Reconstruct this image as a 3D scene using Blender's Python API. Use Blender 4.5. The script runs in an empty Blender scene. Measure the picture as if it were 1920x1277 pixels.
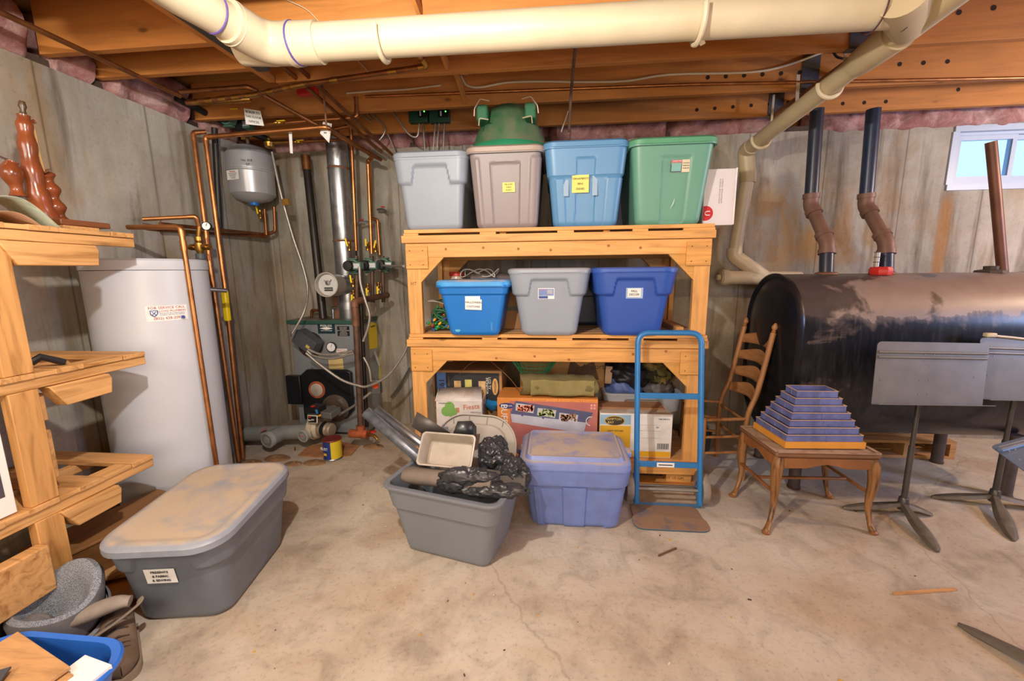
import bpy, bmesh, math, random
from mathutils import Vector, Matrix, Euler, noise
R = math.radians
S = bpy.context.scene
COL = S.collection
V = Vector
rnd = random.Random(7)

# ---------------------------------------------------------------- camera
F_PX = 776.5
CAM = V((0, 0, 1.4))
def _cam_rows():
    p, r, y = 1.64477049e-01, -1.05648545e-02, -1.00924077e-01
    cy, sy, cp, sp, cr, sr = math.cos(y), math.sin(y), math.cos(p), math.sin(p), math.cos(r), math.sin(r)
    A = Matrix(((cy, -sy, 0), (sy, cy, 0), (0, 0, 1)))
    B = Matrix(((1, 0, 0), (0, 0, -1), (0, 1, 0)))
    Cm = Matrix(((1, 0, 0), (0, cp, -sp), (0, sp, cp)))
    D = Matrix(((cr, -sr, 0), (sr, cr, 0), (0, 0, 1)))
    return D @ Cm @ B @ A
CM = _cam_rows()
cam_data = bpy.data.cameras.new('camera')
cam = bpy.data.objects.new('camera', cam_data)
COL.objects.link(cam)
rot = Matrix((CM[0], -CM[1], -CM[2])).transposed()
cam.matrix_world = Matrix.Translation(CAM) @ rot.to_4x4()
cam_data.sensor_width = 36.0
cam_data.lens = F_PX / 1920 * 36.0
cam_data.clip_start = 0.05
S.camera = cam

def at(px, py, x=None, y=None, z=None):
    """point of the room seen at a pixel, at a known wall distance or height"""
    d = CM.transposed() @ V(((px - 960) / F_PX, (py - 638.5) / F_PX, 1.0))
    if z is not None: return CAM + d * ((z - CAM.z) / d.z)
    if y is not None: return CAM + d * (y / d.y)
    return CAM + d * (x / d.x)

# ---------------------------------------------------------------- light
S.view_settings.view_transform = 'Standard'
S.view_settings.look = 'None'
S.view_settings.exposure = 0.14
S.view_settings.gamma = 1.0
S.view_settings.use_curve_mapping = False
S.cycles.use_denoising = True
S.cycles.max_bounces = 8
S.cycles.diffuse_bounces = 5
S.cycles.sample_clamp_indirect = 6.0
S.cycles.caustics_reflective = False
S.cycles.caustics_refractive = False

w = bpy.data.worlds.new('World'); S.world = w; w.use_nodes = True
bg = w.node_tree.nodes['Background']
bg.inputs[0].default_value = (0.50, 0.74, 1.0, 1); bg.inputs[1].default_value = 1.35

def lamp(name, kind, loc, energy, color, size=0.1, aim=None, size_y=None):
    l = bpy.data.lights.new(name, kind); l.energy = energy; l.color = color
    if kind == 'AREA':
        l.size = size
        if size_y: l.shape = 'RECTANGLE'; l.size_y = size_y
    else: l.shadow_soft_size = size
    o = bpy.data.objects.new(name, l); COL.objects.link(o); o.location = loc
    if aim is not None:
        o.rotation_euler = (V(aim) - V(loc)).to_track_quat('-Z', 'Y').to_euler()
    return o
lamp('ceiling_bulb', 'POINT', (-0.62, 0.60, 2.2), 120, (1.0, 0.94, 0.86), 0.03)
lamp('ceiling_bulb', 'POINT', (4.1, 2.0, 2.2), 105, (1.0, 0.76, 0.52), 0.04)
lamp('rear_fill', 'AREA', (0.4, -1.9, 1.45), 66, (1.0, 0.82, 0.62), 2.4, (0.2, 2.5, 1.75), 1.5)  # unseen soft fill added behind the camera to brighten the joist faces
lamp('boiler_fill', 'AREA', (-1.7, -0.8, 2.3), 40, (1.0, 0.88, 0.74), 1.4, (-1.6, 3.0, 1.0), 0.6)  # added unseen fill that lifts the dim boiler corner
lamp('window_daylight', 'AREA', (4.85, 1.2, 1.7), 80, (0.42, 0.58, 1.0), 1.0, (2.6, 2.9, 2.0), 0.6)
lamp('window_daylight', 'AREA', (3.6, 4.5, 3.3), 60, (0.40, 0.62, 1.0), 1.2, (3.3, 3.4, 1.9), 0.6)

# ---------------------------------------------------------------- materials
MATS = {}
def _nt(name):
    m = bpy.data.materials.new(name); m.use_nodes = True
    nt = m.node_tree; b = nt.nodes['Principled BSDF']
    return m, nt, b
def rgb(h):
    c = [int(h[i:i + 2], 16) / 255 for i in (0, 2, 4)]
    return tuple(x / 12.92 if x <= .04045 else ((x + .055) / 1.055) ** 2.4 for x in c) + (1,)
def link(nt, a, ao, b, bi): nt.links.new(a.outputs[ao], b.inputs[bi])
def texco(nt, scale=(1, 1, 1), rot=(0, 0, 0)):
    t = nt.nodes.new('ShaderNodeTexCoord'); m = nt.nodes.new('ShaderNodeMapping')
    m.inputs['Scale'].default_value = scale; m.inputs['Rotation'].default_value = rot
    link(nt, t, 'Object', m, 0); return m
def noi(nt, co, sc, det=4, rough=.55, dist=0):
    n = nt.nodes.new('ShaderNodeTexNoise'); n.inputs['Scale'].default_value = sc
    n.inputs['Detail'].default_value = det; n.inputs['Roughness'].default_value = rough
    n.inputs['Distortion'].default_value = dist
    link(nt, co, 0, n, 'Vector'); return n
def ramp(nt, src, so, stops):
    r = nt.nodes.new('ShaderNodeValToRGB'); e = r.color_ramp.elements
    while len(e) < len(stops): e.new(.5)
    for i, (p, c) in enumerate(stops):
        e[i].position = p; e[i].color = c if not isinstance(c, (int, float)) else (c, c, c, 1)
    link(nt, src, so, r, 0); return r
def mix(nt, fac, a, b, mode='MIX'):
    m = nt.nodes.new('ShaderNodeMix'); m.data_type = 'RGBA'; m.blend_type = mode
    if isinstance(fac, (int, float)): m.inputs[0].default_value = fac
    else: nt.links.new(fac, m.inputs[0])
    for i, v in ((6, a), (7, b)):
        if isinstance(v, tuple): m.inputs[i].default_value = v
        else: nt.links.new(v, m.inputs[i])
    return m
def bump(nt, b, h, s=.2, d=.01):
    n = nt.nodes.new('ShaderNodeBump'); n.inputs['Strength'].default_value = s
    n.inputs['Distance'].default_value = d
    nt.links.new(h, n.inputs['Height']); link(nt, n, 0, b, 'Normal'); return n

def plain(hexc, rough=.5, metal=0, vary=.12, sc=9, bmp=0, spec=None, emit=None, key=None):
    k = key or ('p', hexc, rough, metal, vary, sc, bmp, emit)
    if k in MATS: return MATS[k]
    m, nt, b = _nt('surface_' + hexc); c = rgb(hexc)
    co = texco(nt); n = noi(nt, co, sc, 5)
    lo = tuple(x * (1 - vary) for x in c[:3]) + (1,); hi = tuple(min(1, x * (1 + vary)) for x in c[:3]) + (1,)
    r = ramp(nt, n, 0, [(.3, lo), (.7, hi)]); link(nt, r, 0, b, 'Base Color')
    b.inputs['Roughness'].default_value = rough; b.inputs['Metallic'].default_value = metal
    if spec is not None: b.inputs['Specular IOR Level'].default_value = spec
    if bmp:
        n2 = noi(nt, co, sc * 4, 6); bump(nt, b, n2.outputs[0], bmp, .004)
    if emit:
        b.inputs['Emission Color'].default_value = c; b.inputs['Emission Strength'].default_value = emit
    MATS[k] = m; return m

def dusty(hexc, dust='b9a58c', rough=.42, amount=.5, sc=5, metal=0, nz=.6, wipe=.5, alpha=None):
    """plastic or metal with settled dust lying on the faces that point up"""
    k = ('d', hexc, dust, rough, amount, sc, metal, nz, wipe)
    if k in MATS: return MATS[k]
    m, nt, b = _nt('dusty_' + hexc); c = rgb(hexc)
    co = texco(nt); n = noi(nt, co, sc, 7, .62, .4)
    base = ramp(nt, noi(nt, co, 14, 4), 0, [(.3, tuple(x * .9 for x in c[:3]) + (1,)), (.7, tuple(min(1, x * 1.1) for x in c[:3]) + (1,))])
    g = nt.nodes.new('ShaderNodeNewGeometry'); s = nt.nodes.new('ShaderNodeSeparateXYZ'); link(nt, g, 'Normal', s, 0)
    up = ramp(nt, s, 2, [(nz, 0.0), (min(1, nz + .3), 1.0)])
    msk = ramp(nt, n, 0, [(wipe - .12, 0.0), (wipe + .1, 1.0)])
    mu = nt.nodes.new('ShaderNodeMath'); mu.operation = 'MULTIPLY'; link(nt, up, 0, mu, 0); link(nt, msk, 0, mu, 1)
    mu2 = nt.nodes.new('ShaderNodeMath'); mu2.operation = 'MULTIPLY'; link(nt, mu, 0, mu2, 0); mu2.inputs[1].default_value = amount
    mx = mix(nt, mu2.outputs[0], base.outputs[0], rgb(dust)); link(nt, mx, 2, b, 'Base Color')
    rr = nt.nodes.new('ShaderNodeMapRange'); link(nt, mu2, 0, rr, 0); rr.inputs[3].default_value = rough; rr.inputs[4].default_value = .85
    link(nt, rr, 0, b, 'Roughness'); b.inputs['Metallic'].default_value = metal
    MATS[k] = m; return m

def wood(hexc, axis='X', dark=None, rough=.6, vary=.18, knots=True, key=''):
    k = ('w', hexc, axis, dark, key)
    if k in MATS: return MATS[k]
    m, nt, b = _nt('wood_' + hexc + axis); c = rgb(hexc)
    sc = {'X': (1.2, 14, 14), 'Y': (14, 1.2, 14), 'Z': (14, 14, 1.2)}[axis]
    co = texco(nt, sc); n = noi(nt, co, 2.2, 6, .6, .8)
    lo = rgb(dark) if dark else tuple(x * (1 - vary * 1.5) for x in c[:3]) + (1,)
    hi = tuple(min(1, x * (1 + vary)) for x in c[:3]) + (1,)
    r = ramp(nt, n, 0, [(.32, lo), (.5, c), (.7, hi)])
    out = r.outputs[0]
    if knots:
        vm = nt.nodes.new('ShaderNodeTexVoronoi'); vm.inputs['Scale'].default_value = 3.3
        s2 = {'X': (.7, 1.6, 1.6), 'Y': (1.6, .7, 1.6), 'Z': (1.6, 1.6, .7)}[axis]
        link(nt, texco(nt, s2), 0, vm, 'Vector')
        kr = ramp(nt, vm, 'Distance', [(.035, 1.0), (.085, 0.0)])
        mx = mix(nt, kr.outputs[0], out, tuple(x * .33 for x in c[:3]) + (1,)); out = mx.outputs[2]
    big = noi(nt, texco(nt), 1.7, 3)
    bg_ = ramp(nt, big, 0, [(.35, .82), (.7, 1.0)])
    mm = mix(nt, 1.0, out, bg_.outputs[0], 'MULTIPLY'); nt.links.new(mm.outputs[2], b.inputs['Base Color'])
    b.inputs['Roughness'].default_value = rough
    bump(nt, b, n.outputs[0], .25, .005)
    MATS[k] = m; return m

def concrete_wall():
    m, nt, b = _nt('concrete_wall'); co = texco(nt)
    n1 = noi(nt, co, 1.3, 8, .62, .3); n2 = noi(nt, texco(nt, (5, 5, .55)), 1.6, 6, .6, .4); n3 = noi(nt, co, 40, 6, .7)
    c1 = ramp(nt, n1, 0, [(.28, rgb('868177')), (.5, rgb('a09b91')), (.72, rgb('b8b4ab'))])
    c2 = ramp(nt, n2, 0, [(.34, rgb('a89c8c')), (.5, (1, 1, 1, 1)), (.7, rgb('f2ece0'))])
    mx = mix(nt, .75, c1.outputs[0], c2.outputs[0], 'MULTIPLY')
    # rust-brown seepage stains
    n4 = noi(nt, texco(nt, (1.6, 1.6, .8)), 1.1, 5, .6, .6)
    st = ramp(nt, n4, 0, [(.5, 0.0), (.66, .6)])
    mx2 = mix(nt, st.outputs[0], mx.outputs[2], rgb('93764f'))
    # big brown marks near the tank and under the window
    ps = nt.nodes.new('ShaderNodeSeparateXYZ'); link(nt, co, 0, ps, 0)
    def band(ch, a, b, c_, d_):
        r_ = ramp(nt, ps, ch, [(0, 0), (1, 0)]); nt.nodes.remove(r_)
        lo_ = nt.nodes.new('ShaderNodeMapRange'); lo_.interpolation_type = 'SMOOTHSTEP'; link(nt, ps, ch, lo_, 0); lo_.inputs[1].default_value = a; lo_.inputs[2].default_value = b
        hi_ = nt.nodes.new('ShaderNodeMapRange'); hi_.interpolation_type = 'SMOOTHSTEP'; link(nt, ps, ch, hi_, 0); hi_.inputs[1].default_value = c_; hi_.inputs[2].default_value = d_; hi_.inputs[3].default_value = 1; hi_.inputs[4].default_value = 0
        m_ = nt.nodes.new('ShaderNodeMath'); m_.operation = 'MULTIPLY'; link(nt, lo_, 0, m_, 0); link(nt, hi_, 0, m_, 1); return m_
    def mul(a_, b_):
        m_ = nt.nodes.new('ShaderNodeMath'); m_.operation = 'MULTIPLY'; link(nt, a_, 0, m_, 0)
        if isinstance(b_, float): m_.inputs[1].default_value = b_
        else: link(nt, b_, 0, m_, 1)
        return m_
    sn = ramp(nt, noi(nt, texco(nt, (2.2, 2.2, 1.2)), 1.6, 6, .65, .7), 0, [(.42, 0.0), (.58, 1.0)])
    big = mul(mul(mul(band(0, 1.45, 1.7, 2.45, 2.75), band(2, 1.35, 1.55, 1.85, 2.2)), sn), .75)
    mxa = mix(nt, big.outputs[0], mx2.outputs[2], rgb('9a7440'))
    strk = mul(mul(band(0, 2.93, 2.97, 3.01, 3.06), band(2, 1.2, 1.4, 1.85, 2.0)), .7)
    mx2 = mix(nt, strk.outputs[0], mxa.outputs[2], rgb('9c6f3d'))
    sp = ramp(nt, n3, 0, [(.33, .5), (.46, 1.0)])
    mx3 = mix(nt, .3, mx2.outputs[2], sp.outputs[0], 'MULTIPLY')
    # form-panel joints
    g = nt.nodes.new('ShaderNodeSeparateXYZ'); link(nt, co, 0, g, 0)
    add = nt.nodes.new('ShaderNodeMath'); add.operation = 'ADD'; link(nt, g, 0, add, 0); link(nt, g, 1, add, 1)
    md = nt.nodes.new('ShaderNodeMath'); md.operation = 'PINGPONG'; link(nt, add, 0, md, 0); md.inputs[1].default_value = .285
    ln = ramp(nt, md, 0, [(0.0, .5), (.008, 1.0)])
    mx4 = mix(nt, 1.0, mx3.outputs[2], ln.outputs[0], 'MULTIPLY'); nt.links.new(mx4.outputs[2], b.inputs['Base Color'])
    b.inputs['Roughness'].default_value = .92; b.inputs['Specular IOR Level'].default_value = .2
    bump(nt, b, n3.outputs[0], .25, .006)
    return m
def concrete_floor():
    m, nt, b = _nt('concrete_floor'); co = texco(nt)
    n1 = noi(nt, co, 1.5, 9, .65, .5); n2 = noi(nt, co, 7, 6, .6, .7); n3 = noi(nt, co, 55, 5, .7)
    c1 = ramp(nt, n1, 0, [(.3, rgb('9a8c7b')), (.47, rgb('b9ac9b')), (.7, rgb('ccc4b6'))])
    c2 = ramp(nt, n2, 0, [(.3, .68), (.52, 1.0)])
    mx = mix(nt, .85, c1.outputs[0], c2.outputs[0], 'MULTIPLY')
    n4 = noi(nt, texco(nt, (.8, 1.5, 1)), 1.3, 5, .6, .8)
    st = ramp(nt, n4, 0, [(.5, 0.0), (.68, .55)])
    mx2 = mix(nt, st.outputs[0], mx.outputs[2], rgb('b0967a'))
    sp = ramp(nt, n3, 0, [(.3, .5), (.46, 1.0)])
    mx3 = mix(nt, .6, mx2.outputs[2], sp.outputs[0], 'MULTIPLY')
    # hairline cracks
    vo = nt.nodes.new('ShaderNodeTexVoronoi'); vo.feature = 'DISTANCE_TO_EDGE'; vo.inputs['Scale'].default_value = .55
    wn = noi(nt, co, 2.5, 4); ad = nt.nodes.new('ShaderNodeVectorMath'); ad.operation = 'MULTIPLY_ADD'
    link(nt, wn, 'Color', ad, 0); ad.inputs[1].default_value = (.25, .25, .25); link(nt, co, 0, ad, 2); link(nt, ad, 0, vo, 'Vector')
    cr = ramp(nt, vo, 'Distance', [(0.0, .72), (.0035, 1.0)])
    mx4 = mix(nt, .8, mx3.outputs[2], cr.outputs[0], 'MULTIPLY'); nt.links.new(mx4.outputs[2], b.inputs['Base Color'])
    b.inputs['Roughness'].default_value = .72
    bump(nt, b, n2.outputs[0], .12, .01)
    return m
def tank_mat():
    m, nt, b = _nt('oil_tank_paint'); co = texco(nt)
    g = nt.nodes.new('ShaderNodeNewGeometry'); s = nt.nodes.new('ShaderNodeSeparateXYZ'); link(nt, g, 'Normal', s, 0)
    n1 = noi(nt, texco(nt, (1, 1, 1.6)), 2.4, 7, .6, .6); n2 = noi(nt, texco(nt, (9, 3, .8)), 2.5, 5, .6, .2)
    ad = nt.nodes.new('ShaderNodeMath'); ad.operation = 'MULTIPLY_ADD'; link(nt, n1, 0, ad, 0); ad.inputs[1].default_value = 1.15; link(nt, s, 2, ad, 2)
    ad2 = nt.nodes.new('ShaderNodeMath'); ad2.operation = 'MULTIPLY_ADD'; link(nt, n2, 0, ad2, 0); ad2.inputs[1].default_value = .3; link(nt, ad, 0, ad2, 2)
    up = ramp(nt, ad2, 0, [(.86, 0.0), (1.0, .55), (1.25, 1.0)]); 
    n3 = noi(nt, texco(nt, (.8, 1.3, 2.2)), 1.5, 5, .55, 1.1); wp = ramp(nt, n3, 0, [(.53, 1.0), (.56, .22)])
    mu = nt.nodes.new('ShaderNodeMath'); mu.operation = 'MULTIPLY'; link(nt, up, 0, mu, 0); link(nt, wp, 0, mu, 1)
    dc = ramp(nt, noi(nt, co, 3, 5), 0, [(.3, rgb('76655a')), (.7, rgb('96847a'))])
    scr = ramp(nt, noi(nt, texco(nt, (12, 12, 1.5)), 3, 6, .7), 0, [(.45, rgb('15161c')), (.75, rgb('2e2f38'))])
    mx = mix(nt, mu.outputs[0], scr.outputs[0], dc.outputs[0]); link(nt, mx, 2, b, 'Base Color')
    rr = nt.nodes.new('ShaderNodeMapRange'); link(nt, mu, 0, rr, 0); rr.inputs[3].default_value = .3; rr.inputs[4].default_value = .42
    link(nt, rr, 0, b, 'Roughness')
    return m
def glass_mat():
    m, nt, b = _nt('window_glass')
    b.inputs['Transmission Weight'].default_value = 1; b.inputs['Roughness'].default_value = 0.02; b.inputs['IOR'].default_value = 1.02
    b.inputs['Base Color'].default_value = (.93, .97, 1, 1); return m
def fluff():
    m, nt, b = _nt('pink_insulation'); co = texco(nt)
    n = noi(nt, co, 6, 8, .7, .8)
    c = ramp(nt, n, 0, [(.3, rgb('8f5a54')), (.5, rgb('b98884')), (.72, rgb('e3c6c2'))]); link(nt, c, 0, b, 'Base Color')
    b.inputs['Roughness'].default_value = 1; b.inputs['Specular IOR Level'].default_value = .1
    bump(nt, b, noi(nt, co, 30, 8, .8).outputs[0], .8, .02); return m

PINE = 'e3a860'; JOIST = 'c98440'
pineX, pineY, pineZ = wood(PINE, 'X'), wood(PINE, 'Y'), wood(PINE, 'Z')
joistX, joistY, joistZ = (wood(JOIST, a, rough=.7, vary=.12) for a in 'XYZ')
ply = wood('c9a374', 'Y', knots=False); rawX = wood('d3a066', 'X', dark='a8763c', key='raw'); rawY = wood('d6a468', 'Y', dark='a8763c', key='raw')
copper = plain('b97c4c', .36, .9, .3, 14); copper_old = plain('94623c', .45, .85, .35, 12); brass = plain('b88d48', .34, 1, .2, 20)
galv = plain('a9adb2', .34, .9, .25, 16); steel = plain('9b9da1', .35, .9, .15, 12); iron = plain('5d4638', .6, .4, .35, 18, .2)
blackpipe = plain('2c2723', .4, .3, .25, 12); pvc = plain('cfc1a3', .4, 0, .07, 5); pvc_tan = plain('c2b08c', .42, 0, .08, 5)
abs_ = plain('262b3a', .35, 0, .2, 8); rust = plain('9a4f2c', .8, .1, .4, 20, .3); rustbrown = plain('77513d', .65, .2, .35, 14, .2)
yellow = plain('f0d21c', .4, 0, .05); red = plain('c22a22', .4, 0, .06); white = plain('eef0f2', .5, 0, .03); black = plain('17181b', .45, 0, .15)
paper = plain('e9e9e6', .8, 0, .04); sticky = plain('e9df7c', .8, 0, .06); conduit = plain('a7a29a', .4, .6, .15, 40); green_led = plain('5dff5a', .3, 0, 0, emit=3)
cardboard = plain('b08658', .85, 0, .12, 6); card_dark = plain('9a6f4b', .85, 0, .16, 6); ink = plain('33343a', .7, 0, 0)
blueP = plain('2f7cc0', .35, 0, .06); dgreen = plain('1f5140', .5, 0, .1)

# ---------------------------------------------------------------- mesh helpers
def frame_of(d, up=None):
    z = d.normalized(); u = V(up) if up is not None else (V((0, 0, 1)) if abs(z.z) < .95 else V((0, 1, 0)))
    x = u.cross(z)
    if x.length < 1e-6: x = V((1, 0, 0)).cross(z)
    x.normalize(); y = z.cross(x); return x, y, z
def fillet(pts, rad, n=4):
    P = [V(p) for p in pts]
    if len(P) < 3 or rad <= 0: return P
    out = [P[0]]
    for i in range(1, len(P) - 1):
        a, b, c = P[i - 1], P[i], P[i + 1]
        d1, d2 = (a - b), (c - b); r = min(rad, d1.length * .45, d2.length * .45)
        p, q = b + d1.normalized() * r, b + d2.normalized() * r
        for k in range(n + 1):
            t = k / n; out.append(p * (1 - t) ** 2 + b * 2 * t * (1 - t) + q * t * t)
    out.append(P[-1]); return out
def spline(pts, n=6):
    P = [V(p) for p in pts]; P = [P[0] * 2 - P[1]] + P + [P[-1] * 2 - P[-2]]; out = []
    for i in range(1, len(P) - 2):
        for k in range(n):
            t = k / n; a, b, c, d = P[i - 1:i + 3]
            out.append(.5 * ((2 * b) + (c - a) * t + (2 * a - 5 * b + 4 * c - d) * t * t + (3 * b - a - 3 * c + d) * t ** 3))
    out.append(P[-2]); return out
class MB:
    def __init__(s): s.v = []; s.f = []; s.mi = []; s.m = 0
    def add(s, vs, fs):
        o = len(s.v); s.v += [V(v) for v in vs]
        for f in fs: s.f.append(tuple(i + o for i in f)); s.mi.append(s.m)
        return s
    def box(s, a, b):
        x0, y0, z0 = (min(a[i], b[i]) for i in range(3)); x1, y1, z1 = (max(a[i], b[i]) for i in range(3))
        return s.add([(x0, y0, z0), (x1, y0, z0), (x1, y1, z0), (x0, y1, z0), (x0, y0, z1), (x1, y0, z1), (x1, y1, z1), (x0, y1, z1)],
                     [(3, 2, 1, 0), (4, 5, 6, 7), (0, 1, 5, 4), (1, 2, 6, 5), (2, 3, 7, 6), (3, 0, 4, 7)])
    def obox(s, c, size, M):
        hx, hy, hz = (k / 2 for k in size); c = V(c)
        vs = [c + M @ V((i * hx, j * hy, k * hz)) for k in (-1, 1) for i, j in ((-1, -1), (1, -1), (1, 1), (-1, 1))]
        return s.add(vs, [(3, 2, 1, 0), (4, 5, 6, 7), (0, 1, 5, 4), (1, 2, 6, 5), (2, 3, 7, 6), (3, 0, 4, 7)])
    def beam(s, p, q, w, h, up=None):
        p, q = V(p), V(q); x, y, z = frame_of(q - p, up)
        return s.obox((p + q) / 2, (w, h, (q - p).length), Matrix((x, y, z)).transposed())
    def tube(s, pts, r, n=10, cap=True, rs=None, flat=1.0, up=None):
        P = [V(p) for p in pts]; rings = []; x = y = None
        for i, p in enumerate(P):
            if i == 0: d = P[1] - P[0]
            elif i == len(P) - 1: d = P[-1] - P[-2]
            else: d = (P[i + 1] - p).normalized() + (p - P[i - 1]).normalized()
            if d.length < 1e-9: d = V((0, 0, 1))
            d.normalize()
            if x is None: x, y, _ = frame_of(d, up)
            else:
                x = (x - d * x.dot(d)); x = x.normalized() if x.length > 1e-6 else frame_of(d)[0]; y = d.cross(x)
            rr = rs[i] if rs else r
            rings.append([p + (x * math.cos(2 * math.pi * k / n) * rr + y * math.sin(2 * math.pi * k / n) * rr * flat) for k in range(n)])
        return s.loft(rings, cap)
    def loft(s, rings, cap=True, closed=True, cap0=None, cap1=None):
        n = len(rings[0]); vs = [v for r in rings for v in r]; fs = []
        m = n if closed else n - 1
        for i in range(len(rings) - 1):
            for k in range(m):
                a = i * n + k; b = i * n + (k + 1) % n; fs.append((a, b, b + n, a + n))
        c0 = cap if cap0 is None else cap0; c1 = cap if cap1 is None else cap1
        if closed and c0: fs.append(tuple(reversed(range(n))))
        if closed and c1: fs.append(tuple(range(len(vs) - n, len(vs))))
        return s.add(vs, fs)
    def cyl(s, p, q, r, r2=None, n=20, cap=True):
        return s.tube([p, q], r, n, cap, rs=[r, r if r2 is None else r2])
    def lathe(s, prof, c=(0, 0, 0), M=None, n=32, cap=True):
        M = M or Matrix.Identity(3); c = V(c)
        return s.loft([[c + M @ V((r * math.cos(2 * math.pi * k / n), r * math.sin(2 * math.pi * k / n), z)) for k in range(n)] for r, z in prof], cap)
    def prism(s, poly, M, c, t):
        """poly in local x,y; extruded by t along local z"""
        c = V(c); a = [c + M @ V((x, y, 0)) for x, y in poly]; b = [c + M @ V((x, y, t)) for x, y in poly]; n = len(poly)
        return s.add(a + b, [tuple(reversed(range(n))), tuple(range(n, 2 * n))] + [(k, (k + 1) % n, n + (k + 1) % n, n + k) for k in range(n)])
    def grid(s, fn, nu, nv, closed=False):
        vs = [fn(i / nu, j / nv) for j in range(nv + 1) for i in range(nu + (0 if closed else 1))]
        w_ = nu if closed else nu + 1; fs = []
        for j in range(nv):
            for i in range(nu): a = j * w_ + i; b = j * w_ + (i + 1) % w_; fs.append((a, b, b + w_, a + w_))
        return s.add(vs, fs)
    def ring(s, c, ax, R_, r, n=24, m=8, a0=0, a1=2 * math.pi):
        x, y, z = frame_of(V(ax)); c = V(c); full = abs(a1 - a0) > 6.28
        pts = [c + x * math.cos(a0 + (a1 - a0) * k / n) * R_ + y * math.sin(a0 + (a1 - a0) * k / n) * R_ for k in range(n + 1)]
        return s.tube(pts, r, m, not full)

WO = {}
def root_of(o):
    while o.parent: o = o.parent
    return o
def part(name, mb, m, parent=None, bev=0, smooth=None, label=None, solid=0, sub=0):
    off = WO.get(root_of(parent).name, V((0, 0, 0))) if parent else V((0, 0, 0))
    me = bpy.data.meshes.new(name)
    me.from_pydata([v - off for v in mb.v], [], mb.f)
    ms = m if isinstance(m, (list, tuple)) else [m]
    for x in ms: me.materials.append(x)
    if len(ms) > 1: me.polygons.foreach_set('material_index', mb.mi)
    bm = bmesh.new(); bm.from_mesh(me); bmesh.ops.recalc_face_normals(bm, faces=bm.faces); bm.to_mesh(me); bm.free()
    o = bpy.data.objects.new(name, me); COL.objects.link(o)
    if parent: o.parent = parent
    if smooth is None: smooth = 35
    if smooth:
        me.polygons.foreach_set('use_smooth', [True] * len(me.polygons)); me.set_sharp_from_angle(angle=R(smooth))
    if solid: md = o.modifiers.new('solid', 'SOLIDIFY'); md.thickness = solid; md.offset = 0
    if sub: md = o.modifiers.new('sub', 'SUBSURF'); md.levels = md.render_levels = sub
    if bev: md = o.modifiers.new('bevel', 'BEVEL'); md.width = bev; md.segments = 2; md.limit_method = 'ANGLE'; md.angle_limit = R(40)
    if label: o['label'] = label
    return o
def tag(o, label, cat, group=None, kind=None):
    o['label'] = label; o['category'] = cat
    if group: o['group'] = group
    if kind: o['kind'] = kind
    return o
def thing(name, label, cat, loc, rz=0, group=None, world=True):
    """Empty at the thing's base; world=True: its parts are given in room coordinates"""
    o = bpy.data.objects.new(name, None); COL.objects.link(o); o.empty_display_size = .05
    o.location = loc; o.rotation_euler = (0, 0, rz)
    if world: WO[o.name] = V(loc)
    return tag(o, label, cat, group)
def struct(name, mb, m, bev=0, **k):
    o = part(name, mb, m, None, bev, **k); o['kind'] = 'structure'; return o
def solo(name, mb, m, label, cat, group=None, kind=None, **k):
    return tag(part(name, mb, m, None, **k), label, cat, group, kind)

def text(s, size, m, c, right, up, parent, name='lettering', ext=.0006, align='CENTER', squash=1.0):
    cu = bpy.data.curves.new('t', 'FONT'); cu.body = s; cu.size = size; cu.align_x = align; cu.align_y = 'CENTER'; cu.extrude = ext
    cu.resolution_u = 2
    to = bpy.data.objects.new('t', cu); COL.objects.link(to)
    dg = bpy.context.evaluated_depsgraph_get(); me = bpy.data.meshes.new_from_object(to.evaluated_get(dg))
    COL.objects.unlink(to); bpy.data.objects.remove(to); bpy.data.curves.remove(cu)
    x = V(right).normalized(); y = V(up).normalized(); z = x.cross(y)
    M = Matrix((x * squash, y, z)).transposed(); off = WO.get(root_of(parent).name, V((0, 0, 0)))
    c = V(c) - off
    for v in me.vertices: v.co = c + M @ v.co + z * ext
    me.materials.clear(); me.materials.append(m); me.name = name
    o = bpy.data.objects.new(name, me); COL.objects.link(o); o.parent = parent; return o
def quad(c, w_, h_, right, up, t=.001):
    x = V(right).normalized(); y = V(up).normalized(); z = x.cross(y)
    return MB().obox(V(c) + z * t / 2, (w_, h_, t), Matrix((x, y, z)).transposed())

def copy_tree(o, parent=None):
    c = o.copy(); COL.objects.link(c); c.parent = parent
    for ch in [k for k in o.children]: copy_tree(ch, c)
    return c
# ================================================================ the room
XL, XR, YB, YR, ZW, ZJ, ZC = -2.55, 5.0, 3.613, -3.0, 2.445, 2.49, 2.73
struct('floor', MB().box((XL - .3, YR - .2, -.12), (XR + .3, YB + .3, 0)), concrete_floor())
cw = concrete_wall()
WX0, WX1, WZ0, WZ1 = 2.985, 3.95, 2.005, 2.405
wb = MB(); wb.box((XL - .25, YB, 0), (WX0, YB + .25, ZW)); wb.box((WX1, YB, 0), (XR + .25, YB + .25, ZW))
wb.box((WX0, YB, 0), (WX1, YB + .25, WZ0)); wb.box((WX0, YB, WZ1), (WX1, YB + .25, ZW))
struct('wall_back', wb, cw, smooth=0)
struct('wall_left', MB().box((XL - .25, YR, 0), (XL, YB, ZW)), cw, smooth=0)
struct('wall_right', MB().box((XR, YR, 0), (XR + .25, YB, ZW)), cw, smooth=0)
struct('wall_rear', MB().box((XL - .25, YR - .25, 0), (XR + .25, YR, ZC)), cw, smooth=0)
struct('ceiling', MB().box((XL - .3, YR - .3, ZC), (XR + .3, YB + .3, ZC + .03)), wood('b0803f', 'X', knots=False, rough=.8), smooth=0)
sill = plain('4a3a2e', .85, 0, .2)
struct('trim_1', MB().box((XL - .2, YB + .03, ZW), (XR, YB + .2, ZJ)), sill, smooth=0)
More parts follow.
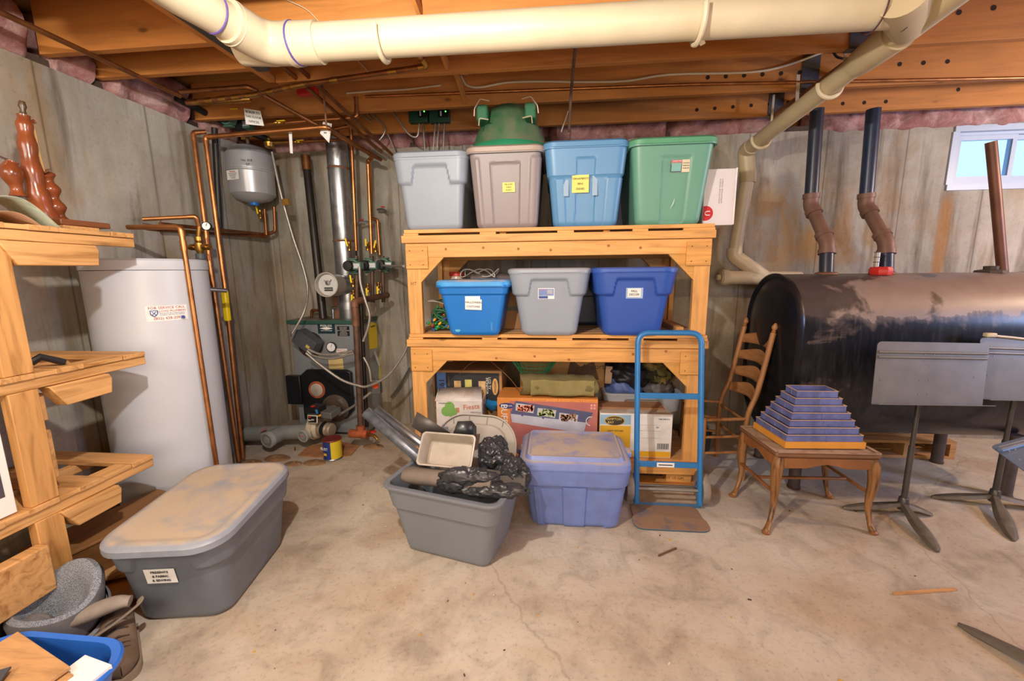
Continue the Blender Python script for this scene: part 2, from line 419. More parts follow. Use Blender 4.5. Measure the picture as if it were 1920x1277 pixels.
struct('trim_2', MB().box((XL - .2, YR, ZW), (XL - .03, YB, ZJ)), sill, smooth=0)
struct('trim_3', MB().box((XL - .2, YB + .17, ZJ), (XR, YB + .21, ZC)), joistX, smooth=0)
struct('trim_4', MB().box((XL - .25, YR, ZJ), (XL - .2, YB + .2, ZC)), joistY, smooth=0)
struct('trim_5', MB().box((XR - .03, YR, ZW), (XR + .1, YB, ZC)), joistY, smooth=0)
HX = -1.60
jy = [3.37, 2.93, 2.45, 1.99, 1.53, 1.07, .61, .15, -.31, -.77, -1.23, -1.69, -2.15, -2.61]
hole = plain('2a1a10', .9, 0, 0)
def joist(y, x0, x1, holes=()):
    j = struct('ceiling_joist', MB().box((x0, y, ZJ), (x1, y + .038, ZC)), joistX, bev=.002)
    if holes:
        h = MB()
        for hx, hz in holes: h.cyl((hx, y - .0012, hz), (hx, y + .002, hz), .0125, n=14)
        part('bored_hole', h, hole, j)
for i, y in enumerate(jy):
    hs = {0: [(1.03 + .125 * k, 2.55 + .004 * k) for k in range(6)] + [(2.02 + .14 * k, 2.545) for k in range(3)] + [(2.75, 2.6)],
          1: [(.95 + .108 * k, 2.585) for k in range(6)] + [(2.05 + .13 * k, 2.60) for k in range(3)],
          2: [(.62 + .095 * k, 2.62) for k in range(5)] + [(1.95, 2.62), (2.1, 2.63)]}.get(i, ())
    joist(y, HX if y < 2.6 else XL, XR, hs)
for y in (2.02, 2.275, 1.5, .98, .46, -.06): joist(y, XL, HX - .045)
struct('ceiling_joist', MB().box((HX - .045, YR, ZJ), (HX - .004, 2.45, ZC)), joistY, bev=.002)
struct('trim_6', MB().box((HX + .002, YR, ZJ - .012), (HX + .075, 2.3, ZJ + .1)), plain('4a4844', .7, 0, .15), bev=.004)
# bridging / blocking between the joists
for x in (-.62, 1.72):
    for y0, y1 in ((2.968, 3.37), (2.488, 2.93), (2.028, 2.45), (1.568, 1.99)):
        struct('trim_7', MB().beam((x, y0, ZC - .03), (x + .03, y1, ZJ + .03), .018, .045), joistY)
        struct('trim_7', MB().beam((x + .05, y0, ZJ + .03), (x + .05, y1, ZC - .03), .018, .045), joistY)
# steel joist splice plates under the second bay
for (px, py, y) in ((1590, 97, 2.45), (1500, 170, 2.93), (1440, 212, 3.37)):
    p = at(px, py, y=y)
    mb = MB().box((p.x, y - .004, ZJ - .003), (p.x + .10, y - .001, ZC)); mb.box((p.x, y - .004, ZJ - .004), (p.x + .10, y + .042, ZJ - .001))
    struct('trim_8', mb, plain('6d7076', .45, .7, .15))
# diagonal light board crossing below the joists, next to the drain pipe
struct('trim_9', MB().beam((at(1690, 52, z=2.47)), (at(1452, 222, z=2.47)), .075, .03, (0, 0, 1)), wood('9a6a48', 'Y', knots=False))

# insulation: lumpy batts along the top of the walls
fl_ = fluff()
def batt(name, x0, x1, y0, z0, z1, seed, axis='x', depth=.2, amp=.045, label=None, group='pink insulation batts on top of the concrete walls'):
    nu, nv = max(8, int(abs(x1 - x0) * 45)), 14
    def fn(u, v):
        a = x0 + (x1 - x0) * u; th = v * math.pi; pr = math.sin(th) ** .45
        z = z0 + (z1 - z0) * (1 - math.cos(th)) / 2
        nz = noise.noise(V((a * 4.5 + seed, z * 7, seed))) + .6 * noise.noise(V((a * 13, z * 16, seed * 2))) + .3 * noise.noise(V((a * 34, z * 30, seed)))
        e = min(1, min(u, 1 - u) * 14) ** .5
        d = depth * pr * e * .62 + amp * nz * pr * e
        z += .012 * noise.noise(V((a * 9, seed, 3))) * (1 if v < .5 else 0)
        return V((a, y0 - d, z)) if axis == 'x' else V((y0 + d, a, z))
    return solo(name, MB().grid(fn, nu, nv), fl_, label, 'insulation', group, 'stuff', smooth=60)
for k, (a, b_, s) in enumerate(((-2.5, -1.2, 1.), (-1.2, -.05, 3.), (-.05, .9, 5.), (.9, 1.72, 8.))):
    batt('insulation_batt', a, b_, YB + .1, 2.435, 2.62, s, depth=.25, label='lumpy pink fiberglass batt stuffed on the back concrete wall ' + ('behind the expansion tank', 'behind the two green control boxes', 'above the two blue and taupe totes', 'above the green tote')[k])
batt('insulation_batt', 1.93, 5.0, YB + .1, 2.42, 2.64, 11., depth=.24, amp=.06, label='torn pale pink fiberglass batt over the basement window')
for k, (a, b_) in enumerate(((1.02, 1.5), (1.545, 2.0), (2.065, 2.27), (2.32, 2.9), (2.97, 3.36))):
    batt('insulation_batt', a, b_, XL - .12, 2.43, 2.71, 20. + k, axis='y', depth=.26, label='pink fiberglass batt in the joist bay on the side wall, ' + ('nearest the camera', 'above the carved wooden pieces', 'in the narrow bay', 'in the wide bay before the copper pipes', 'in the corner bay')[k])

# window
wf = plain('a9b9d0', .4, 0, .04)  # white frame, with the blue of the daylight put into its colour
wo = MB(); t = .045; yw = YB + .03
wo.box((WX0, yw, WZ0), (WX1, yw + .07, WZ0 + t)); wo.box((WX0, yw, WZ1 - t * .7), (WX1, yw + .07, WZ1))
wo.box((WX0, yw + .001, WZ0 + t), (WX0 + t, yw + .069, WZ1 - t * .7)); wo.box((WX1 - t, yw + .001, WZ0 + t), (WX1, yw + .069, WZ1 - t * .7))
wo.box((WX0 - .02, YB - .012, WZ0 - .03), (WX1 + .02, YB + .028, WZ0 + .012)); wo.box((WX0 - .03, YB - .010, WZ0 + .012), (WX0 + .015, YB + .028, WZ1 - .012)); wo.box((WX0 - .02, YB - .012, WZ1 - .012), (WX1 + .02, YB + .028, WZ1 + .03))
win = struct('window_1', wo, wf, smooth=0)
def sash(x0, x1, y):
    s = MB(); q = .03
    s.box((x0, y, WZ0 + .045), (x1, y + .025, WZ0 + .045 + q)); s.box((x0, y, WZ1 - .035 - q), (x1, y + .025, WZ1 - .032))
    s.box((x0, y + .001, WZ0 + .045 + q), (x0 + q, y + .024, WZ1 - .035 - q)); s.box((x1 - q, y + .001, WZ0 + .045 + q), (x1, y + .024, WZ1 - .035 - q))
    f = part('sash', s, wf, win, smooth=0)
    part('pane', MB().box((x0 + q * .5, y + .01, WZ0 + .05), (x1 - q * .5, y + .013, WZ1 - .04)), glass_mat(), f)
sash(WX0 + .04, WX0 + .45, yw + .005); sash(WX0 + .43, WX1 - .04, yw + .035)
# snow seen through the window, and the window well
struct('ground', MB().box((1.5, YB + .25, 1.93), (6, 8, 1.99)), plain('eef3fa', .9, 0, .02))

# ================================================================ pipes
def pipe_run(name, label, pts, r, m, rad=None, cat='pipe', fit=True, group=None, fm=None, n=12, bands=()):
    P = [V(p) for p in pts]; rad = rad if rad is not None else r * 2.2
    o = solo(name, MB().tube(fillet(P, rad), r, n), m, label, cat, group)
    if fit:
        for i in range(1, len(P) - 1):
            a, b, c = P[i - 1], P[i], P[i + 1]
            l1, l2 = min(r * 3.6, (a - b).length * .48), min(r * 3.6, (c - b).length * .48)
            part('elbow_fitting', MB().tube(fillet([b + (a - b).normalized() * l1, b, b + (c - b).normalized() * l2], rad), r * 1.16, n), fm or m, o)
    for t_ in bands:   # couplings along the first-to-last polyline: (segment, fraction)
        a, b = P[t_[0]], P[t_[0] + 1]; c = a.lerp(b, t_[1]); d = (b - a).normalized()
        part('coupling', MB().cyl(c - d * r * 1.9, c + d * r * 1.9, r * 1.16, n=n), fm or m, o)
    return o
cop = lambda lab, pts, r=.0115, m=copper, **k: pipe_run('copper_pipe', lab, pts, r, m, **k)

# big white drain pipe under the joists
ZP = 2.405
pa = at(505, 83, z=ZP); pa.y = (at(505, 83, z=ZP).y); pb = at(1700, 12, z=ZP)
ptop = at(330, -15, z=ZP)
dr = thing('drain_pipe', 'large white plastic drain pipe running across under the joists', 'pipe', (pa.x, pa.y, ZP))
RP = .073
pa2 = at(560, 82, z=ZP)
part('pipe', MB().tube(fillet([pa2, pb], .1), RP, 32), pvc, dr)
part('pipe', MB().tube([at(462, 62, z=ZP), at(330, -15, z=ZP), at(150, -140, z=ZP)], RP * .97, 32), pvc, dr)
part('wye_fitting', MB().tube(fillet([at(425, 38, z=ZP), at(500, 84, z=ZP), at(600, 80, z=ZP)], .16, 8), RP * 1.13, 32), pvc, dr)
part('wye_fitting', MB().tube([at(600, 80, z=ZP - .0), at(508, 86, z=ZP - .0), at(450, 88, z=ZP)], RP * 1.05, 32, rs=[RP * 1.02, RP * 1.08, RP * 1.0]), pvc, dr)
marker = plain('5b4a92', .6, 0, .1)
for px, dx in ((556, .0), ):
    c = at(px, 82, z=ZP); part('socket_ring', MB().tube([c + V((-.03, .004, 0)), c + V((.0, 0, 0))], RP * 1.19, 32), pvc, dr)
    part('primer_stain', MB().ring(c + V((.002, 0, 0)), (1, -.06, 0), RP * 1.1, .006, 36), marker, dr)
for (px, py, a) in ((400, 24, 0), (434, 44, 1)):
    c = at(px, py, z=ZP); d = (at(330, -15, z=ZP) - at(462, 62, z=ZP)).normalized()
    part('primer_stain', MB().ring(c, d, RP * (1.0 if a == 0 else 1.12), .0035, 30), marker if a == 0 else pvc, dr)
# wye with the slanting branch
wc = at(1705, 45, z=ZP - .005); dlo = at(1398, 283, y=3.5); dup = wc + (wc - dlo).normalized() * .9
dd = (wc - dlo).normalized()
part('wye_fitting', MB().tube([pb + (wc - pb).normalized() * -.12, pb + (wc - pb) * .15, wc], .08, 32, rs=[.084, .084, .072]), pvc_tan, dr)
for k in (-.115, .0): part('solvent_line', MB().ring(pb + V((k, 0, 0)), (1, -.05, 0), .0825, .003, 32), plain('4d2f33', .7, 0, 0), dr)
d2 = thing('drain_pipe', 'slanting beige drain pipe dropping to the concrete wall beside the white box', 'pipe', tuple(dlo))
e1 = at(1402, 330, y=3.5); e2 = at(1376, 480, y=3.5); e3 = at(1432, 520, y=3.46)
part('pipe', MB().tube(fillet([wc + dd * .02, dlo + dd * .03], .1), .05, 28), pvc_tan, d2)
part('upper_pipe', MB().tube([wc - dd * .16, wc + dd * .75], .066, 28), pvc_tan, d2)
part('wye_fitting', MB().tube([wc - dd * .30, wc - dd * .26, wc - dd * .12, wc - dd * .05], .06, 28, rs=[.055, .062, .07, .074]), pvc_tan, d2)
part('elbow_fitting', MB().tube(fillet([dlo + dd * .1, dlo, e1, e1 + V((0, 0, -.05))], .09, 6), .057, 28), pvc_tan, d2)
part('pipe', MB().tube([dlo + V((0, 0, -.02)), e1, e2], .0485, 28), pvc, d2)
part('elbow_fitting', MB().tube(fillet([e2 + V((0, 0, .06)), e2, e3], .1, 6), .056, 28), pvc, d2)
part('cleanout_tee', MB().tube([at(1350, 520, y=3.46), at(1500, 522, y=3.46)], .052, 28), pvc, d2)
part('cleanout_cap', MB().cyl(at(1352, 520, y=3.46), at(1364, 520, y=3.46), .062, n=28), pvc, d2)
part('cleanout_plug', MB().cyl(at(1344, 520, y=3.46), at(1353, 520, y=3.46), .022, n=6), pvc, d2)
part('elbow_fitting', MB().tube([e3 + (e2 - e3).normalized() * .1, e3], .054, 24), pvc, d2)
def hanger(lab, c, d, r, top=ZJ + .1, wd=.012):
    d = V(d).normalized(); x, y, z = frame_of(d, (0, 0, 1)); o = thing('pipe_hanger', lab, 'pipe hanger', tuple(c), group='plastic hooks holding up the drain pipes')
    mb = MB()
    for i, k in enumerate(range(0, 25)):
        pass
    arc = [V(c) + x * math.cos(R(180 + a)) * (r + .012) + y * math.sin(R(180 + a)) * (r + .012) * (1 if y.z > 0 else -1) for a in range(-10, 191, 10)]
    part('hook_strap', mb.tube(arc, .011, 8, up=tuple(d)), pvc, o)
    part('strap_tail', MB().beam(arc[-1], V((arc[-1].x, arc[-1].y, top)), .014, .006, tuple(d)), pvc, o)
mainc = lambda px: pa2.lerp(pb, (px - 560) / 1140)
ma = (pb - pa2)
hanger('white plastic hook round the drain pipe above the green control boxes', mainc(735), ma, RP)
hanger('white plastic hook round the drain pipe above the green tote', mainc(1342), ma, RP)
dc = lambda t_: dlo.lerp(wc, t_)
hanger('beige hook under the slanting drain pipe near the wall', dc(.16), dd, .05)
hanger('beige hook under the slanting drain pipe near the joist splice plates', dc(.66), dd, .05)
# tags hanging from the white pipe
for lab, a, b_, w_ in (('small white paper tag hanging by the hook above the green tote', (1308, 58), (1318, 84), .022), ('tiny white tag hanging under the middle of the drain pipe', (1192, 68), (1198, 78), .008), ('white hang tab between joist and slanting drain pipe', (1497, 140), (1494, 198), .02)):
    yy = 2.42 if a[0] > 1400 else mainc(a[0]).y + .02
    if a[0] > 1400: yy = 2.9
    solo('hanging_tag', MB().beam(at(*a, y=yy), at(*b_, y=yy), w_, .002, (0, 1, 0)), pvc, lab, 'tag', 'paper tags hanging from the pipes')

# copper and conduit along the joists
cop('bright copper pipe running along under the second joist', [at(685, 181, y=2.90), at(1300, 158, y=2.905), at(1925, 146, y=2.91)], .0095, fit=False, bands=((1, .3),))
cop('copper pipe along the side wall under the joists, running to the corner', [at(-40, 4, z=2.47), at(338, 180, z=2.47)], .0125, copper_old, fit=False)
yk = 2.55
pipe_run('brass_manifold', 'row of brass fittings under the joists by the corner', [at(352, 192, y=2.62), at(470, 186, y=2.72)], .016, brass, fit=False, bands=((0, .1), (0, .25), (0, .45), (0, .6), (0, .8)))
cop('old copper pipe with a short level run then a slanting run past the tags', [at(338, 172, y=yk), at(466, 163, y=yk), at(600, 238, y=yk + .35), at(715, 300, y=yk + .75)], .0135, copper_old)
cop('dull copper pipe rising to an elbow under the white drain pipe', [at(350, 193, y=2.6), at(475, 178, y=2.55), at(560, 160, y=2.45), at(801, 124, y=2.30), at(776, 92, y=2.2), at(770, 70, y=2.15)], .0135, copper_old, fm=brass, bands=((2, .3), (2, .75), (1, .4), (0, .15), (0, .35), (0, .55), (0, .75), (1, .75)))
for k, (a, b_) in enumerate((((515, 112), (715, 285)), ((540, 108), (735, 290)))):
    cop('old copper pipe slanting down from the joists, ' + ('the one nearer the water heater' , 'the one nearer the shelf')[k], [at(*a, y=2.3), at(*b_, y=3.35)], .0125, copper_old, fit=False)
yh = 2.95
cop('level copper pipe under the tags feeding the riser in the corner', [at(385, 600, y=yh - .1), at(385, 600, y=yh - .1) + V((-.0, 0, .01))] and [at(455, 860, y=2.72), at(424, 560, y=2.74), at(385, 257, y=2.80), at(612, 238, y=2.86), at(700, 292, y=3.3), at(690, 304, y=3.42), at(697, 476, y=3.42)], .0155, bands=((0, .95), (2, .35)))
cop('copper pipe from the ceiling to the corner beside the mixing valve', [at(447, 866, y=2.66), at(397, 520, y=2.68), at(362, 249, y=2.74), at(385, 247, y=2.80)], .0145, bands=((1, .3),))
cop('pale plastic pipe between the two tall copper pipes', [at(452, 866, y=2.80), at(388, 262, y=2.84)], .013, plain('a6968a', .5, .1, .1), fit=False)
cop('copper pipe down the front of the water heater', [at(240, 426, y=2.12), V((-1.992, 2.104, 1.655)), V((-1.972, 2.106, .04))], .0135, bands=((1, .06),))
cop('upper copper pipe over the water heater, elbowed into the mixing valve', [at(268, 411, y=2.35), at(368, 406, y=2.48), at(374, 428, y=2.5)], .0125)
cop('dull copper pipe crossing behind the tall pipes, upper of two', [at(300, 420, y=2.4), at(500, 440, y=3.45), at(516, 434, y=3.45), at(514, 388, y=3.45)], .012, copper_old)
cop('dull copper pipe crossing behind the tall pipes, lower of two', [at(242, 427, y=2.35), at(500, 444, y=3.42), at(496, 392, y=3.42)], .012, copper_old)
cop('vertical copper pipe in front of the flue pipe', [at(600, 247, y=3.25), at(658, 236, y=3.25), at(668, 470, y=3.28)], .0135, bands=((1, .5), (1, .97)))
cop('thin copper pipe near the red valve beside the flue', [at(695, 312, y=3.5), at(697, 410, y=3.5), at(708, 412, y=3.5), at(712, 478, y=3.48)], .011)
cop('copper pipe with yellow valves just under the joist by the tags', [at(490, 234, y=2.9), at(669, 220, y=2.9), at(667, 182, y=2.9)], .0125)
cop('darker copper pipe behind the hanging tags', [at(500, 268, y=3.2), at(650, 262, y=3.2)], .0115, copper_old)
cop('short copper stub rising beside the black pipe', [at(584, 596, y=3.5), at(585, 582, y=3.5), at(596, 582, y=3.5)], .012, copper_old)
# black round pipe beside the flue, dark lines
pipe_run('black_pipe', 'long black round pipe leaning beside the silver flue', [at(574, 300, y=3.45), at(606, 597, y=3.3)], .032, blackpipe, fit=False, bands=((0, .02),), fm=copper_old)
pipe_run('black_pipe', 'black pipe in the corner behind the copper pipes', [at(402, 240, y=2.92), at(412, 430, y=2.92)], .02, blackpipe, fit=False)
pipe_run('black_pipe', 'black foam covered pipe above the wall corner', [at(330, 183, y=2.75), at(430, 235, y=3.1), at(505, 262, y=3.3)], .022, black, fit=False)
pipe_run('strap_rod', 'rusty hanger rod dropping from the joist to the copper pipes', [at(601, 112, y=2.6), at(612, 236, y=2.7)], .006, rustbrown, fit=False, cat='rod')
pipe_run('strap_rod', 'dark rod dropping from the drain pipe in front of the joists', [at(1080, 74, y=2.3), at(1070, 182, y=2.6), at(1067, 248, y=2.7)], .008, iron, fit=False, cat='rod')
pipe_run('cable', 'white cable stapled along the second joist', spline([at(x, y, y=2.915) for x, y in ((650, 175), (700, 171), (760, 168), (826, 160))], 4), .006, pvc, fit=False, cat='cable')
pipe_run('cable', 'white cable sagging along the second joist behind the hanging rod', spline([at(x, y, y=2.915) for x, y in ((864, 142), (875, 160), (900, 164), (950, 155), (1020, 153), (1090, 154), (1175, 152), (1255, 140), (1400, 136), (1470, 124), (1545, 97))], 4), .007, pvc, fit=False, cat='cable')
pipe_run('cable', 'black cable looping beside the slanting drain pipe', spline([at(x, y, y=2.7) for x, y in ((1562, 97), (1572, 108), (1600, 108), (1640, 85), (1690, 40))], 4), .006, black, fit=False, cat='cable')
pipe_run('cable', 'thin white string hanging from the joist behind the drain pipe', spline([at(x, y, y=1.98) for x, y in ((538, 0), (575, 18), (602, 45))], 4), .002, pvc, fit=False, cat='string')
pipe_run('cable', 'thin white string hanging under the drain pipe near the copper elbow', spline([at(x, y, y=2.44) for x, y in ((658, 102), (675, 118), (695, 140))], 4), .002, pvc, fit=False, cat='string')
pipe_run('cable', 'short blue-white wire end hanging before the green lid of the inverted can', [at(1065, 208, y=3.3), at(1052, 248, y=3.3)], .005, pvc, fit=False, cat='wire')
for k, (pts, y_) in enumerate((([(672, 188), (710, 192), (740, 215), (765, 250), (782, 256), (786, 232)], 3.2), ([(713, 226), (730, 258), (742, 288)], 3.4), ([(793, 232), (797, 284)], 3.34), ([(816, 232), (812, 284)], 3.34), ([(823, 232), (819, 284)], 3.34), ([(833, 232), (831, 284)], 3.34), ([(625, 165), (655, 180), (680, 215), (695, 228)], 3.2), ([(640, 160), (670, 180), (688, 210), (700, 225)], 3.3), ([(700, 215), (722, 240), (712, 262), (698, 264)], 3.3))):
    pipe_run('conduit', 'flexible grey conduit ' + ('looping into the first green control box', 'falling from the joists behind the grey tote', 'dropping from the first green control box', 'dropping from the second green box, outer one', 'dropping from the second green box, middle one', 'dropping from the second green box, beside its edge', 'bundled over the copper pipes, upper', 'bundled over the copper pipes, lower', 'curled above the flue pipe')[k], spline([at(x, y, y=y_) for x, y in pts], 5), .0065, conduit, fit=False, cat='conduit')

# gate valves, ball valves, pumps
def lever(parent, c, d, ln=.06, w_=.014):
    part('lever_handle', MB().beam(c, V(c) + V(d) * ln, w_, .006), yellow, parent, bev=.002)
def ball_valve(lab, c, ax, r, ld, group='yellow handled ball valves'):
    c = V(c); ax = V(ax).normalized(); o = thing('ball_valve', lab, 'valve', tuple(c), group=group)
    part('body', MB().lathe([(r, -.035), (r * 1.25, -.033), (r * 1.25, -.018), (r * 1.05, -.014), (r * 1.5, 0), (r * 1.05, .014), (r * 1.25, .018), (r * 1.25, .033), (r, .035)], c, Matrix(frame_of(ax)).transposed(), 16), brass, o)
    x, y, z = frame_of(ax); st = V((0, -1, 0)) if abs(ax.y) < .8 else V((0, 0, 1))
    part('stem', MB().cyl(c, c + st * r * 2.4, .004, n=8), steel, o); lever(o, c + st * r * 2.4, ld)
    return o
for lab, px, py, yy, ax, ld in (('brass ball valve with yellow lever over the green pump near the corner', 452, 207, 2.95, (1, 0, 0), (-1, 0, .02)),
        ('brass ball valve with yellow lever on the pipe behind the hand-lettered tag', 524, 230, 2.88, (1, 0, 0), (1, 0, .02)),
        ('brass ball valve with yellow lever on the darker pipe above the expansion tank', 560, 266, 3.2, (1, 0, 0), (1, 0, .02)),
        ('small valve with yellow lever hanging under the expansion tank', 488, 402, 3.4, (0, 0, 1), (-.15, 0, 1)),
        ('ball valve with yellow lever standing upright before the flue, topmost', 655, 462, 3.2, (0, 0, 1), (-.25, 0, 1)),
        ('ball valve with upright yellow lever on the thin copper pipe', 689, 462, 3.4, (0, 0, 1), (0, 0, 1)),
        ('ball valve with yellow lever nearest the wall side of the pumps', 704, 465, 3.4, (0, 0, 1), (.3, 0, 1)),
        ('ball valve with yellow lever under the black pump motor', 662, 530, 3.2, (0, 0, 1), (-.1, 0, 1)),
        ('ball valve with yellow lever under the middle green pump', 690, 540, 3.2, (0, 0, 1), (0, 0, -1)),
        ('ball valve with yellow lever under the end green pump', 710, 537, 3.25, (0, 0, 1), (0, 0, -1)),
        ('ball valve with hanging yellow lever on the grey manifold', 663, 552, 3.18, (0, 0, 1), (-.1, 0, -1))):
    ball_valve(lab, at(px, py, y=yy), ax, .012, ld)
gpump = plain('4f6f62', .45, .2, .12)
def pump(lab, c, ang=0):
    c = V(c); o = thing('circulator_pump', lab, 'pump', tuple(c), group='green circulator pumps on the boiler pipes')
    part('volute', MB().lathe([(.02, -.035), (.052, -.03), (.056, 0), (.052, .025), (.03, .03)], c, Matrix(frame_of(V((0, 1, 0)))).transposed(), 24), gpump, o)
    part('flange', MB().box(c + V((-.034, -.02, .05)), c + V((.034, .02, .062))), gpump, o, bev=.004); part('flange', MB().box(c + V((-.034, -.02, -.062)), c + V((.034, .02, -.05))), gpump, o, bev=.004)
    part('neck', MB().cyl(c + V((0, 0, -.06)), c + V((0, 0, .06)), .02, n=14), gpump, o)
    part('motor', MB().lathe([(.03, 0), (.04, .004), (.04, .075), (.034, .085), (.0, .086)], c + V((0, -.03, 0)), Matrix(frame_of(V((0, -1, 0)))).transposed(), 24), black, o)
    part('terminal_box', MB().box(c + V((.03, -.09, -.03)), c + V((.095, -.03, .03))), gpump, o, bev=.004)
    q = quad(c + V((.062, -.0905, 0)), .05, .035, (1, 0, 0), (0, 0, 1)); part('data_plate', q, plain('c9ccd0', .4, .3, .05), o)
    return o
pump('circulator pump with black motor facing out, beside the flue', at(664, 499, y=3.18))
pump('green circulator pump in the middle of the three', at(693, 498, y=3.3))
pump('green circulator pump nearest the wooden shelf', at(722, 497, y=3.4))
for px, y_ in ((668, 3.2), (697, 3.3), (717, 3.4)):
    pipe_run('riser', 'short black riser between a pump and the grey manifold, ' + {668: 'under the black motor', 697: 'in the middle', 717: 'nearest the shelf'}[px], [at(px, 480, y=y_), at(px + 2, 567, y=y_ - .02)], .016, iron, fit=False, cat='pipe')
pipe_run('iron_pipe', 'black iron pipe with a rusty elbow in front of the boiler', [at(727, 553, y=3.36), at(664, 566, y=3.02), at(667, 590, y=3.0), at(677, 806, y=2.98)], .024, iron, rad=.05, fm=rustbrown)
pipe_run('iron_pipe', 'second dark pipe close behind the tall iron pipe', [at(676, 560, y=3.12), at(688, 800, y=3.08)], .016, blackpipe, fit=False)
tee = thing('pipe_tee', 'rusty orange pipe tee on the floor with a red drain valve', 'pipe tee', tuple(at(672, 812, y=2.98)))
c = at(677, 813, y=2.98)
part('tee_body', MB().cyl(c + V((-.09, 0, 0)), c + V((.06, -.01, 0)), .034, n=20), rust, tee); part('collar', MB().cyl(c + V((0, 0, .0)), c + V((0, 0, .07)), .033, n=16), rust, tee)
part('drain_spigot', MB().tube([c + V((.06, -.01, 0)), c + V((.12, -.03, .0)), c + V((.15, -.04, -.03))], .012, 10), brass, tee)
part('round_handle', MB().lathe([(.004, 0), (.022, .002), (.022, .01), (.004, .012)], c + V((.115, -.03, .025)), None, 14), red, tee)
for lab, px, py, y_, sx in (('boiler drain tap with red handle beside the thin copper pipe', 678, 416, 3.45, -1), ('boiler drain tap with red handle nearest the grey tote', 718, 392, 3.5, 1)):
    c = at(px, py, y=y_); o = thing('drain_tap', lab, 'valve', tuple(c), group='red handled drain taps')
    part('spout', MB().tube(fillet([c + V((-sx * .06, .03, 0)), c, c + V((sx * .035, -.02, -.025))], .02), .010, 10), steel, o)
    part('round_handle', MB().lathe([(.003, .012), (.016, .014), (.018, .02), (.003, .024)], c, None, 12), red, o)
# green pumps above the expansion tank
pump('green pump wedged under the joists near the corner', at(428, 222, y=3.05))
pump('dull green pump behind the hand-lettered tag', at(462, 240, y=3.2))
brv = thing('fill_valve', 'brass pressure fill valve above the expansion tank', 'valve', tuple(at(505, 268, y=3.2)))
c = at(505, 268, y=3.2); part('bell_body', MB().lathe([(.015, -.04), (.035, -.03), (.04, .0), (.02, .015), (.018, .035)], c, None, 20), brass, brv); part('inlet', MB().cyl(c + V((.03, 0, 0)), c + V((.16, 0, 0)), .014, n=12), brass, brv)
# mixing valve with gauge
mvc = at(374, 462, y=2.5); mv = thing('mixing_valve', 'brass mixing valve with grey knob above the water heater', 'valve', tuple(mvc))
part('body', MB().lathe([(.016, .06), (.024, .058), (.024, .035), (.018, .03), (.026, .02), (.028, -.02), (.02, -.035), (.018, -.045)], mvc, None, 20), brass, mv)
part('union', MB().cyl(mvc + V((-.075, 0, -.005)), mvc + V((.075, 0, -.005)), .014, n=14), brass, mv); part('union_nut', MB().cyl(mvc + V((-.055, 0, -.005)), mvc + V((-.03, 0, -.005)), .022, n=6), brass, mv); part('union_nut', MB().cyl(mvc + V((.03, 0, -.005)), mvc + V((.055, 0, -.005)), .022, n=6), brass, mv)
part('setting_knob', MB().lathe([(.026, -.045), (.029, -.05), (.028, -.08), (0, -.082)], mvc, None, 20), plain('4b5257', .5), mv); part('riser', MB().cyl(mvc + V((0, 0, .05)), at(374, 424, y=2.5), .015, n=12), brass, mv)
def gauge(name, lab, c, n_, r, parent=None, needle=1.2):
    c = V(c); M = Matrix(frame_of(V(n_))).transposed()
    o = parent or thing(name, lab, 'gauge', tuple(c))
    g_ = part('gauge_case', MB().lathe([(r * .9, -.02), (r, -.016), (r, .006), (r * .9, .008), (r * .86, .003)], c, M, 28, cap=True), plain('2d3036', .35, .5), o)
    part('gauge_dial', MB().lathe([(r * .86, .004), (0, .0045)], c, M, 28, cap=False), white, g_)
    x, y, z = frame_of(V(n_)); dv = x * math.cos(needle) + y * math.sin(needle)
    part('needle', MB().beam(c + z * .006, c + z * .006 + dv * r * .7, .003, .001, tuple(z)), black, g_); return o
gauge('pressure_gauge', 'small round white-faced gauge on the mixing valve', at(387, 424, y=2.44), (.35, -1, .0), .026)
# tags with writing
def hang_tag(lab, pts4, y_, lines, m=paper, sz=.014, group='paper tags hanging from the pipes'):
    """pts4: top-left, top-right, bottom-left, bottom-right pixels"""
    a, b_, c_, d_ = (at(*p, y=y_) for p in pts4); o = thing('paper_tag', lab, 'tag', tuple((a + b_ + c_ + d_) / 4), group=group)
    part('card', MB().loft([[p + V((0, t_, 0)) for p in (a, b_, d_, c_)] for t_ in (0, .002)]), m, o)
    rt = (b_ - a); up = a - c_; ctr = (a + b_ + c_ + d_) / 4; n_ = len(lines)
    for i, l in enumerate(lines): text(l, sz, ink, ctr + up * (.5 - (i + .7) / (n_ + .4)) + V((0, -.001, 0)), rt, up, o)
    return o
hang_tag('white tag hand-lettered BOILER TO THIS FLOOR OFFICE', ((457, 203), (488, 208), (461, 233), (495, 236)), 2.84, ['BOILER TO', 'THIS FLOOR', 'OFFICES'], sz=.021)
hang_tag('folded white tag hanging at the copper pipe joint', ((606, 228), (622, 232), (600, 250), (617, 268)), 2.88, ['HOT', '#4'], sz=.018)
hang_tag('narrow white strip tag hanging over the expansion tank', ((541, 246), (547, 246), (544, 287), (549, 288)), 2.88, [])
# red tool-like valve body behind the pipes
solo('shutoff_box', MB().box(at(556, 178, y=2.75), at(598, 164, y=2.79)), red, 'small red shutoff body tucked between the copper pipes', 'valve', bev=.005)

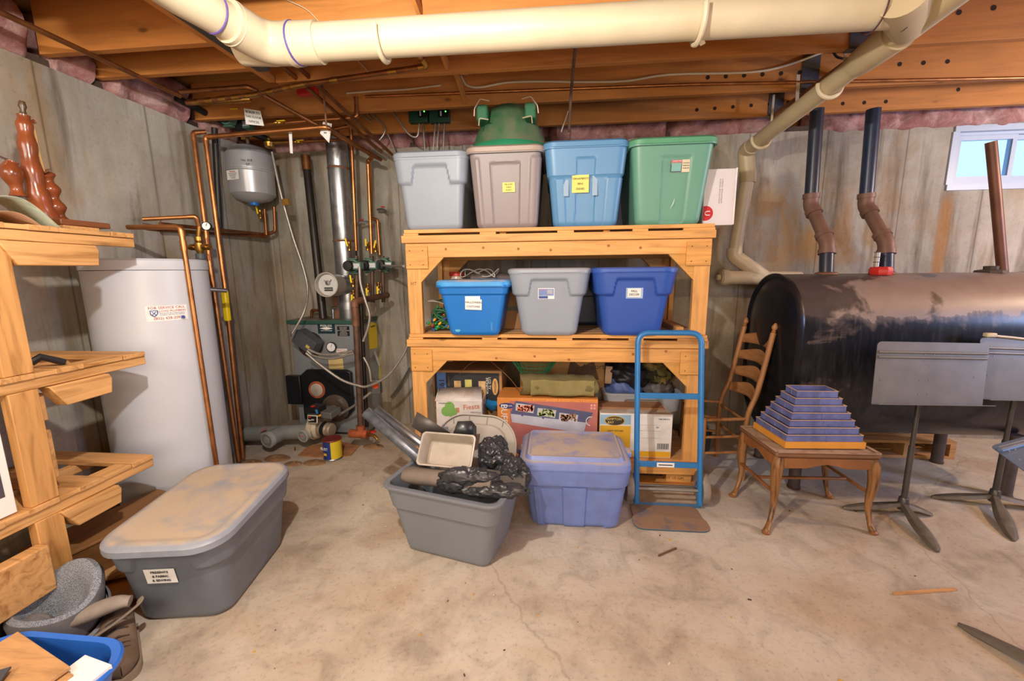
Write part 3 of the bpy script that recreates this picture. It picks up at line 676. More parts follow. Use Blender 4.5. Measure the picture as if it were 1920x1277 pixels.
# ================================================================ expansion tank
ec = at(472, 335, y=3.28); er = .165
et = thing('expansion_tank', 'grey steel expansion tank with blue cap hanging from the pipes', 'tank', tuple(ec))
gm = plain('aeb0b5', .32, .25, .04)
zt, zb = at(470, 283, y=3.28).z, at(475, 378, y=3.28).z
part('shell', MB().lathe([(.0, zt + .045 - ec.z), (.06, zt + .04 - ec.z), (.13, zt + .015 - ec.z), (er, zt - .035 - ec.z), (er + .003, ec.z * 0 + .075), (er + .006, .06), (er + .003, .045), (er, .03), (er - .002, zb + .05 - ec.z), (.12, zb + .012 - ec.z), (.04, zb - .012 - ec.z), (0, zb - .014 - ec.z)], ec, None, 48), gm, et, smooth=30)
part('seam_band', MB().lathe([(er + .004, .035), (er + .009, .04), (er + .009, .05), (er + .004, .055)], ec, None, 48), gm, et)
part('cap', MB().lathe([(.036, zb - .006 - ec.z), (.032, zb - .03 - ec.z), (0, zb - .032 - ec.z)], ec, None, 20), plain('1c6fd0', .4), et, label='blue plastic cap')
dn = (CAM - ec); dn.z = 0; dn.normalize(); rt_ = V((0, 0, 1)).cross(dn)
lp = ec + V((-.03, -.16, -.0))
ln = (lp - ec); ln.z = 0; ln.normalize(); rtn = V((-ln.y, ln.x, 0))
lp = ec + ln * (er + .0015) + V((0, 0, -.005)); la = part('label', quad(lp, .115, .07, rtn, (0, 0, 1)), paper, et)
text('Expansion', .014, red, lp + V((0, 0, .024)) + ln * .0015, rtn, (0, 0, 1), la)
for k in range(4): part('print_line', quad(lp + V((0, 0, .010 - .011 * k)) + ln * .0012, .08 - .012 * k, .003, rtn, (0, 0, 1)), ink, la)
lt = ec + V((.085, -.150, .10)); text('No. 015', .024, ink, lt, (1, .25, 0), (0, 0, 1), et, 'handwriting'); text('12/07', .024, ink, lt + V((-.01, 0, -.03)), (1, .25, 0), (0, 0, 1), et, 'handwriting')
part('stem', MB().cyl(ec + V((0, 0, zt - ec.z)), ec + V((0, 0, zt - ec.z + .1)), .015, n=12), iron, et)
# grey conduit falling from beside the expansion tank down to the control box
pipe_run('conduit', 'grey flexible conduit falling from the ceiling to the boiler control box', spline([at(x, y, y=yy) for x, y, yy in ((510, 285, 3.15), (526, 360, 3.15), (548, 440, 3.18), (568, 500, 3.2), (577, 545, 3.18), (570, 585, 3.1), (548, 625, 3.05))], 6), .009, conduit, fit=False, cat='conduit')
solo('clamp', MB().box(at(531, 374, y=3.12), at(541, 384, y=3.1)), brass, 'small brass clamp on the falling grey conduit', 'clamp')
# ================================================================ water heater
hc = V((-2.268, 2.145, 0)); hr = .274; hz = 1.487
wh = thing('water_heater', 'tall white cylindrical water heater behind the wooden rack', 'water heater', (hc.x, hc.y, 0))
hm = plain('c9ced6', .32, 0, .03, 3)
part('tank_body', MB().lathe([(hr - .02, 0), (hr, .015), (hr, hz - .062), (hr - .003, hz - .06)], hc, None, 96), hm, wh, smooth=30)
part('top_cover', MB().lathe([(hr + .002, hz - .058), (hr + .004, hz - .05), (hr + .004, hz - .01), (hr - .006, hz), (0, hz + .004)], hc, None, 96), hm, wh, smooth=30)
an = math.atan2(CAM.y - hc.y, CAM.x - hc.x)
def on_heater(px, py, e=.001):
    d = CM.transposed() @ V(((px - 960) / F_PX, (py - 638.5) / F_PX, 1.0)); o = CAM - hc
    a = d.x ** 2 + d.y ** 2; b = 2 * (o.x * d.x + o.y * d.y); c = o.x ** 2 + o.y ** 2 - (hr + e) ** 2
    return CAM + d * ((-b - math.sqrt(max(0, b * b - 4 * a * c))) / 2 / a)
lc = on_heater(315, 587, .0015); n_ = (lc - hc); n_.z = 0; n_.normalize(); rt_ = V((-n_.y, n_.x, 0)); U = V((0, 0, 1))
# curved sticker
st = MB(); a0 = math.atan2(n_.y, n_.x); hw = .155 / 2 / hr * 1.0
st.grid(lambda u, v: hc + V(((hr + .0012) * math.cos(a0 + (u - .5) * 2 * hw * 1.15), (hr + .0012) * math.sin(a0 + (u - .5) * 2 * hw * 1.15), lc.z - .04 + .08 * v)), 16, 1)
sk = part('service_sticker', st, paper, wh)
redi, bluei = plain('c23a35', .6, 0, 0), plain('2f4f96', .6, 0, 0)
def curved_text(s, size, m, dz, rr=hr, du=0):
    o = text(s, size, m, lc + V((0, 0, dz)) + rt_ * du, rt_, U, sk)
    for v in o.data.vertices:
        w_ = v.co + WO[wh.name] - hc; t_ = (w_ - n_ * 0).dot(rt_); a = a0 + t_ / hr
        k = w_.dot(n_) - hr
        v.co = V((math.cos(a) * (hr + .0022), math.sin(a) * (hr + .0022), w_.z)) + hc - WO[wh.name]
curved_text('FOR SERVICE CALL', .0185, redi, .029); curved_text('LLOYD PLUMBING', .015, redi, .011, du=.02)
curved_text('HEATING & AIR CONDITIONING', .0075, bluei, -.001, du=.02); curved_text('PLUMBING, HEATING, OIL, PROPANE', .0065, bluei, -.009, du=.02); curved_text('(802) 428-2092', .0195, redi, -.026)
sh = MB()
for k, pl in enumerate((([(-.016, .014), (.016, .014), (.016, -.004), (0, -.02), (-.016, -.004)]), ([(-.0125, .0105), (.0125, .0105), (.0125, -.003), (0, -.0155), (-.0125, -.003)]))):
    sh.m = k; sh.prism([(-x, y) for x, y in pl][::-1], Matrix((rt_, U, rt_.cross(U))).transposed(), lc - rt_ * .058 + V((0, 0, .004)) + n_ * (.002 + .0006 * k), .0006)
sh.m = 0
for s_ in (-1, 1): sh.beam(lc - rt_ * (.058 + s_ * .009) + V((0, 0, .012)) + n_ * .0042, lc - rt_ * (.058 - s_ * .009) + V((0, 0, -.008)) + n_ * .0042, .003, .001, tuple(n_))
part('shield_logo', sh, [bluei, paper], sk)
part('blue_badge', MB().lathe([(.009, 0), (0, .0005)], lc + rt_ * .062 + V((0, 0, -.026)) + n_ * .003, Matrix(frame_of(n_)).transposed(), 20), bluei, sk)
# caution tags hung at the tall pipes
hang_tag('white caution tag on the pipes beside the heater', ((366, 560), (384, 558), (371, 607), (389, 606)), 2.40, ['CAUTION', 'HOT'], sz=.016)
tg = solo('yellow_sleeve', MB().beam(at(421, 545, y=2.735), at(427, 602, y=2.73), .036, .036), yellow, 'yellow warning wrap around the tall copper pipes', 'label', bev=.008)
solo('relief_valve', MB().tube([at(365, 548, y=2.42), at(385, 549, y=2.43), at(396, 550, y=2.44)], .013, 12), brass, 'brass relief valve on top of the heater pipes', 'valve')
solo('relief_valve', MB().tube([at(372, 541, y=2.36), at(424, 545, y=2.5)], .014, 12), steel, 'steel nipple crossing before the tall copper pipes', 'valve')

# ================================================================ boiler
bx0, bx1, by0, by1, bz = -2.215, -1.60, 3.27, 3.585, .985
bo = thing('boiler', 'grey steel oil boiler with a green top and black burner door', 'boiler', ((bx0 + bx1) / 2, by0, 0))
bm_ = plain('8a9095', .42, .25, .06)
part('cabinet', MB().box((bx0, by0, .03), (bx1, by1, bz)), bm_, bo, bev=.006)
part('side_panel', MB().box((bx1 - .002, by0 + .03, .05), (bx1 + .004, by1 + .02, bz - .02)), plain('a3a9ae', .4, .2, .05), bo)
part('top_panel', MB().box((bx0 - .02, by0 - .02, bz), (bx1 + .012, by1 + .01, bz + .032)), dusty('2c5449', rough=.45, amount=.6, wipe=.45), bo, bev=.004)
def bp(px, py, e=0): return at(px, py, y=by0 - .002 - e)
p = bp(612, 616)
nb = part('name_plate', quad(p, .15, .085, (1, 0, 0), U, .002), plain('16323a', .4), bo)
text('PEERLESS', .026, paper, p + V((0, -.0025, .022)), (1, 0, 0), U, nb); text('CAST IRON BOILER', .0115, paper, p + V((0, -.0025, -.018)), (1, 0, 0), U, nb)
part('swoosh', MB().prism([(-.06, 0), (0, .012), (.06, 0), (0, -.012)], Matrix(((1, 0, 0), (0, 0, 1), (0, -1, 0))).transposed(), p + V((0, -.0022, .001)), .0006), paper, nb)
p = bp(644, 621); dpn = part('data_plate', quad(p, .105, .082, (1, 0, 0), U, .002), black, bo)
for k in range(6): text(('PEERLESS HEATER', 'MODEL WBV-03', 'MAX WORKING PRESSURE', 'WATER 30 PSI', 'NET RATING MBH', 'BOYERTOWN PA')[k], .0085, paper, p + V((0, -.0025, .03 - .0125 * k)), (1, 0, 0), U, dpn)
gauge('boiler_gauge', '', bp(621, 651, .02), (0, -1, 0), .042, bo)
p = bp(641, 660); fs = part('service_sticker', quad(p, .095, .055, (1, 0, 0), U, .001), paper, bo)
text('SERVICE CALL', .013, redi, p + V((0, -.0015, .016)), (1, 0, 0), U, fs); text('LLOYD PLUMBING', .009, redi, p + V((0, -.0015, .002)), (1, 0, 0), U, fs); text('(802) 428-2092', .011, redi, p + V((0, -.0015, -.014)), (1, 0, 0), U, fs)
part('sticky_note', quad(bp(630, 683), .13, .1, (1, 0, .02), U, .001), plain('d8c587', .8), bo)
ctr = bp(583, 646); part('flange_plate', MB().lathe([(.11, 0), (.11, .012), (.03, .014), (0, .02)], ctr, Matrix(frame_of(V((0, -1, 0)))).transposed(), 32), plain('46362c', .6, .4, .3, 12), bo)
fb = MB()
for k in range(8): a = k * math.pi / 4; fb.cyl(ctr + V((math.cos(a) * .09, -.01, math.sin(a) * .09)), ctr + V((math.cos(a) * .09, -.022, math.sin(a) * .09)), .008, n=6)
part('flange_bolt', fb, rustbrown, bo)
# black burner door with chamfered corners
z0, z1 = .13, .60
door = MB().prism([(-1.69, .25), (-1.69, .58), (-1.73, .60), (-2.08, .60), (-2.14, .55), (-2.14, .16), (-1.93, .16), (-1.76, .17)][::-1], Matrix(((1, 0, 0), (0, 0, 1), (0, -1, 0))).transposed(), (0, by0 - .003, 0), .04)
dm = plain('1d1f23', .35, .3, .25, 6)
dr_ = part('burner_door', door, dm, bo, bev=.008)
part('door_wing', MB().box((-2.26, by0 - .07, .30), (-2.13, by0 - .02, .55)), dm, bo, bev=.006)
pc = bp(594, 731, .045); part('inspection_cover', MB().lathe([(.055, 0), (.055, .006), (.045, .01), (.006, .011), (.006, .016), (0, .016)], pc, Matrix(frame_of(V((0, -1, 0)))).transposed(), 28), plain('b0a79b', .6, .3, .2, 12), bo)
part('rust_ring', MB().lathe([(.075, 0), (.074, .003), (.05, .004)], pc + V((0, .002, 0)), Matrix(frame_of(V((0, -1, 0)))).transposed(), 28), rust, bo)
# burner: round flange, blower, motor, transformer, control
bu = thing('oil_burner', 'oil burner with cream blower housing and black control on the boiler front', 'burner', tuple(bp(606, 800, .2)))
cc = bp(630, 765, .045); part('mounting_flange', MB().lathe([(.12, 0), (.12, .01), (.1, .014), (.085, .03), (.05, .03)], cc, Matrix(frame_of(V((0, -1, 0)))).transposed(), 36), plain('5f5249', .5, .5, .25, 14), bu)
part('air_tube', MB().cyl(cc, bp(600, 795, .17), .045, n=24), plain('8d7b66', .5, .4, .2), bu)
cream = plain('bdb09b', .5, 0, .1, 12)
hcn = bp(590, 803, .24); part('blower_housing', MB().lathe([(.03, -.045), (.078, -.04), (.085, -.02), (.085, .02), (.078, .04), (.03, .045)], hcn, Matrix(frame_of(V((1, .12, 0)))).transposed(), 32), cream, bu, bev=.003)
part('housing_rib', MB().lathe([(.086, -.006), (.091, -.004), (.091, .004), (.086, .006)], hcn, Matrix(frame_of(V((1, .12, 0)))).transposed(), 32), cream, bu)
mo = hcn + V((.05, 0, -.002)); part('motor', MB().lathe([(.045, 0), (.056, .01), (.056, .07), (.05, .08), (.054, .085), (.054, .105), (.045, .115), (.0, .118)], mo, Matrix(frame_of(V((1, -.18, 0)))).transposed(), 28), plain('9b8e7d', .45, .3, .15), bu)
part('motor_vent', MB().lathe([(.0565, .03), (.0575, .032), (.0575, .065), (.0565, .067)], mo, Matrix(frame_of(V((1, -.18, 0)))).transposed(), 28), black, bu)
tr = bp(618, 773, .22); part('transformer_box', MB().obox(tr, (.13, .12, .055), Euler((R(8), 0, R(-12))).to_matrix()), plain('77797a', .45, .4, .1), bu, bev=.006)
pr = bp(592, 768, .25); pb_ = part('primary_control', MB().obox(pr, (.115, .11, .06), Euler((R(6), 0, R(-16))).to_matrix()), black, bu, bev=.006)
part('reset_button', MB().obox(pr + V((-.015, -.01, .031)), (.028, .028, .008), Euler((R(6), 0, R(-16))).to_matrix()), red, pb_, bev=.002)
part('control_label', MB().obox(pr + V((.033, -.062, .004)), (.055, .002, .04), Euler((R(6), 0, R(-16))).to_matrix()), plain('2f8fd0', .5), pb_)
part('connector', MB().obox(pr + V((.045, -.05, -.035)), (.05, .02, .014), Euler((0, R(-20), R(-16))).to_matrix()), plain('d8a838', .5), pb_)
pl = bp(586, 786, .335); plm = Euler((R(-8), 0, R(-4))).to_matrix(); bp2 = part('brand_plate', MB().obox(pl, (.088, .006, .062), plm), plain('d8cdb8', .5), bu, bev=.003)
part('plate_face', MB().obox(pl + V((0, -.004, 0)), (.074, .003, .05), plm), black, bp2)
text('Beckett', .021, paper, pl + V((0, -.0065, -.003)), plm @ V((1, .1, .18)), plm @ V((0, 0, 1)), bp2); part('red_mark', MB().obox(pl + V((-.02, -.006, .017)), (.02, .002, .007), plm), red, bp2)
part('fin_guard', MB().obox(pl + V((0, .01, .037)), (.08, .02, .01), plm), plain('3a3a3a', .6), bu)
# dark grey control box (aquastat) hung askew
ac = thing('control_box', 'dark grey boiler control box mounted askew with conduits', 'control box', tuple(bp(575, 645, .1)))
M_ = Euler((0, R(33), R(-8))).to_matrix(); acc = bp(578, 640, .075)
gcb = plain('5b5f66', .42, .3, .05)
part('case', MB().obox(acc, (.20, .10, .115), M_), gcb, ac, bev=.004); part('cover_lip', MB().obox(acc + M_ @ V((0, -.052, 0)), (.206, .006, .121), M_), gcb, ac, bev=.002)
part('caution_sticker', MB().obox(acc + M_ @ V((.05, -.056, -.01)), (.036, .002, .024), M_), plain('c9b95a', .6), ac)
for k, pts in enumerate(([(578, 655), (600, 664), (630, 664), (662, 658)], [(576, 658), (590, 668), (625, 672), (664, 662)], [(574, 662), (600, 684), (640, 712), (672, 723), (690, 724), (725, 706), (752, 672), (768, 640)])):
    pipe_run('conduit', 'flexible metal conduit ' + ('from the control box across the boiler front, upper', 'from the control box across the boiler front, lower', 'sagging from the control box under the iron pipe to the shelf')[k], spline([at(x, y, y=3.02 if k < 2 else 2.95) for x, y in pts], 6), .010, conduit, fit=False, cat='conduit')
pipe_run('conduit', 'flexible metal conduit hanging from the pumps to the iron pipe', spline([at(x, y, y=2.98) for x, y in ((674, 500), (676, 530), (684, 560), (693, 590), (690, 615), (681, 640))], 6), .010, conduit, fit=False, cat='conduit')
pipe_run('conduit', 'flexible metal conduit bending down to the red switch plate', spline([at(x, y, y=3.0) for x, y in ((682, 670), (692, 690), (696, 715))], 6), .009, conduit, fit=False, cat='conduit')
pipe_run('conduit', 'flexible conduit from the burner up to the red switch', spline([at(x, y, y=yy) for x, y, yy in ((636, 778, 3.1), (662, 762, 3.05), (680, 748, 3.0), (696, 735, 3.0))], 6), .010, conduit, fit=False, cat='conduit')
pipe_run('conduit', 'flexible conduit from the pump box to the wooden shelf', spline([at(x, y, y=yy) for x, y, yy in ((715, 498, 3.3), (740, 499, 3.1), (757, 499, 2.85))], 6), .009, conduit, fit=False, cat='conduit')
pipe_run('conduit', 'dark conduit looping behind the boiler to the shelf', spline([at(x, y, y=3.55) for x, y in ((733, 745), (750, 722), (768, 690))], 6), .009, plain('5b5a55', .5, .3), fit=False, cat='conduit')
sw = thing('emergency_switch', 'steel switch box with red plate on the boiler pipe', 'switch', tuple(at(704, 726, y=3.0))); c = at(704, 726, y=3.0)
part('box', MB().box(c + V((-.035, .0, -.055)), c + V((.035, .05, .055))), steel, sw, bev=.004); part('switch_plate', MB().lathe([(.026, 0), (.026, .003), (0, .003)], c + V((0, 0, .015)), Matrix(frame_of(V((0, -1, 0)))).transposed(), 20), plain('e2511f', .4), sw)
def side(py_, px_): return at(px_, py_, x=bx1 + .006)
s1 = [side(y, x) for x, y in ((690, 603), (706, 606), (708, 652), (692, 655))]
o = solo('warning_label', MB().loft([[q + V((e, 0, 0)) for q in s1] for e in (0, .001)]), yellow, 'yellow warning label on the side of the boiler, upper', 'label', 'yellow papers on the boiler side')
s1 = [side(y, x) for x, y in ((711, 652), (726, 650), (728, 716), (710, 722))]
solo('warning_label', MB().loft([[q + V((e, 0, 0)) for q in s1] for e in (0, .001)]), sticky, 'pale yellow service sheet on the side of the boiler, lower', 'label', 'yellow papers on the boiler side')
solo('paper_tag', MB().beam(at(703, 660, x=bx1 + .02), at(712, 686, x=bx1 + .02), .03, .002, (1, 0, 0)), paper, 'small white tag tied over the yellow sheet on the boiler', 'tag')
text('WARNING', .02, ink, at(699, 612, x=bx1 + .009), (0, 1, 0), U, o)
# flue
fx, fy = -1.765, 3.43
fl2 = thing('flue_pipe', 'silver galvanized flue pipe rising from the boiler top', 'flue pipe', (fx, fy, bz + .03))
zs = [bz + .03, 1.37, 1.39, 1.66, 1.68, 2.24, 2.26, 2.52]
for k in range(0, 8, 2): part('pipe_section', MB().lathe([(.083, zs[k]), (.085, zs[k] + .01), (.085, zs[k + 1] - .01), (.083, zs[k + 1] + .02)], (fx, fy, 0), None, 40), galv, fl2)
for z in (1.38, 1.67, 2.25): part('seam', MB().lathe([(.086, z - .008), (.089, z), (.086, z + .008)], (fx, fy, 0), None, 40), rustbrown if z != 1.38 else galv, fl2)
rd = V((-.42, -.62, 0)).normalized(); tc_ = V((fx, fy, at(650, 535, y=3.43).z)); rc = at(616, 534, y=3.13)
rd = (rc - tc_).normalized()
part('tee_branch', MB().cyl(tc_, tc_ + rd * .24, .082, n=36), galv, fl2)
part('tee_branch', MB().cyl(V((fx, fy, 1.1)), V((fx, fy, 1.16)), .086, n=36), galv, fl2)
rg = thing('draft_regulator', 'round draft regulator with a white damper plate on the flue', 'damper', tuple(rc))
Mr = Matrix(frame_of(rd)).transposed()
part('collar', MB().lathe([(.085, -.12), (.09, -.115), (.09, .02), (.096, .026), (.096, .034), (.088, .034), (.086, -.02)], rc, Mr, 40, cap=False), plain('b3ada3', .45, .4, .15), rg)
part('damper_plate', MB().lathe([(.085, .0), (0, .002)], rc, Mr, 36, cap=False), plain('c9cac8', .5, .2, .08), rg)
x_, y_, z_ = frame_of(rd)
part('balance_weight', MB().lathe([(.018, 0), (.018, .012), (0, .014)], rc + rd * .004 + V((0, 0, .015)), Mr, 16), steel, rg)
part('spring_arm', MB().beam(rc + rd * .006 + V((-.03, 0, .035)), rc + rd * .006 + V((.0, 0, .0)), .004, .003, tuple(rd)), iron, rg); part('spring_arm', MB().beam(rc + rd * .006 + V((.03, 0, .04)), rc + rd * .006 + V((.0, 0, .0)), .004, .003, tuple(rd)), iron, rg)
rgt = V((0, 0, 1)).cross(rd).normalized(); q_ = rc + rd * .004 + V((0, 0, -.035)) - rgt * 0
part('plate_label', quad(q_, .07, .03, -rgt if rgt.x < 0 else rgt, U, .001), plain('3c3b39', .6), rg)
text('DRAFT CONTROL', .008, paper, q_ + rd * .0015, rgt if rgt.x > 0 else -rgt, U, rg)
solo('flue_rust_box', MB().box((fx - .13, fy - .03, bz + .03), (fx - .04, fy + .06, bz + .22)), rustbrown, 'rusty brown box under the draft regulator on the boiler top', 'boiler fitting', bev=.004)
pipe_run('relief_pipe', 'short steel relief pipe standing on the boiler top', [at(625, 597, y=3.4), at(624, 578, y=3.4), at(632, 577, y=3.4)], .014, steel, cat='pipe')
# air intake duct along the floor
gd = plain('8f9490', .5, .25, .12, 10)
ad_ = thing('air_duct', 'grey green round air intake duct low in front of the boiler', 'duct', tuple(at(520, 840, y=3.0)))
A_, B_ = at(462, 814, y=2.97), at(596, 808, y=3.0)
part('duct_pipe', MB().cyl(A_, B_ + V((-.02, 0, 0)), .058, n=32), gd, ad_)
part('duct_elbow', MB().tube([B_ + V((-.14, 0, 0)), B_ + V((-.06, .03, .02)), bp(590, 792, .12)], .048, 24), gd, ad_)
for px, py, yy, r_ in ((500, 826, 2.84, .062), (567, 818, 2.93, .05)):
    c = at(px, py, y=yy); bk_ = c + V((.03, .14, .01)); dd_ = (c - bk_).normalized(); Md = Matrix(frame_of(dd_)).transposed()
    part('duct_branch', MB().cyl(bk_, c, r_ * .95, n=32), gd, ad_); part('duct_cap', MB().lathe([(r_ * 1.05, -.03), (r_ * 1.05, .0), (r_ * .85, .004), (r_ * .8, -.008), (r_ * .45, -.008), (r_ * .42, .004), (0, .004)], c, Md, 32), plain('a9aaa4', .5, .2, .08), ad_)
text('CAP', .02, redi, at(567, 818, y=2.925) + V((0, -.004, 0)), (1, .1, 0), U, ad_)
part('red_script', quad(at(494, 806, y=2.905), .06, .016, (1, 0, .5), U, .001), plain('b06a66', .7), ad_)
# rubble and rusty bits at the wall foot
for k, (px, py, r_) in enumerate(((470, 868, .05), (520, 860, .06), (550, 870, .04), (590, 868, .05), (700, 838, .05), (440, 880, .05))):
    c = at(px, py, z=0.0); mb = MB(); mb.grid(lambda u, v: c + V((math.cos(u * 6.283) * math.cos(v * 1.57) * r_ * 1.7, math.sin(u * 6.283) * math.cos(v * 1.57) * r_, .35 * r_ * math.sin(v * 1.57) * (1 + .4 * noise.noise(V((u * 9, v * 9, k)))))), 20, 8)
    solo('dirt_heap', mb, plain('8b6a4a', .95, 0, .3, 20, .3), 'low brown heap of dirt and rust on the floor by the duct', 'dirt', 'heaps of dirt at the foot of the boiler', 'stuff')
pipe_run('fuel_line', 'thin curled copper fuel line on the floor before the duct', spline([at(x, y, y=2.95) for x, y in ((553, 838), (552, 850), (546, 862), (556, 866), (540, 858))], 5), .005, copper_old, fit=False, cat='pipe')
solo('mineral_patch', MB().prism([(0, 0), (.28, -.03), (.42, .03), (.4, .22), (.2, .28), (-.02, .18)], Matrix.Identity(3), V((-1.98, 2.86, 0.0)), .006), plain('a9754f', .9, 0, .25, 14, .2), 'rust-stained crust on the floor under the paint can', 'crust', kind='stuff')
# paint can
cn = at(625, 857, z=0.006); cz = cn.z
can = thing('paint_can', 'blue and yellow paint can under the burner', 'can', tuple(cn))
cb, cyl_ = plain('2a3f86', .35, .2, .1), plain('d8c12a', .4, .1, .08)
cmb = MB(); nseg = 40
for k in range(nseg):
    a0_, a1_ = 2 * math.pi * k / nseg, 2 * math.pi * (k + 1) / nseg; cmb.m = 1 if -1.35 < ((a0_ + math.pi) % (2 * math.pi) - math.pi) < .6 else 0
    cmb.add([cn + V((math.cos(a) * .068, math.sin(a) * .068, z)) for a, z in ((a0_, .006), (a1_, .006), (a1_, .145), (a0_, .145))], [(0, 1, 2, 3)])
part('can_body', cmb, [cb, cyl_], can); part('rim', MB().lathe([(.066, 0), (.071, .002), (.068, .008)], cn, None, 32), steel, can); part('rim', MB().lathe([(.068, .143), (.072, .148), (.068, .154), (.05, .152), (0, .15)], cn, None, 32), plain('7a2f2a', .5, .2), can)
text('RUST', .03, white, cn + V((-.03, -.064, .09)), (1, -.3, 0), U, can); part('can_label', quad(cn + V((-.022, -.069, .05)), .03, .018, (1, -.35, 0), U, .001), plain('e8c030', .5), can)
# green zone control boxes with green lights
for lab, x0, x1 in (('green zone control box on the joist, the one over the grey tote', 768, 802), ('green zone control box on the joist, the one nearer the inverted can', 806, 842)):
    yy = 3.33; a = at(x0, 231, y=yy); b_ = at(x1, 205, y=yy); o = thing('zone_controller', lab, 'control box', (a.x, yy, a.z), group='green control boxes on the joist')
    part('case', MB().box((a.x, yy - .02, a.z), (b_.x, yy + .04, b_.z)), dgreen, o, bev=.004)
    part('face', MB().box((a.x + .075, yy - .024, a.z + .03), (b_.x - .002, yy - .019, b_.z - .004)), plain('10201c', .4), o)
    part('indicator_light', MB().lathe([(.0055, 0), (0, .003)], (b_.x - .022, yy - .024, b_.z - .022), Matrix(frame_of(V((0, -1, 0)))).transposed(), 12), green_led, o)
    part('white_mark', quad(V((a.x + .095, yy - .025, b_.z - .035)), .012, .035, (1, 0, 0), U, .001), paper, o)
solo('junction_box', MB().box(at(430, 190, y=3.0), at(470, 170, y=3.08)), plain('2f6b45', .5), 'green metal junction box among the pipes by the corner', 'junction box', bev=.004)
# ================================================================ wooden shelf made of pallets and two-by-fours
FY, SX0, SX1, BY = 2.62, -.955, .945, 3.42
shf = thing('pallet_shelf', 'big pine shelf unit built of pallets and two-by-four posts', 'shelf', ((SX0 + SX1) / 2, FY, 0))
def pallet(zt, zb, dust=True):
    """deck boards on top, block row, bottom boards"""
    top = part('deck', MB().box((SX0 + .01, FY - .005, zt - .022), (SX1 - .005, FY + .095, zt)), pineX, shf, bev=.002)
    y = FY + .115
    while y < BY: part('deck_board', MB().box((SX0 + .01, y, zt - .02), (SX1 - .005, min(BY + .02, y + .088), zt - .001)), wood('c9a37a', 'X', key='dust', knots=False), top); y += .104
    f = part('edge_board', MB().box((SX0 - .008, FY - .012, zb), (SX1 + .004, FY + .028, zt - .036)), pineX, shf, bev=.003)
    part('edge_board', MB().box((SX0 - .008, BY - .01, zb), (SX1 + .004, BY + .028, zt - .036)), pineX, shf, bev=.003)
    for x0, x1 in ((SX0 + .004, SX0 + .10), (-.46, -.36), (.02, .12), (.47, .56), (SX1 - .18, SX1)):
        part('spacer_block', MB().box((x0, FY, zt - .036), (x1, FY + .02, zt - .022)), pineX, top)
    for x in (SX0 + .02, -.34, .3, SX1 - .06):
        part('stringer', MB().box((x, FY + .03, zb), (x + .04, BY, zt - .022)), pineY, shf, bev=.002)
pallet(1.668, 1.585); pallet(1.003, .92); pallet(.172, .085)
for x0, x1 in ((SX0 + .03, SX0 + .17), (-.1, .05), (SX1 - .20, SX1 - .04)):
    for y in (FY + .01, 3.0, BY - .1):
        part('foot_block', MB().box((x0, y, .022), (x1, y + .09, .085)), pineX, shf, bev=.003)
for y in (FY - .005, 3.0, BY - .09): part('bottom_board', MB().box((SX0 + .01, y, 0), (SX1 - .02, y + .1, .021)), pineX, shf, bev=.002)
nail = plain('3b2c20', .6, .5)
def rail(z0, z1, y): part('rail', MB().box((SX0 + .012, y, z0), (SX1 - .012, y + .036, z1)), pineX, shf, bev=.003)
def frame(zr0, zr1, zb, y, s):
    """rail, posts, gusset plates and corner braces on one face; s=-1 front, 1 back"""
    rail(zr0, zr1, y)
    for sx, xa in ((1, SX0 + .014), (-1, SX1 - .014)):
        part('post', MB().box((xa, y, zb), (xa + sx * .092, y + .036, zr0)), pineZ, shf, bev=.003)
        part('post', MB().box((xa, y + .036, zb) if s < 0 else (xa, y - .036, zb), (xa + sx * .036, (y + .072) if s < 0 else y, zr1)), pineZ, shf, bev=.003)
        g = part('gusset_plate', MB().box((xa + sx * .002, y + (-.014 if s < 0 else .036), zr0 - .07), (xa + sx * .145, y + (0 if s < 0 else .05), zr1 - .018)), wood('dba055', 'X', knots=False, key='g'), shf, bev=.002)
        yn = y - .0155 if s < 0 else y + .0505; nm = MB()
        for i in (.03, .115):
            for k in (zr0 - .045, zr1 - .045): nm.cyl((xa + sx * i, yn, k), (xa + sx * i, yn + .003, k), .0032, n=8)
        part('nail', nm, nail, g)
        yb_ = y + (.0 if s < 0 else 0)
        p0, p1 = V((xa + sx * .24, yb_, zr0)), V((xa + sx * .088, yb_, zr0 - .155))
        br = [(xa + sx * .088, zr0), (xa + sx * .245, zr0), (xa + sx * .088, zr0 - .16)]
        part('corner_brace', MB().prism([(x, z) for x, z in br], Matrix(((1, 0, 0), (0, 0, 1), (0, -1, 0))).transposed(), (0, y + .034, 0), .032), wood('d9a054', 'X', knots=False, key='b'), shf, bev=.002)
frame(1.495, 1.583, 1.003, FY + .002, -1); frame(.825, .917, .172, FY + .002, -1)
frame(1.495, 1.583, 1.003, BY - .036, 1); frame(.825, .917, .172, BY - .036, 1)
for x in (SX0 + .016, SX1 - .052):
    part('side_rail', MB().box((x, FY + .07, 1.495), (x + .036, BY - .06, 1.583)), pineY, shf, bev=.003); part('side_rail', MB().box((x, FY + .07, .825), (x + .036, BY - .06, .917)), pineY, shf, bev=.003)
part('loose_batten', MB().box((.78, FY + .10, 1.004), (.83, BY - .1, 1.04)), pineY, shf, bev=.003)
text('HT', .03, plain('8a6238', .8), (SX0 + .055, FY + .0012, 1.33), (1, 0, 0), U, shf, 'stamp'); text('HT  US-2281', .022, plain('7a5634', .8), (.80, FY + .009, .052), (1, 0, 0), U, shf, 'stamp')
kn = MB()
for x, z in ((-.68, 1.545), (-.44, 1.55), (-.22, 1.54), (-.02, 1.53), (.33, 1.55), (.52, 1.535), (-.37, .845), (-.12, .86), (.1, .84), (.5, .88), (.7, .9)):
    kn.cyl((x, FY + .0008, z), (x, FY + .0025, z), .0085, n=12)
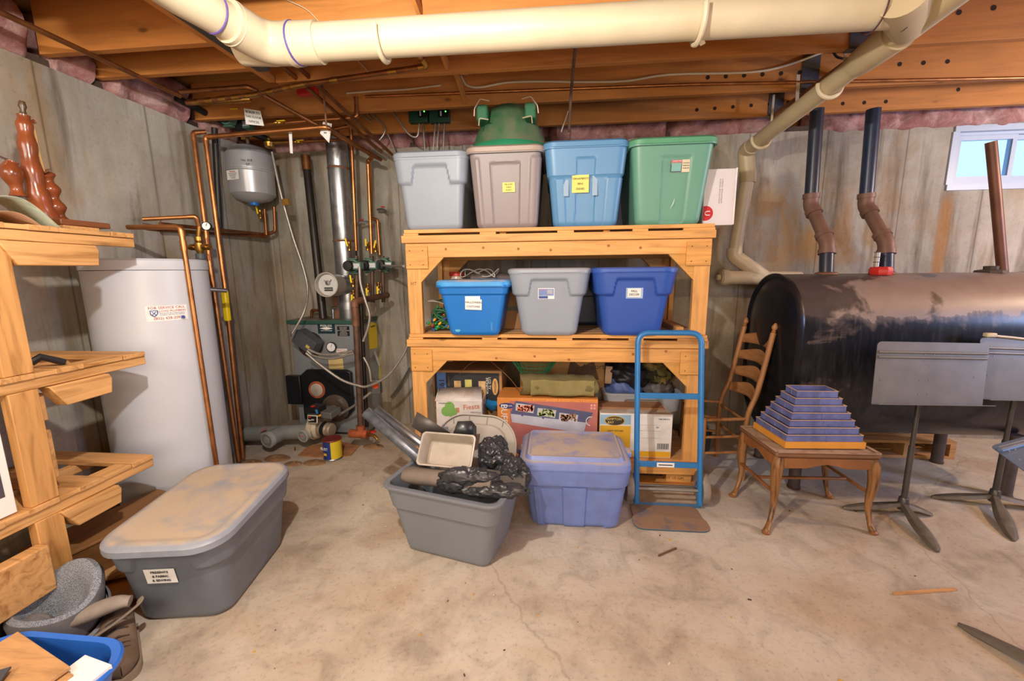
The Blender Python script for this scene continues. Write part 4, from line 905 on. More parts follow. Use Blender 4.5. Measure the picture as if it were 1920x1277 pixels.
part('knot', kn, plain('9a6430', .7, 0, .2), shf)

# ================================================================ totes
def rr_pts(w_, d_, r, ns=44, na=6):
    """rounded rectangle samples: (x, y, nx, ny, side, s) with s -1..1 along the side; side 0 faces -y"""
    r = min(r, w_ * .45, d_ * .45); out = []
    dirs = [V((1, 0)), V((0, 1)), V((-1, 0)), V((0, -1))]
    for k in range(4):
        t_ = dirs[k]; n_ = V((t_.y, -t_.x)); L = (w_ if k % 2 == 0 else d_) / 2 - r; D = (d_ if k % 2 == 0 else w_) / 2
        for i in range(ns):
            a = -L + 2 * L * i / ns; p_ = n_ * D + t_ * a; out.append((p_.x, p_.y, n_.x, n_.y, k, a / (L + r)))
        cc_ = n_ * (D - r) + t_ * L
        for i in range(na):
            an_ = math.pi / 2 * i / na; q_ = n_ * math.cos(an_) + t_ * math.sin(an_)
            p_ = cc_ + q_ * r; out.append((p_.x, p_.y, q_.x, q_.y, k, (L + r * math.sin(an_)) / (L + r)))
    return out
def ss(x, a, b): t_ = max(0, min(1, (x - a) / (b - a))); return t_ * t_ * (3 - 2 * t_)
def st_skirt(k, s, v, lo=.64, hi=.88, n0=.45, n1=.62, dep=.017, top=None):
    a = abs(s); vb = lo
    if k in (0, 2): vb = lo + (hi - lo) * (1 - ss(a, n0, n1))
    return dep * ss(v, vb - .03, vb + .02)
def st_panel(k, s, v):
    o = 0
    if k in (0, 2):
        a = abs(s); o -= .010 * (1 - ss(a, .40, .44)) * (1 - ss(v, .84 - .05 * a * a, .87 - .05 * a * a)); o += .006 * ss(a, .70, .74) * (1 - ss(v, .9, .93))
    return o
def st_green(k, s, v):
    o = 0
    if k in (0, 2):
        a = abs(s - .1); o -= .009 * (1 - ss(a, .34, .38)) * (1 - ss(v, .82, .86)) * ss(v, .0, .05)
    return o
def st_pocket(k, s, v):
    o = .010 * ss(v, .62, .65)
    if k in (0, 2):
        a = abs(s - .0); o -= .010 * (1 - ss(a, .2 + .08 * (1 - v), .24 + .08 * (1 - v))) * (1 - ss(v, .84, .87)); o += .006 * ss(a, .55, .6) * (1 - ss(v, .6, .62))
    return o
def st_rough(k, s, v):
    o = .018 * ss(v, .70, .72)
    a = abs(s)
    if v < .70:
        if k in (0, 2): o += .011 * (1 - ss(a, .22, .25)) + .009 * ss(a, .72, .75)
        else: o += .007 * (1 - ss(a, .3, .32))
    return o
def st_plain(k, s, v): return .008 * ss(v, .68, .70)
def tote(lab, base, rz, bw, bd, tw, td, h, m, style, lid=None, lidh=.032, r=.05, group='plastic storage totes', rim=.014, lidover=.016, lidm=None, open_=False, lid_tilt=0, name='storage_tote', handles=False, lidx=0):
    o = thing(name, lab, 'tote', base, rz, group, world=False)
    nv = 60; rings = []
    for j in range(nv + 1):
        v = j / nv; w_, d_ = bw + (tw - bw) * v, bd + (td - bd) * v; z = h * v; ring = []
        e = .012 * (1 - min(1, v * 14)) ** 2
        for x, y, nx, ny, k, s_ in rr_pts(w_ - 2 * e, d_ - 2 * e, r * (.8 + .2 * v)):
            q = style(k, s_, v); ring.append(V((x + nx * q, y + ny * q, z)))
        rings.append(ring)
    mb = MB(); mb.loft(rings, cap0=True, cap1=not open_ and True)
    body = part('bin_body', mb, m, o, smooth=32)
    if open_:
        body_in = [[V((x * .965, y * .965, h * v)) for x, y, *_ in rr_pts(bw + (tw - bw) * v, bd + (td - bd) * v, r)] for v in (1.0, .6, .3, .04)]
        mb2 = MB().loft(body_in, cap0=False, cap1=True); part('bin_lining', mb2, m, o)
    # rolled rim
    rm = [[V((x + nx * q, y + ny * q, z)) for x, y, nx, ny, *_ in rr_pts(tw, td, r)] for q, z in ((.004, h - rim), (.018, h - rim), (.020, h - rim * .4), (.018, h), (-.004, h + .001), (-.012, h - .004))]
    part('rim', MB().loft(rm, cap=False), m, o, smooth=50)
    if handles:
        for sx in (-1, 1):
            part('side_handle', MB().box((sx * (tw / 2 + .005), -.07, h - .075), (sx * (tw / 2 + .035), .07, h - .008)), m, o, bev=.012)
    if lid:
        lm = lidm or m
        if lid == 'flat':
            prof = [(lidover, -.012), (lidover + .008, -.006), (lidover + .008, lidh * .55), (lidover - .004, lidh * .9), (-.012, lidh), (-.03, lidh * .80), (-.045, lidh * .78)]
        elif lid == 'raised':
            prof = [(lidover, -.012), (lidover + .008, -.004), (lidover + .006, lidh * .35), (lidover - .008, lidh * .55), (-.012, lidh * .6), (-.026, lidh), (-.036, lidh), (-.042, lidh * .9)]
        else:
            prof = [(lidover, -.014), (lidover + .010, -.008), (lidover + .010, lidh * .5), (lidover, lidh), (0, lidh + .002), (-.02, lidh - .006)]
        lr = [[V((x + nx * q, y + ny * q, h + z)) for x, y, nx, ny, *_ in rr_pts(tw, td, max(r + .01, .05))] for q, z in prof]
        lo = part('lid', MB().loft(lr, cap0=False, cap1=True), lm, o, smooth=40)
        if lid_tilt: lo.rotation_euler = (lid_tilt, 0, 0)
        if handles:
            for sx in (-1, 1): part('lid_latch', MB().prism([(sx * tw / 2, -.05), (sx * (tw / 2 + .045), -.035), (sx * (tw / 2 + .045), .035), (sx * tw / 2, .05)][::sx], Matrix.Identity(3), (0, 0, h - .012), .03), lm, lo, bev=.006)
    return o
def front_label(t_, px_, z_, w_, h_, y_, m=paper, lines=(), sz=.02, col=None, tilt=.12, ang=0, name='paper_label', slope=0):
    """flat label on the front of a tote in its local frame"""
    up = V((slope, -tilt, 1)).normalized(); rt = V((1, 0, -slope)).normalized(); n_ = rt.cross(up)
    l = part(name, quad(V((px_, y_, z_)) , w_, h_, rt, up, .0012), m, t_)
    for i, s in enumerate(lines):
        text(s, sz, col or ink, V((px_, y_, z_)) + n_ * .002 + up * (h_ * (.5 - (i + .75) / (len(lines) + .5))), rt, up, l, 'handwriting')
    return l, n_, rt, up
def front_y(bd, td, h, z, extra=0): return -(bd + (td - bd) * z / h) / 2 - extra
gray1 = plain('8f99a6', .42, 0, .04, 3); grayA = dusty('878c93', rough=.42, amount=.75, wipe=.47)
taupe = plain('8a8080', .45, 0, .04, 3); blueA = plain('5b8fbb', .4, 0, .04, 3); greenA = plain('669c88', .42, 0, .05, 3)
blueB = plain('1a72c4', .35, 0, .05, 4); blueC = plain('2c52a8', .38, 0, .04, 3); gray2 = plain('7c7f84', .4, 0, .04, 3)
violet = dusty('6d80bd', rough=.42, amount=.0); violetlid = dusty('7686bd', 'bcab94', .45, .95, 6, wipe=.40, nz=.86); darklid = dusty('8b929e', 'b9a68d', .42, .92, 5, wipe=.45, nz=.86)
ZT = 1.669
def T(lab, x0, x1, yf, z, h, tx0, tx1, bd, td, m, st, **k):
    """front edge given: bottom x-range, top x-range"""
    cx = (x0 + x1) / 2; bw, tw = x1 - x0, tx1 - tx0
    return tote(lab, (cx, yf + bd / 2, z), k.pop('rz', 0), bw, bd, tw, td, h, m, st, **k)
g1 = T('grey storage tote with lid on top of the shelf, first in the row', -.943, -.582, 2.665, ZT, .435, -.985, -.545, .52, .60, gray1, st_skirt, lid='flat', r=.04, rim=.02)
t1 = T('taupe grey tote with yellow paper label under the inverted green can', -.485, -.108, 2.655, ZT, .445, -.515, -.075, .50, .60, taupe, st_panel, lid='flat', r=.04, lidm=plain('a8968a', .45, 0, .05))
front_label(t1, .02, .24, .076, .056, front_y(.5, .6, .445, .24, -.004), sticky, ['PILLOWS', 'TABLE', 'FLAGS'], .012, tilt=.11)
b1 = T('medium blue tote with taped yellow paper label', -.005, .375, 2.655, ZT, .455, -.045, .425, .52, .62, blueA, st_pocket, lid='flat', r=.045)
l1, *_ = front_label(b1, -.03, .245, .10, .10, front_y(.52, .62, .455, .245, .006), sticky, ['ORNAMENTS', 'BINS', 'DISHES'], .016, tilt=.11)
for s_ in (-1, 1): part('clear_tape', MB().obox(V((-.03 + s_ * .085, front_y(.52, .62, .455, .24, .006), .24)), (.03, .0012, .13), Euler((R(-6), 0, R(0))).to_matrix()), plain('9fb9d0', .15, 0, .05), b1)
gr = T('green tote with a red and white maker label beside the white box', .492, .868, 2.655, ZT, .45, .46, .925, .50, .62, greenA, st_green, lid='flat', r=.05, lidm=plain('5a9c78', .42, 0, .05))
yl = front_y(.5, .62, .45, .32, -.002); lb = part('maker_label', quad(V((.045, yl, .325)), .105, .068, (1, 0, 0), (0, -.13, 1), .001), plain('d9cdb0', .6), gr)
part('label_panel', quad(V((.022, yl - .0015, .325)), .062, .066, (1, 0, 0), (0, -.13, 1), .001), plain('27384f', .5), lb); part('label_panel', quad(V((.022, yl - .0028, .321)), .055, .05, (1, 0, 0), (0, -.13, 1), .001), plain('7ab0a8', .5), lb)
part('label_band', quad(V((.022, yl - .0045, .345)), .058, .022, (1, 0, 0), (0, -.13, 1), .001), plain('e39a9a', .5), lb); text('Sterilite', .018, redi, V((.022, yl - .0062, .345)), (1, 0, 0), (0, -.13, 1), lb)
for k in range(3): text('18 GAL 68 L', .007, ink, V((.076, yl - .003, .34 - .014 * k)), (1, 0, 0), (0, -.13, 1), lb)
part('scuff', MB().add([V((.0, -.277, .085)), V((.02, -.279, .12)), V((.026, -.282, .15)), V((.014, -.279, .115))], [(0, 1, 2, 3)]), white, gr)
# inverted green garbage can (cut low) sitting on the taupe tote
zc = ZT + .445 + .045; cx, cy = -.30, 2.93
gc = thing('garbage_can_lid', 'dusty green garbage can lid upside down on the taupe tote', 'can lid', (cx, cy, zc))
gcm = dusty('2a6a45', '6f7358', .5, .75, 4, wipe=.47, nz=-.2); rimm = plain('2e8a62', .45, 0, .08)
def canf(u, v):
    a = u * 2 * math.pi; r_ = .245 - .13 * v + .015 * math.sin(v * 3.14); r_ *= 1 + .05 * math.cos(4 * a) * (1 - v)
    if v > .92: r_ *= 1 - (v - .92) * 2.2
    return V((cx + r_ * math.cos(a), cy + r_ * math.sin(a) * .9, zc + .03 + .275 * min(1, v * 1.02)))
b_ = MB().grid(canf, 64, 16, closed=True); b_.f.append(tuple(range(16 * 64, 17 * 64))); b_.mi.append(0)
part('shell', b_, gcm, gc, smooth=40)
part('rim', MB().loft([[V((cx + r_ * math.cos(k * math.pi / 32), cy + r_ * .92 * math.sin(k * math.pi / 32), zc + z)) for k in range(64)] for r_, z in ((.25, .04), (.262, .045), (.285, .02), (.288, .0), (.27, -.012), (.26, .0))], cap=False), rimm, gc)
for sx in (-1, 1):
    hx = cx + sx * .15; part('handle_pocket', MB().box((hx - .035 + sx * .0, cy - .20, zc + .17), (hx + .035, cy - .06, zc + .265)), gcm, gc, bev=.012)
    part('wire_handle', MB().tube(fillet([V((hx - sx * .05, cy - .215, zc + .275)), V((hx + sx * .005, cy - .225, zc + .285)), V((hx + sx * .045, cy - .20, zc + .24)), V((hx + sx * .05, cy - .19, zc + .20))], .01), .004, 8), plain('b5a58c', .5, .3), gc)
    part('wire_handle', MB().tube(fillet([V((hx - sx * .045, cy - .225, zc + .165)), V((hx + sx * .01, cy - .235, zc + .172)), V((hx + sx * .015, cy - .23, zc + .13))], .01), .004, 8), plain('b5a58c', .5, .3), gc)
# white carton with a red round logo
x0, x1, y0 = .90, 1.095, 2.72; wbx = thing('carton', 'white carton with red round logo at the end of the top shelf', 'box', (1.0, 2.9, ZT))
part('box_body', MB().box((.908, y0 + .02, ZT), (1.09, 3.1, ZT + .33)), plain('dcd6d6', .6, 0, .04), wbx, bev=.003)
part('lid_flap', MB().box((1.086, y0 + .018, ZT + .004), (1.094, 3.1, ZT + .333)), plain('e8e4e4', .6), wbx)
lg = part('round_logo', MB().prism([(max(.909, .924 + .044 * math.cos(a * math.pi / 20)), ZT + .072 + .044 * math.sin(a * math.pi / 20)) for a in range(40)], Matrix(((1, 0, 0), (0, 0, 1), (0, -1, 0))).transposed(), (0, y0 + .02, 0), .001), plain('c5252c', .5), wbx)
text('U', .045, white, (.932, y0 + .0175, ZT + .072), (0, 0, -1), (1, 0, 0), lg)
for k in range(2): text('HANDLE WITH CARE  THIS SIDE UP', .009, plain('8f8488', .6), (1.0 + .013 * k, y0 + .0195, ZT + .2), (0, 0, 1), (-1, 0, 0), wbx)

# middle level
ZM = 1.004
hb = T('bright blue lidded tote with HALLOWEEN COSTUMES card', -.655, -.345, 2.565, ZM, .318, -.705, -.275, .36, .42, blueB, st_skirt and (lambda k, s, v: .010 * ss(v, .80, .83)), lid='flat', r=.03, lidm=dusty('3f9ade', 'b9a58c', .4, .8, 6, wipe=.5))
yl = front_y(.36, .42, .318, .2, .003)
front_label(hb, .0, .235, .095, .03, yl - .004, plain('d7e3f0', .5), [], tilt=.1); front_label(hb, .005, .198, .105, .066, yl - .007, paper, ['HALLOWEEN', 'COSTUMES'], .017, tilt=.1, slope=.04)
part('logo_dot', MB().lathe([(.019, 0), (0, .0006)], (-.105, -.183, .04), Matrix(frame_of(V((0, -1, .1)))).transposed(), 24), plain('4fa6c9', .5), hb)
text('SERVITOTE', .016, plain('5fb2e0', .5), (.115, -.187, .07), (0, .0, 1), (-1, 0, 0), hb, 'embossed_word')
g2 = T('grey tote with a small blue maker label on the middle shelf', -.20, .145, 2.585, ZM, .395, -.262, .208, .42, .50, gray1, st_skirt, lid='flat', r=.06, lidm=plain('98a1ad', .42, 0, .04), lidh=.022)
yl = front_y(.42, .5, .395, .26, .0); lb = part('maker_label', quad(V((-.018, yl, .262)), .10, .066, (1, 0, 0), (0, -.1, 1), .001), paper, g2)
part('label_picture', quad(V((-.018, yl - .0015, .27)), .092, .042, (1, 0, 0), (0, -.1, 1), .001), plain('7a8fc4', .5), lb); part('label_picture', quad(V((.004, yl - .003, .272)), .034, .026, (1, 0, 0), (0, -.1, 1), .001), plain('a9adb5', .5), lb)
part('label_band', quad(V((-.036, yl - .002, .240)), .055, .014, (1, 0, 0), (0, -.1, 1), .001), bluei, lb); text('STERILITE', .010, plain('d8504f', .5), V((-.045, yl - .003, .286)), (1, 0, 0), (0, -.1, 1), lb)
fd = T('royal blue tote labelled FALL DECOR on the middle shelf', .31, .655, 2.585, ZM, .395, .245, .712, .42, .50, blueC, st_skirt, lid='flat', r=.06, lidh=.022, lidm=plain('3158ae', .4, 0, .04))
yl = front_y(.42, .5, .395, .26, .0); lb, *_ = front_label(fd, -.0, .262, .10, .064, yl, plain('9fbbe0', .5), [], tilt=.1)
front_label(fd, -.002, .264, .078, .052, yl - .0025, paper, ['FALL', 'DECOR'], .018, tilt=.1)
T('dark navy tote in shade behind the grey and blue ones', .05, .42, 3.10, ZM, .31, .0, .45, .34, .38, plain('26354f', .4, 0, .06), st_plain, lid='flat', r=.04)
bxm = thing('carton', 'brown cardboard box behind the bright blue tote', 'box', (-.28, 3.0, ZM)); part('box_body', MB().box((-.42, 2.86, ZM), (-.17, 3.1, ZM + .28)), card_dark, bxm, bev=.003); part('tape', MB().box((-.421, 2.859, ZM + .13), (-.169, 2.861, ZM + .16)), plain('3b3a30', .5), bxm)
jar = thing('plastic_jar', 'clear jar with a red screw lid behind the bright blue tote', 'jar', (-.70, 2.98, ZM)); part('jar_body', MB().lathe([(.05, 0), (.055, .01), (.055, .33), (.045, .36), (.045, .375)], (-.70, 2.98, ZM), None, 28), plain('c9b7a4', .3, 0, .1), jar); part('lid', MB().lathe([(.052, .37), (.053, .395), (.05, .4), (0, .4)], (-.70, 2.98, ZM), None, 28), plain('c63a30', .4), jar)
clut = thing('carton', 'grey brown carton of tangled cords behind the bright blue tote', 'box', (-.38, 3.1, ZM)); part('box_body', MB().box((-.60, 2.98, ZM), (-.22, 3.2, ZM + .385)), plain('6b5c58', .7, 0, .3, 20), clut, bev=.006)
crd = [V((-.55 + .13 * math.sin(t_ * .9) + .01 * t_ * .4, 2.96 + .04 * math.cos(t_ * 1.7), ZM + .39 + .028 * math.sin(t_ * 2.3))) for t_ in [k * .5 for k in range(26)]]
solo('cord_tangle', MB().tube(spline(crd, 3), .004, 6), plain('c9c4bb', .6), 'white cord tangle on the carton behind the bright blue tote', 'cord')
# string lights heap with coloured bulbs
sl = thing('string_lights', 'heap of string lights with coloured bulbs behind the blue tote', 'string lights', (-.80, 2.86, ZM))
part('cord_box', MB().box((-.86, 2.83, ZM), (-.68, 3.1, ZM + .13)), plain('5b4a3c', .8, 0, .3, 20), sl, bev=.01)
def rp(): return V((-.845 + rnd.random() * .16, 2.755 + rnd.random() * .08, ZM + .012 + rnd.random() * .14))
part('green_wire', MB().tube(spline([rp() for _ in range(90)], 4), .0042, 6), plain('2f6a45', .5), sl)
for cname, hx in (('red_bulb', 'c8302c'), ('blue_bulb', '3454b8'), ('yellow_bulb', 'e2a428'), ('green_bulb', '3d9a52')):
    for _ in range(7):
        m_ = MB(); c = rp(); c.y -= .012; d = V((rnd.uniform(-1, 1), rnd.uniform(-1, .2), rnd.uniform(-1, 1))).normalized(); m_.tube([c, c + d * .008, c + d * .02, c + d * .03], .009, 10, rs=[.005, .009, .008, .001])
        part('bulb', m_, plain(hx, .25, 0, .1), sl)
part('paper_flap', MB().grid(lambda u, v: V((-.87 + .28 * u, 2.78 + .25 * v, ZM + .20 - .05 * u + .012 * math.sin(u * 6 + v * 4))), 10, 8), plain('c4b7a4', .8), sl, solid=.003)
solo('cord_loop', MB().tube([V((-.75 + .07 * math.cos(t_ * .5) * (1 + t_ * .01), 2.87 + .07 * math.sin(t_ * .5), ZM + .197 + .004 * (t_ % 3))) for t_ in range(40)], .003, 6), plain('3a4a3a', .5), 'green cord loops lying on the paper flap over the string lights', 'cord')

# bottom level
ZL = .173
tv = thing('tv_carton', 'long black printed 19 inch LCD TV carton on edge', 'box', (-.61, 2.9, ZL + .29)); yT = 2.86
c0 = V((-.62, yT, .59)); part('box_body', MB().box((-.875, yT, .42), (-.365, yT + .30, .70)), cardboard, tv, bev=.004)
fc = part('printed_face', MB().box((-.86, yT - .002, .44), (-.385, yT, .685)), plain('2b2c30', .5, 0, .1), tv)
part('blue_panel', MB().box((-.842, yT - .003, .44), (-.775, yT - .0015, .685)), plain('5b86c8', .5), fc)
text('19"', .06, ink, (-.81, yT - .0035, .60), (0, 0, -1), (1, 0, 0), fc); text('LCD TV', .026, paper, (-.455, yT - .003, .61), (0, 0, -1), (1, 0, 0), fc); text('MONITOR', .026, paper, (-.475, yT - .003, .59), (0, 0, -1), (1, 0, 0), fc)
part('brand_oval', MB().prism([(.022 * math.cos(a * math.pi / 12), .062 * math.sin(a * math.pi / 12)) for a in range(24)], Matrix(((1, 0, 0), (0, 0, 1), (0, -1, 0))).transposed(), (-.415, yT - .002, .585), .0015), plain('d9a86a', .5), fc)
text('SAMSUNG', .020, ink, (-.415, yT - .004, .585), (0, 0, -1), (1, 0, 0), fc)
for i, (xx, ww, hh) in enumerate(((-.69, .05, .10), (-.61, .05, .12), (-.51, .05, .10))): part('picture_panel', MB().box((xx - ww / 2, yT - .003, .575 - hh / 2), (xx + ww / 2, yT - .0018, .575 + hh / 2)), plain(('c9a36f', 'cfc86f', 'd8b580')[i], .5, 0, .2, 30), fc)
for k in range(5): text('OOOOO', .018, plain('8a7a66', .6), (-.755 + .003 * k, yT - .003, .62 - .0 * k), (0, 0, -1), (1, 0, 0), fc) if k == 0 else None
part('dust_top', MB().box((-.872, yT + .01, .70), (-.368, yT + .29, .7015)), card_dark, tv)
stp = thing('packing_strap', 'frayed brown paper strap over the TV carton', 'strap', tuple(at(880, 690, y=2.83))); part('strip', MB().tube(spline([at(x, y, y=2.80) for x, y in ((862, 700), (885, 680), (915, 676), (935, 690), (958, 712), (975, 735))], 6), .008, 6, flat=.3), card_dark, stp)
under = thing('carton', 'brown carton under the TV carton and dish carton', 'box', (-.62, 2.9, ZL)); part('box_body', MB().box((-.86, 2.84, ZL), (-.42, 3.2, .415)), cardboard, under, bev=.003)
fz0 = ZL + .001
und2 = thing('carton', 'plain cardboard box holding up the white dish carton', 'box', (-.63, 2.72, ZL)); part('box_body', MB().box((-.80, 2.655, ZL), (-.475, 2.83, .335)), cardboard, und2, bev=.003)
fi = thing('dish_carton', 'white carton printed with a green clover and red script lettering', 'box', (-.635, 2.74, .336))
fm_ = dusty('d9d3cc', 'b09a82', .6, .8, 5, wipe=.45)
part('box_body', MB().box((-.795, 2.652, .337), (-.478, 2.835, .535)), fm_, fi, bev=.003)
part('open_flap', MB().add([V((-.80, 2.652, .536)), V((-.475, 2.652, .536)), V((-.505, 2.80, .60)), V((-.80, 2.80, .585))], [(0, 1, 2, 3)]), fm_, fi, solid=.003); part('side_flap', MB().add([V((-.80, 2.655, .536)), V((-.80, 2.82, .536)), V((-.815, 2.80, .59))], [(0, 1, 2)]), fm_, fi, solid=.003)
cl = MB(); cm = plain('7fb05a', .6, 0, .05)
for k, (a, b_, r_) in enumerate(((-.70, .50, .034), (-.725, .465, .034), (-.685, .462, .036), (-.703, .476, .03))): cl.lathe([(r_, 0), (r_, .001), (0, .001)], (a, 2.651 - k * .0006, b_), Matrix(frame_of(V((0, -1, 0)))).transposed(), 24)
part('clover_print', cl, cm, fi); text('Fiesta', .05, plain('d06a4a', .6), (-.55, 2.651, .50), (1, .0, .12), U, fi); text('DINNERWARE', .013, ink, (-.735, 2.651, .521), (1, 0, 0), U, fi)
part('cup_print', quad(V((-.645, 2.6515, .475)), .022, .035, (1, 0, 0), U, .001), plain('c98a6a', .6), fi)
for k in range(4): text('4 PIECE PLACE SETTING', .007, ink, (-.52, 2.651, .462 - .012 * k), (1, 0, 0), U, fi)
solo('blue_dish', MB().lathe([(.03, 0), (.04, .008), (.075, .05), (.078, .055), (.07, .05), (.0, .012)], (-.42, 2.80, .435), None, 32), plain('1f86c9', .3), 'bright blue dish lying between two cartons', 'dish', smooth=50)
solo('wood_block', MB().obox((-.43, 2.76, .30), (.04, .16, .27), Euler((0, R(14), 0)).to_matrix()), wood('8f6c4d', 'Z', knots=False), 'brown board end standing between the cartons', 'board', bev=.003)
bf = thing('buffet_carton', 'orange and red buffet server carton with food picture', 'box', (-.04, 2.78, ZL)); X0, X1, Z0, Z1, Yb_ = -.375, .295, ZL, .565, 2.665
org, redm = plain('d98a40', .6, 0, .08), plain('b8706a', .6, 0, .16, 5)
part('box_body', MB().box((X0, Yb_, Z0), (X1, Yb_ + .26, Z1)), org, bf, bev=.003)
ff = part('printed_front', MB().box((X0 + .085, Yb_ - .0015, Z0 + .01), (X1 - .004, Yb_, Z1 - .022)), redm, bf)
text('BUFFET', .062, paper, (X0 + .045, Yb_ - .002, .42), (0, 0, -1), (1, 0, 0), bf); text('DELUXE BUFFET SERVER & WARMING TRAY', .024, plain('f0b06a', .6), (X0 + .38, Yb_ - .003, Z1 - .012), (1, 0, 0), U, bf)
part('brand_oval', MB().prism([(.052 * math.cos(a * math.pi / 12), .02 * math.sin(a * math.pi / 12)) for a in range(24)], Matrix(((1, 0, 0), (0, 0, 1), (0, -1, 0))).transposed(), (X0 + .065, Yb_ - .002, Z1 - .055), .001), plain('3a3f78', .5), bf)
text('NOSTALGIA', .014, paper, (X0 + .065, Yb_ - .0035, Z1 - .055), (1, 0, 0), U, bf)
MX = Matrix(((1, 0, 0), (0, 0, 1), (0, -1, 0))).transposed()
part('server_print', MB().prism([(X0 + .09, .46), (X1 - .07, .415), (X1 - .09, .33), (X0 + .10, .395)][::-1], MX, (0, Yb_ - .002, 0), .001), plain('b9bccb', .5), ff)
part('server_print', MB().prism([(X0 + .125, .545), (X1 - .03, .475), (X1 - .07, .405), (X0 + .09, .455)][::-1], MX, (0, Yb_ - .0025, 0), .001), plain('565a7c', .5), ff)
part('handle_print', MB().ring((X1 - .045, Yb_ - .003, .415), (0, 1, 0), .03, .004, 20, 6, -1.5, 1.8), plain('c9cbd6', .4), ff)
for i, (a, hx) in enumerate(((.19, 'e0713f'), (.335, '9fb560'), (.48, 'a8764e'))):
    cx_ = X0 + a; cz = .502 - .048 * i * .62
    tr_ = part('tray_print', MB().prism([(cx_ - .062, cz + .028), (cx_ + .062, cz + .014), (cx_ + .054, cz - .040), (cx_ - .066, cz - .022)][::-1], MX, (0, Yb_ - .0035, 0), .001), plain('c3c5d2', .4), ff)
    fd_ = MB()
    for _ in range(60):
        px_, pz_ = cx_ + rnd.uniform(-.052, .05), cz + rnd.uniform(-.026, .016); fd_.obox((px_, Yb_ - .0052, pz_), (.016, .0012, .007), Euler((0, rnd.random() * 3, 0)).to_matrix())
    part('food_print', fd_, plain(hx, .6, 0, .35, 60), tr_)
for a in (.17, .31, .46): part('knob_print', MB().lathe([(.008, 0), (0, .001)], (X0 + a, Yb_ - .0045, .455 - .105 * (a - .1)), Matrix(frame_of(V((0, -1, 0)))).transposed(), 14), plain('4a4fa0', .5), ff)
for k in range(4): part('icon_print', quad(V((X1 - .022 - .02 * (k % 2), Yb_ - .003, .525 - .02 * (k // 2))), .014, .014, (1, 0, 0), U, .001), plain('e0a09a', .5), ff)
# rolled canvas on top
rl = thing('canvas_roll', 'folded olive canvas tarp lying on the buffet carton', 'tarp', (.03, 2.75, Z1))
def rollf(u, v):
    a = v * 2 * math.pi; x = -.215 + .50 * u; r_ = 1 + .14 * noise.noise(V((u * 6, math.cos(a) * 1.2, math.sin(a) * 1.2))) + .05 * noise.noise(V((u * 20, a * 3, 1)))
    y = 2.765 + .085 * math.cos(a) * r_; z = Z1 + .072 + .072 * math.sin(a) * r_ * (1 - .12 * u)
    return V((x + .015 * math.cos(a * 2), y, max(Z1 + .002, z)))
cm_ = MB().grid(lambda u, v: rollf(u, -v), 48, 30); cm_.loft([[rollf(0, k / 30) for k in range(30)], [V((-.2, 2.765 + .05 * math.cos(k / 30 * 6.283), Z1 + .07 + .04 * math.sin(k / 30 * 6.283))) for k in range(30)]], cap0=False, cap1=True); cm_.loft([[rollf(1, k / 30) for k in range(30)], [V((.27, 2.765 + .05 * math.cos(k / 30 * 6.283), Z1 + .065 + .04 * math.sin(k / 30 * 6.283))) for k in range(30)]], cap0=False, cap1=True)
canv = plain('6e6540', .85, 0, .14, 10, .3)
part('rolled_cloth', cm_, canv, rl, smooth=60); part('outer_fold', MB().grid(lambda u, v: V((-.15 + .42 * u, 2.672 + .012 * math.sin(u * 9) + .03 * (1 - v) * 0 + .012 * (v - .5) ** 2, Z1 + .018 + .105 * v + .006 * noise.noise(V((u * 7, v * 5, 2))))), 30, 8), plain('8a7f50', .9, 0, .16, 10, .3), rl, solid=.004)
# green wire basket, large printed carton behind
bk = thing('plastic_basket', 'green plastic mesh basket hanging behind the tarp', 'basket', (-.12, 2.98, .60)); g_ = MB(); bc = V((-.14, 2.99, .80))
for k in range(5): z = .80 - .03 * k; r_ = .19 - .018 * k; g_.tube([bc + V((r_ * math.cos(a * .314), r_ * .6 * math.sin(a * .314), z - .8)) for a in range(21)], .003, 5)
for k in range(26): a = k * math.pi / 13; g_.tube([bc + V((r_ * math.cos(a), r_ * .6 * math.sin(a), z)) for r_, z in ((.19, 0), (.15, -.07), (.10, -.14))], .003, 5)
part('mesh', g_, plain('3fa878', .4), bk); part('rim', MB().tube([bc + V((.192 * math.cos(a * .314), .115 * math.sin(a * .314), .005)) for a in range(21)], .007, 6), plain('3fa878', .4), bk)
kb = thing('carton', 'big brown carton printed with dark words behind the tarp', 'box', (.1, 3.2, ZL)); part('box_body', MB().box((-.25, 3.04, ZL), (.38, 3.36, .80)), cardboard, kb, bev=.004)
for s, x, z in (('Kettle', .05, .765), ('Chips', .22, .765), ('Import', .30, .70)): text(s, .055, plain('4a3328', .7), (x, 3.038, z), (1, 0, 0), U, kb)
part('dark_stain', MB().prism([(.10, .62), (.34, .60), (.30, .74), (.2, .70), (.13, .76)], MX, (0, 3.039, 0), .001), plain('5b4434', .8, 0, .3, 20), kb)
# hampton box
hx0, hx1, hy, hz1 = .31, .775, 2.66, .475
hbx = thing('lamp_carton', 'white and yellow light fixture carton behind the hand truck', 'box', (.54, 2.75, ZL)); part('box_body', MB().box((hx0, hy, ZL), (hx1, hy + .24, hz1)), dusty('dcdcde', 'b9a58c', .55, .9, 5, wipe=.4), hbx, bev=.003)
part('open_flap', MB().box((hx0, hy + .09, hz1), (hx1 - .03, hy + .235, hz1 + .012)), card_dark, hbx, bev=.002)
part('blue_band', MB().box((hx0 + .002, hy - .001, .40), (hx0 + .2, hy, .465)), plain('8fb4cf', .5), hbx); part('yellow_band', MB().box((hx0 + .002, hy - .0012, ZL + .04), (hx0 + .2, hy, .39)), plain('d9a92c', .5, 0, .05), hbx); part('yellow_strip', MB().box((hx0 + .2, hy - .001, ZL + .006), (hx1 - .004, hy, ZL + .045)), plain('e2b22e', .5), hbx)
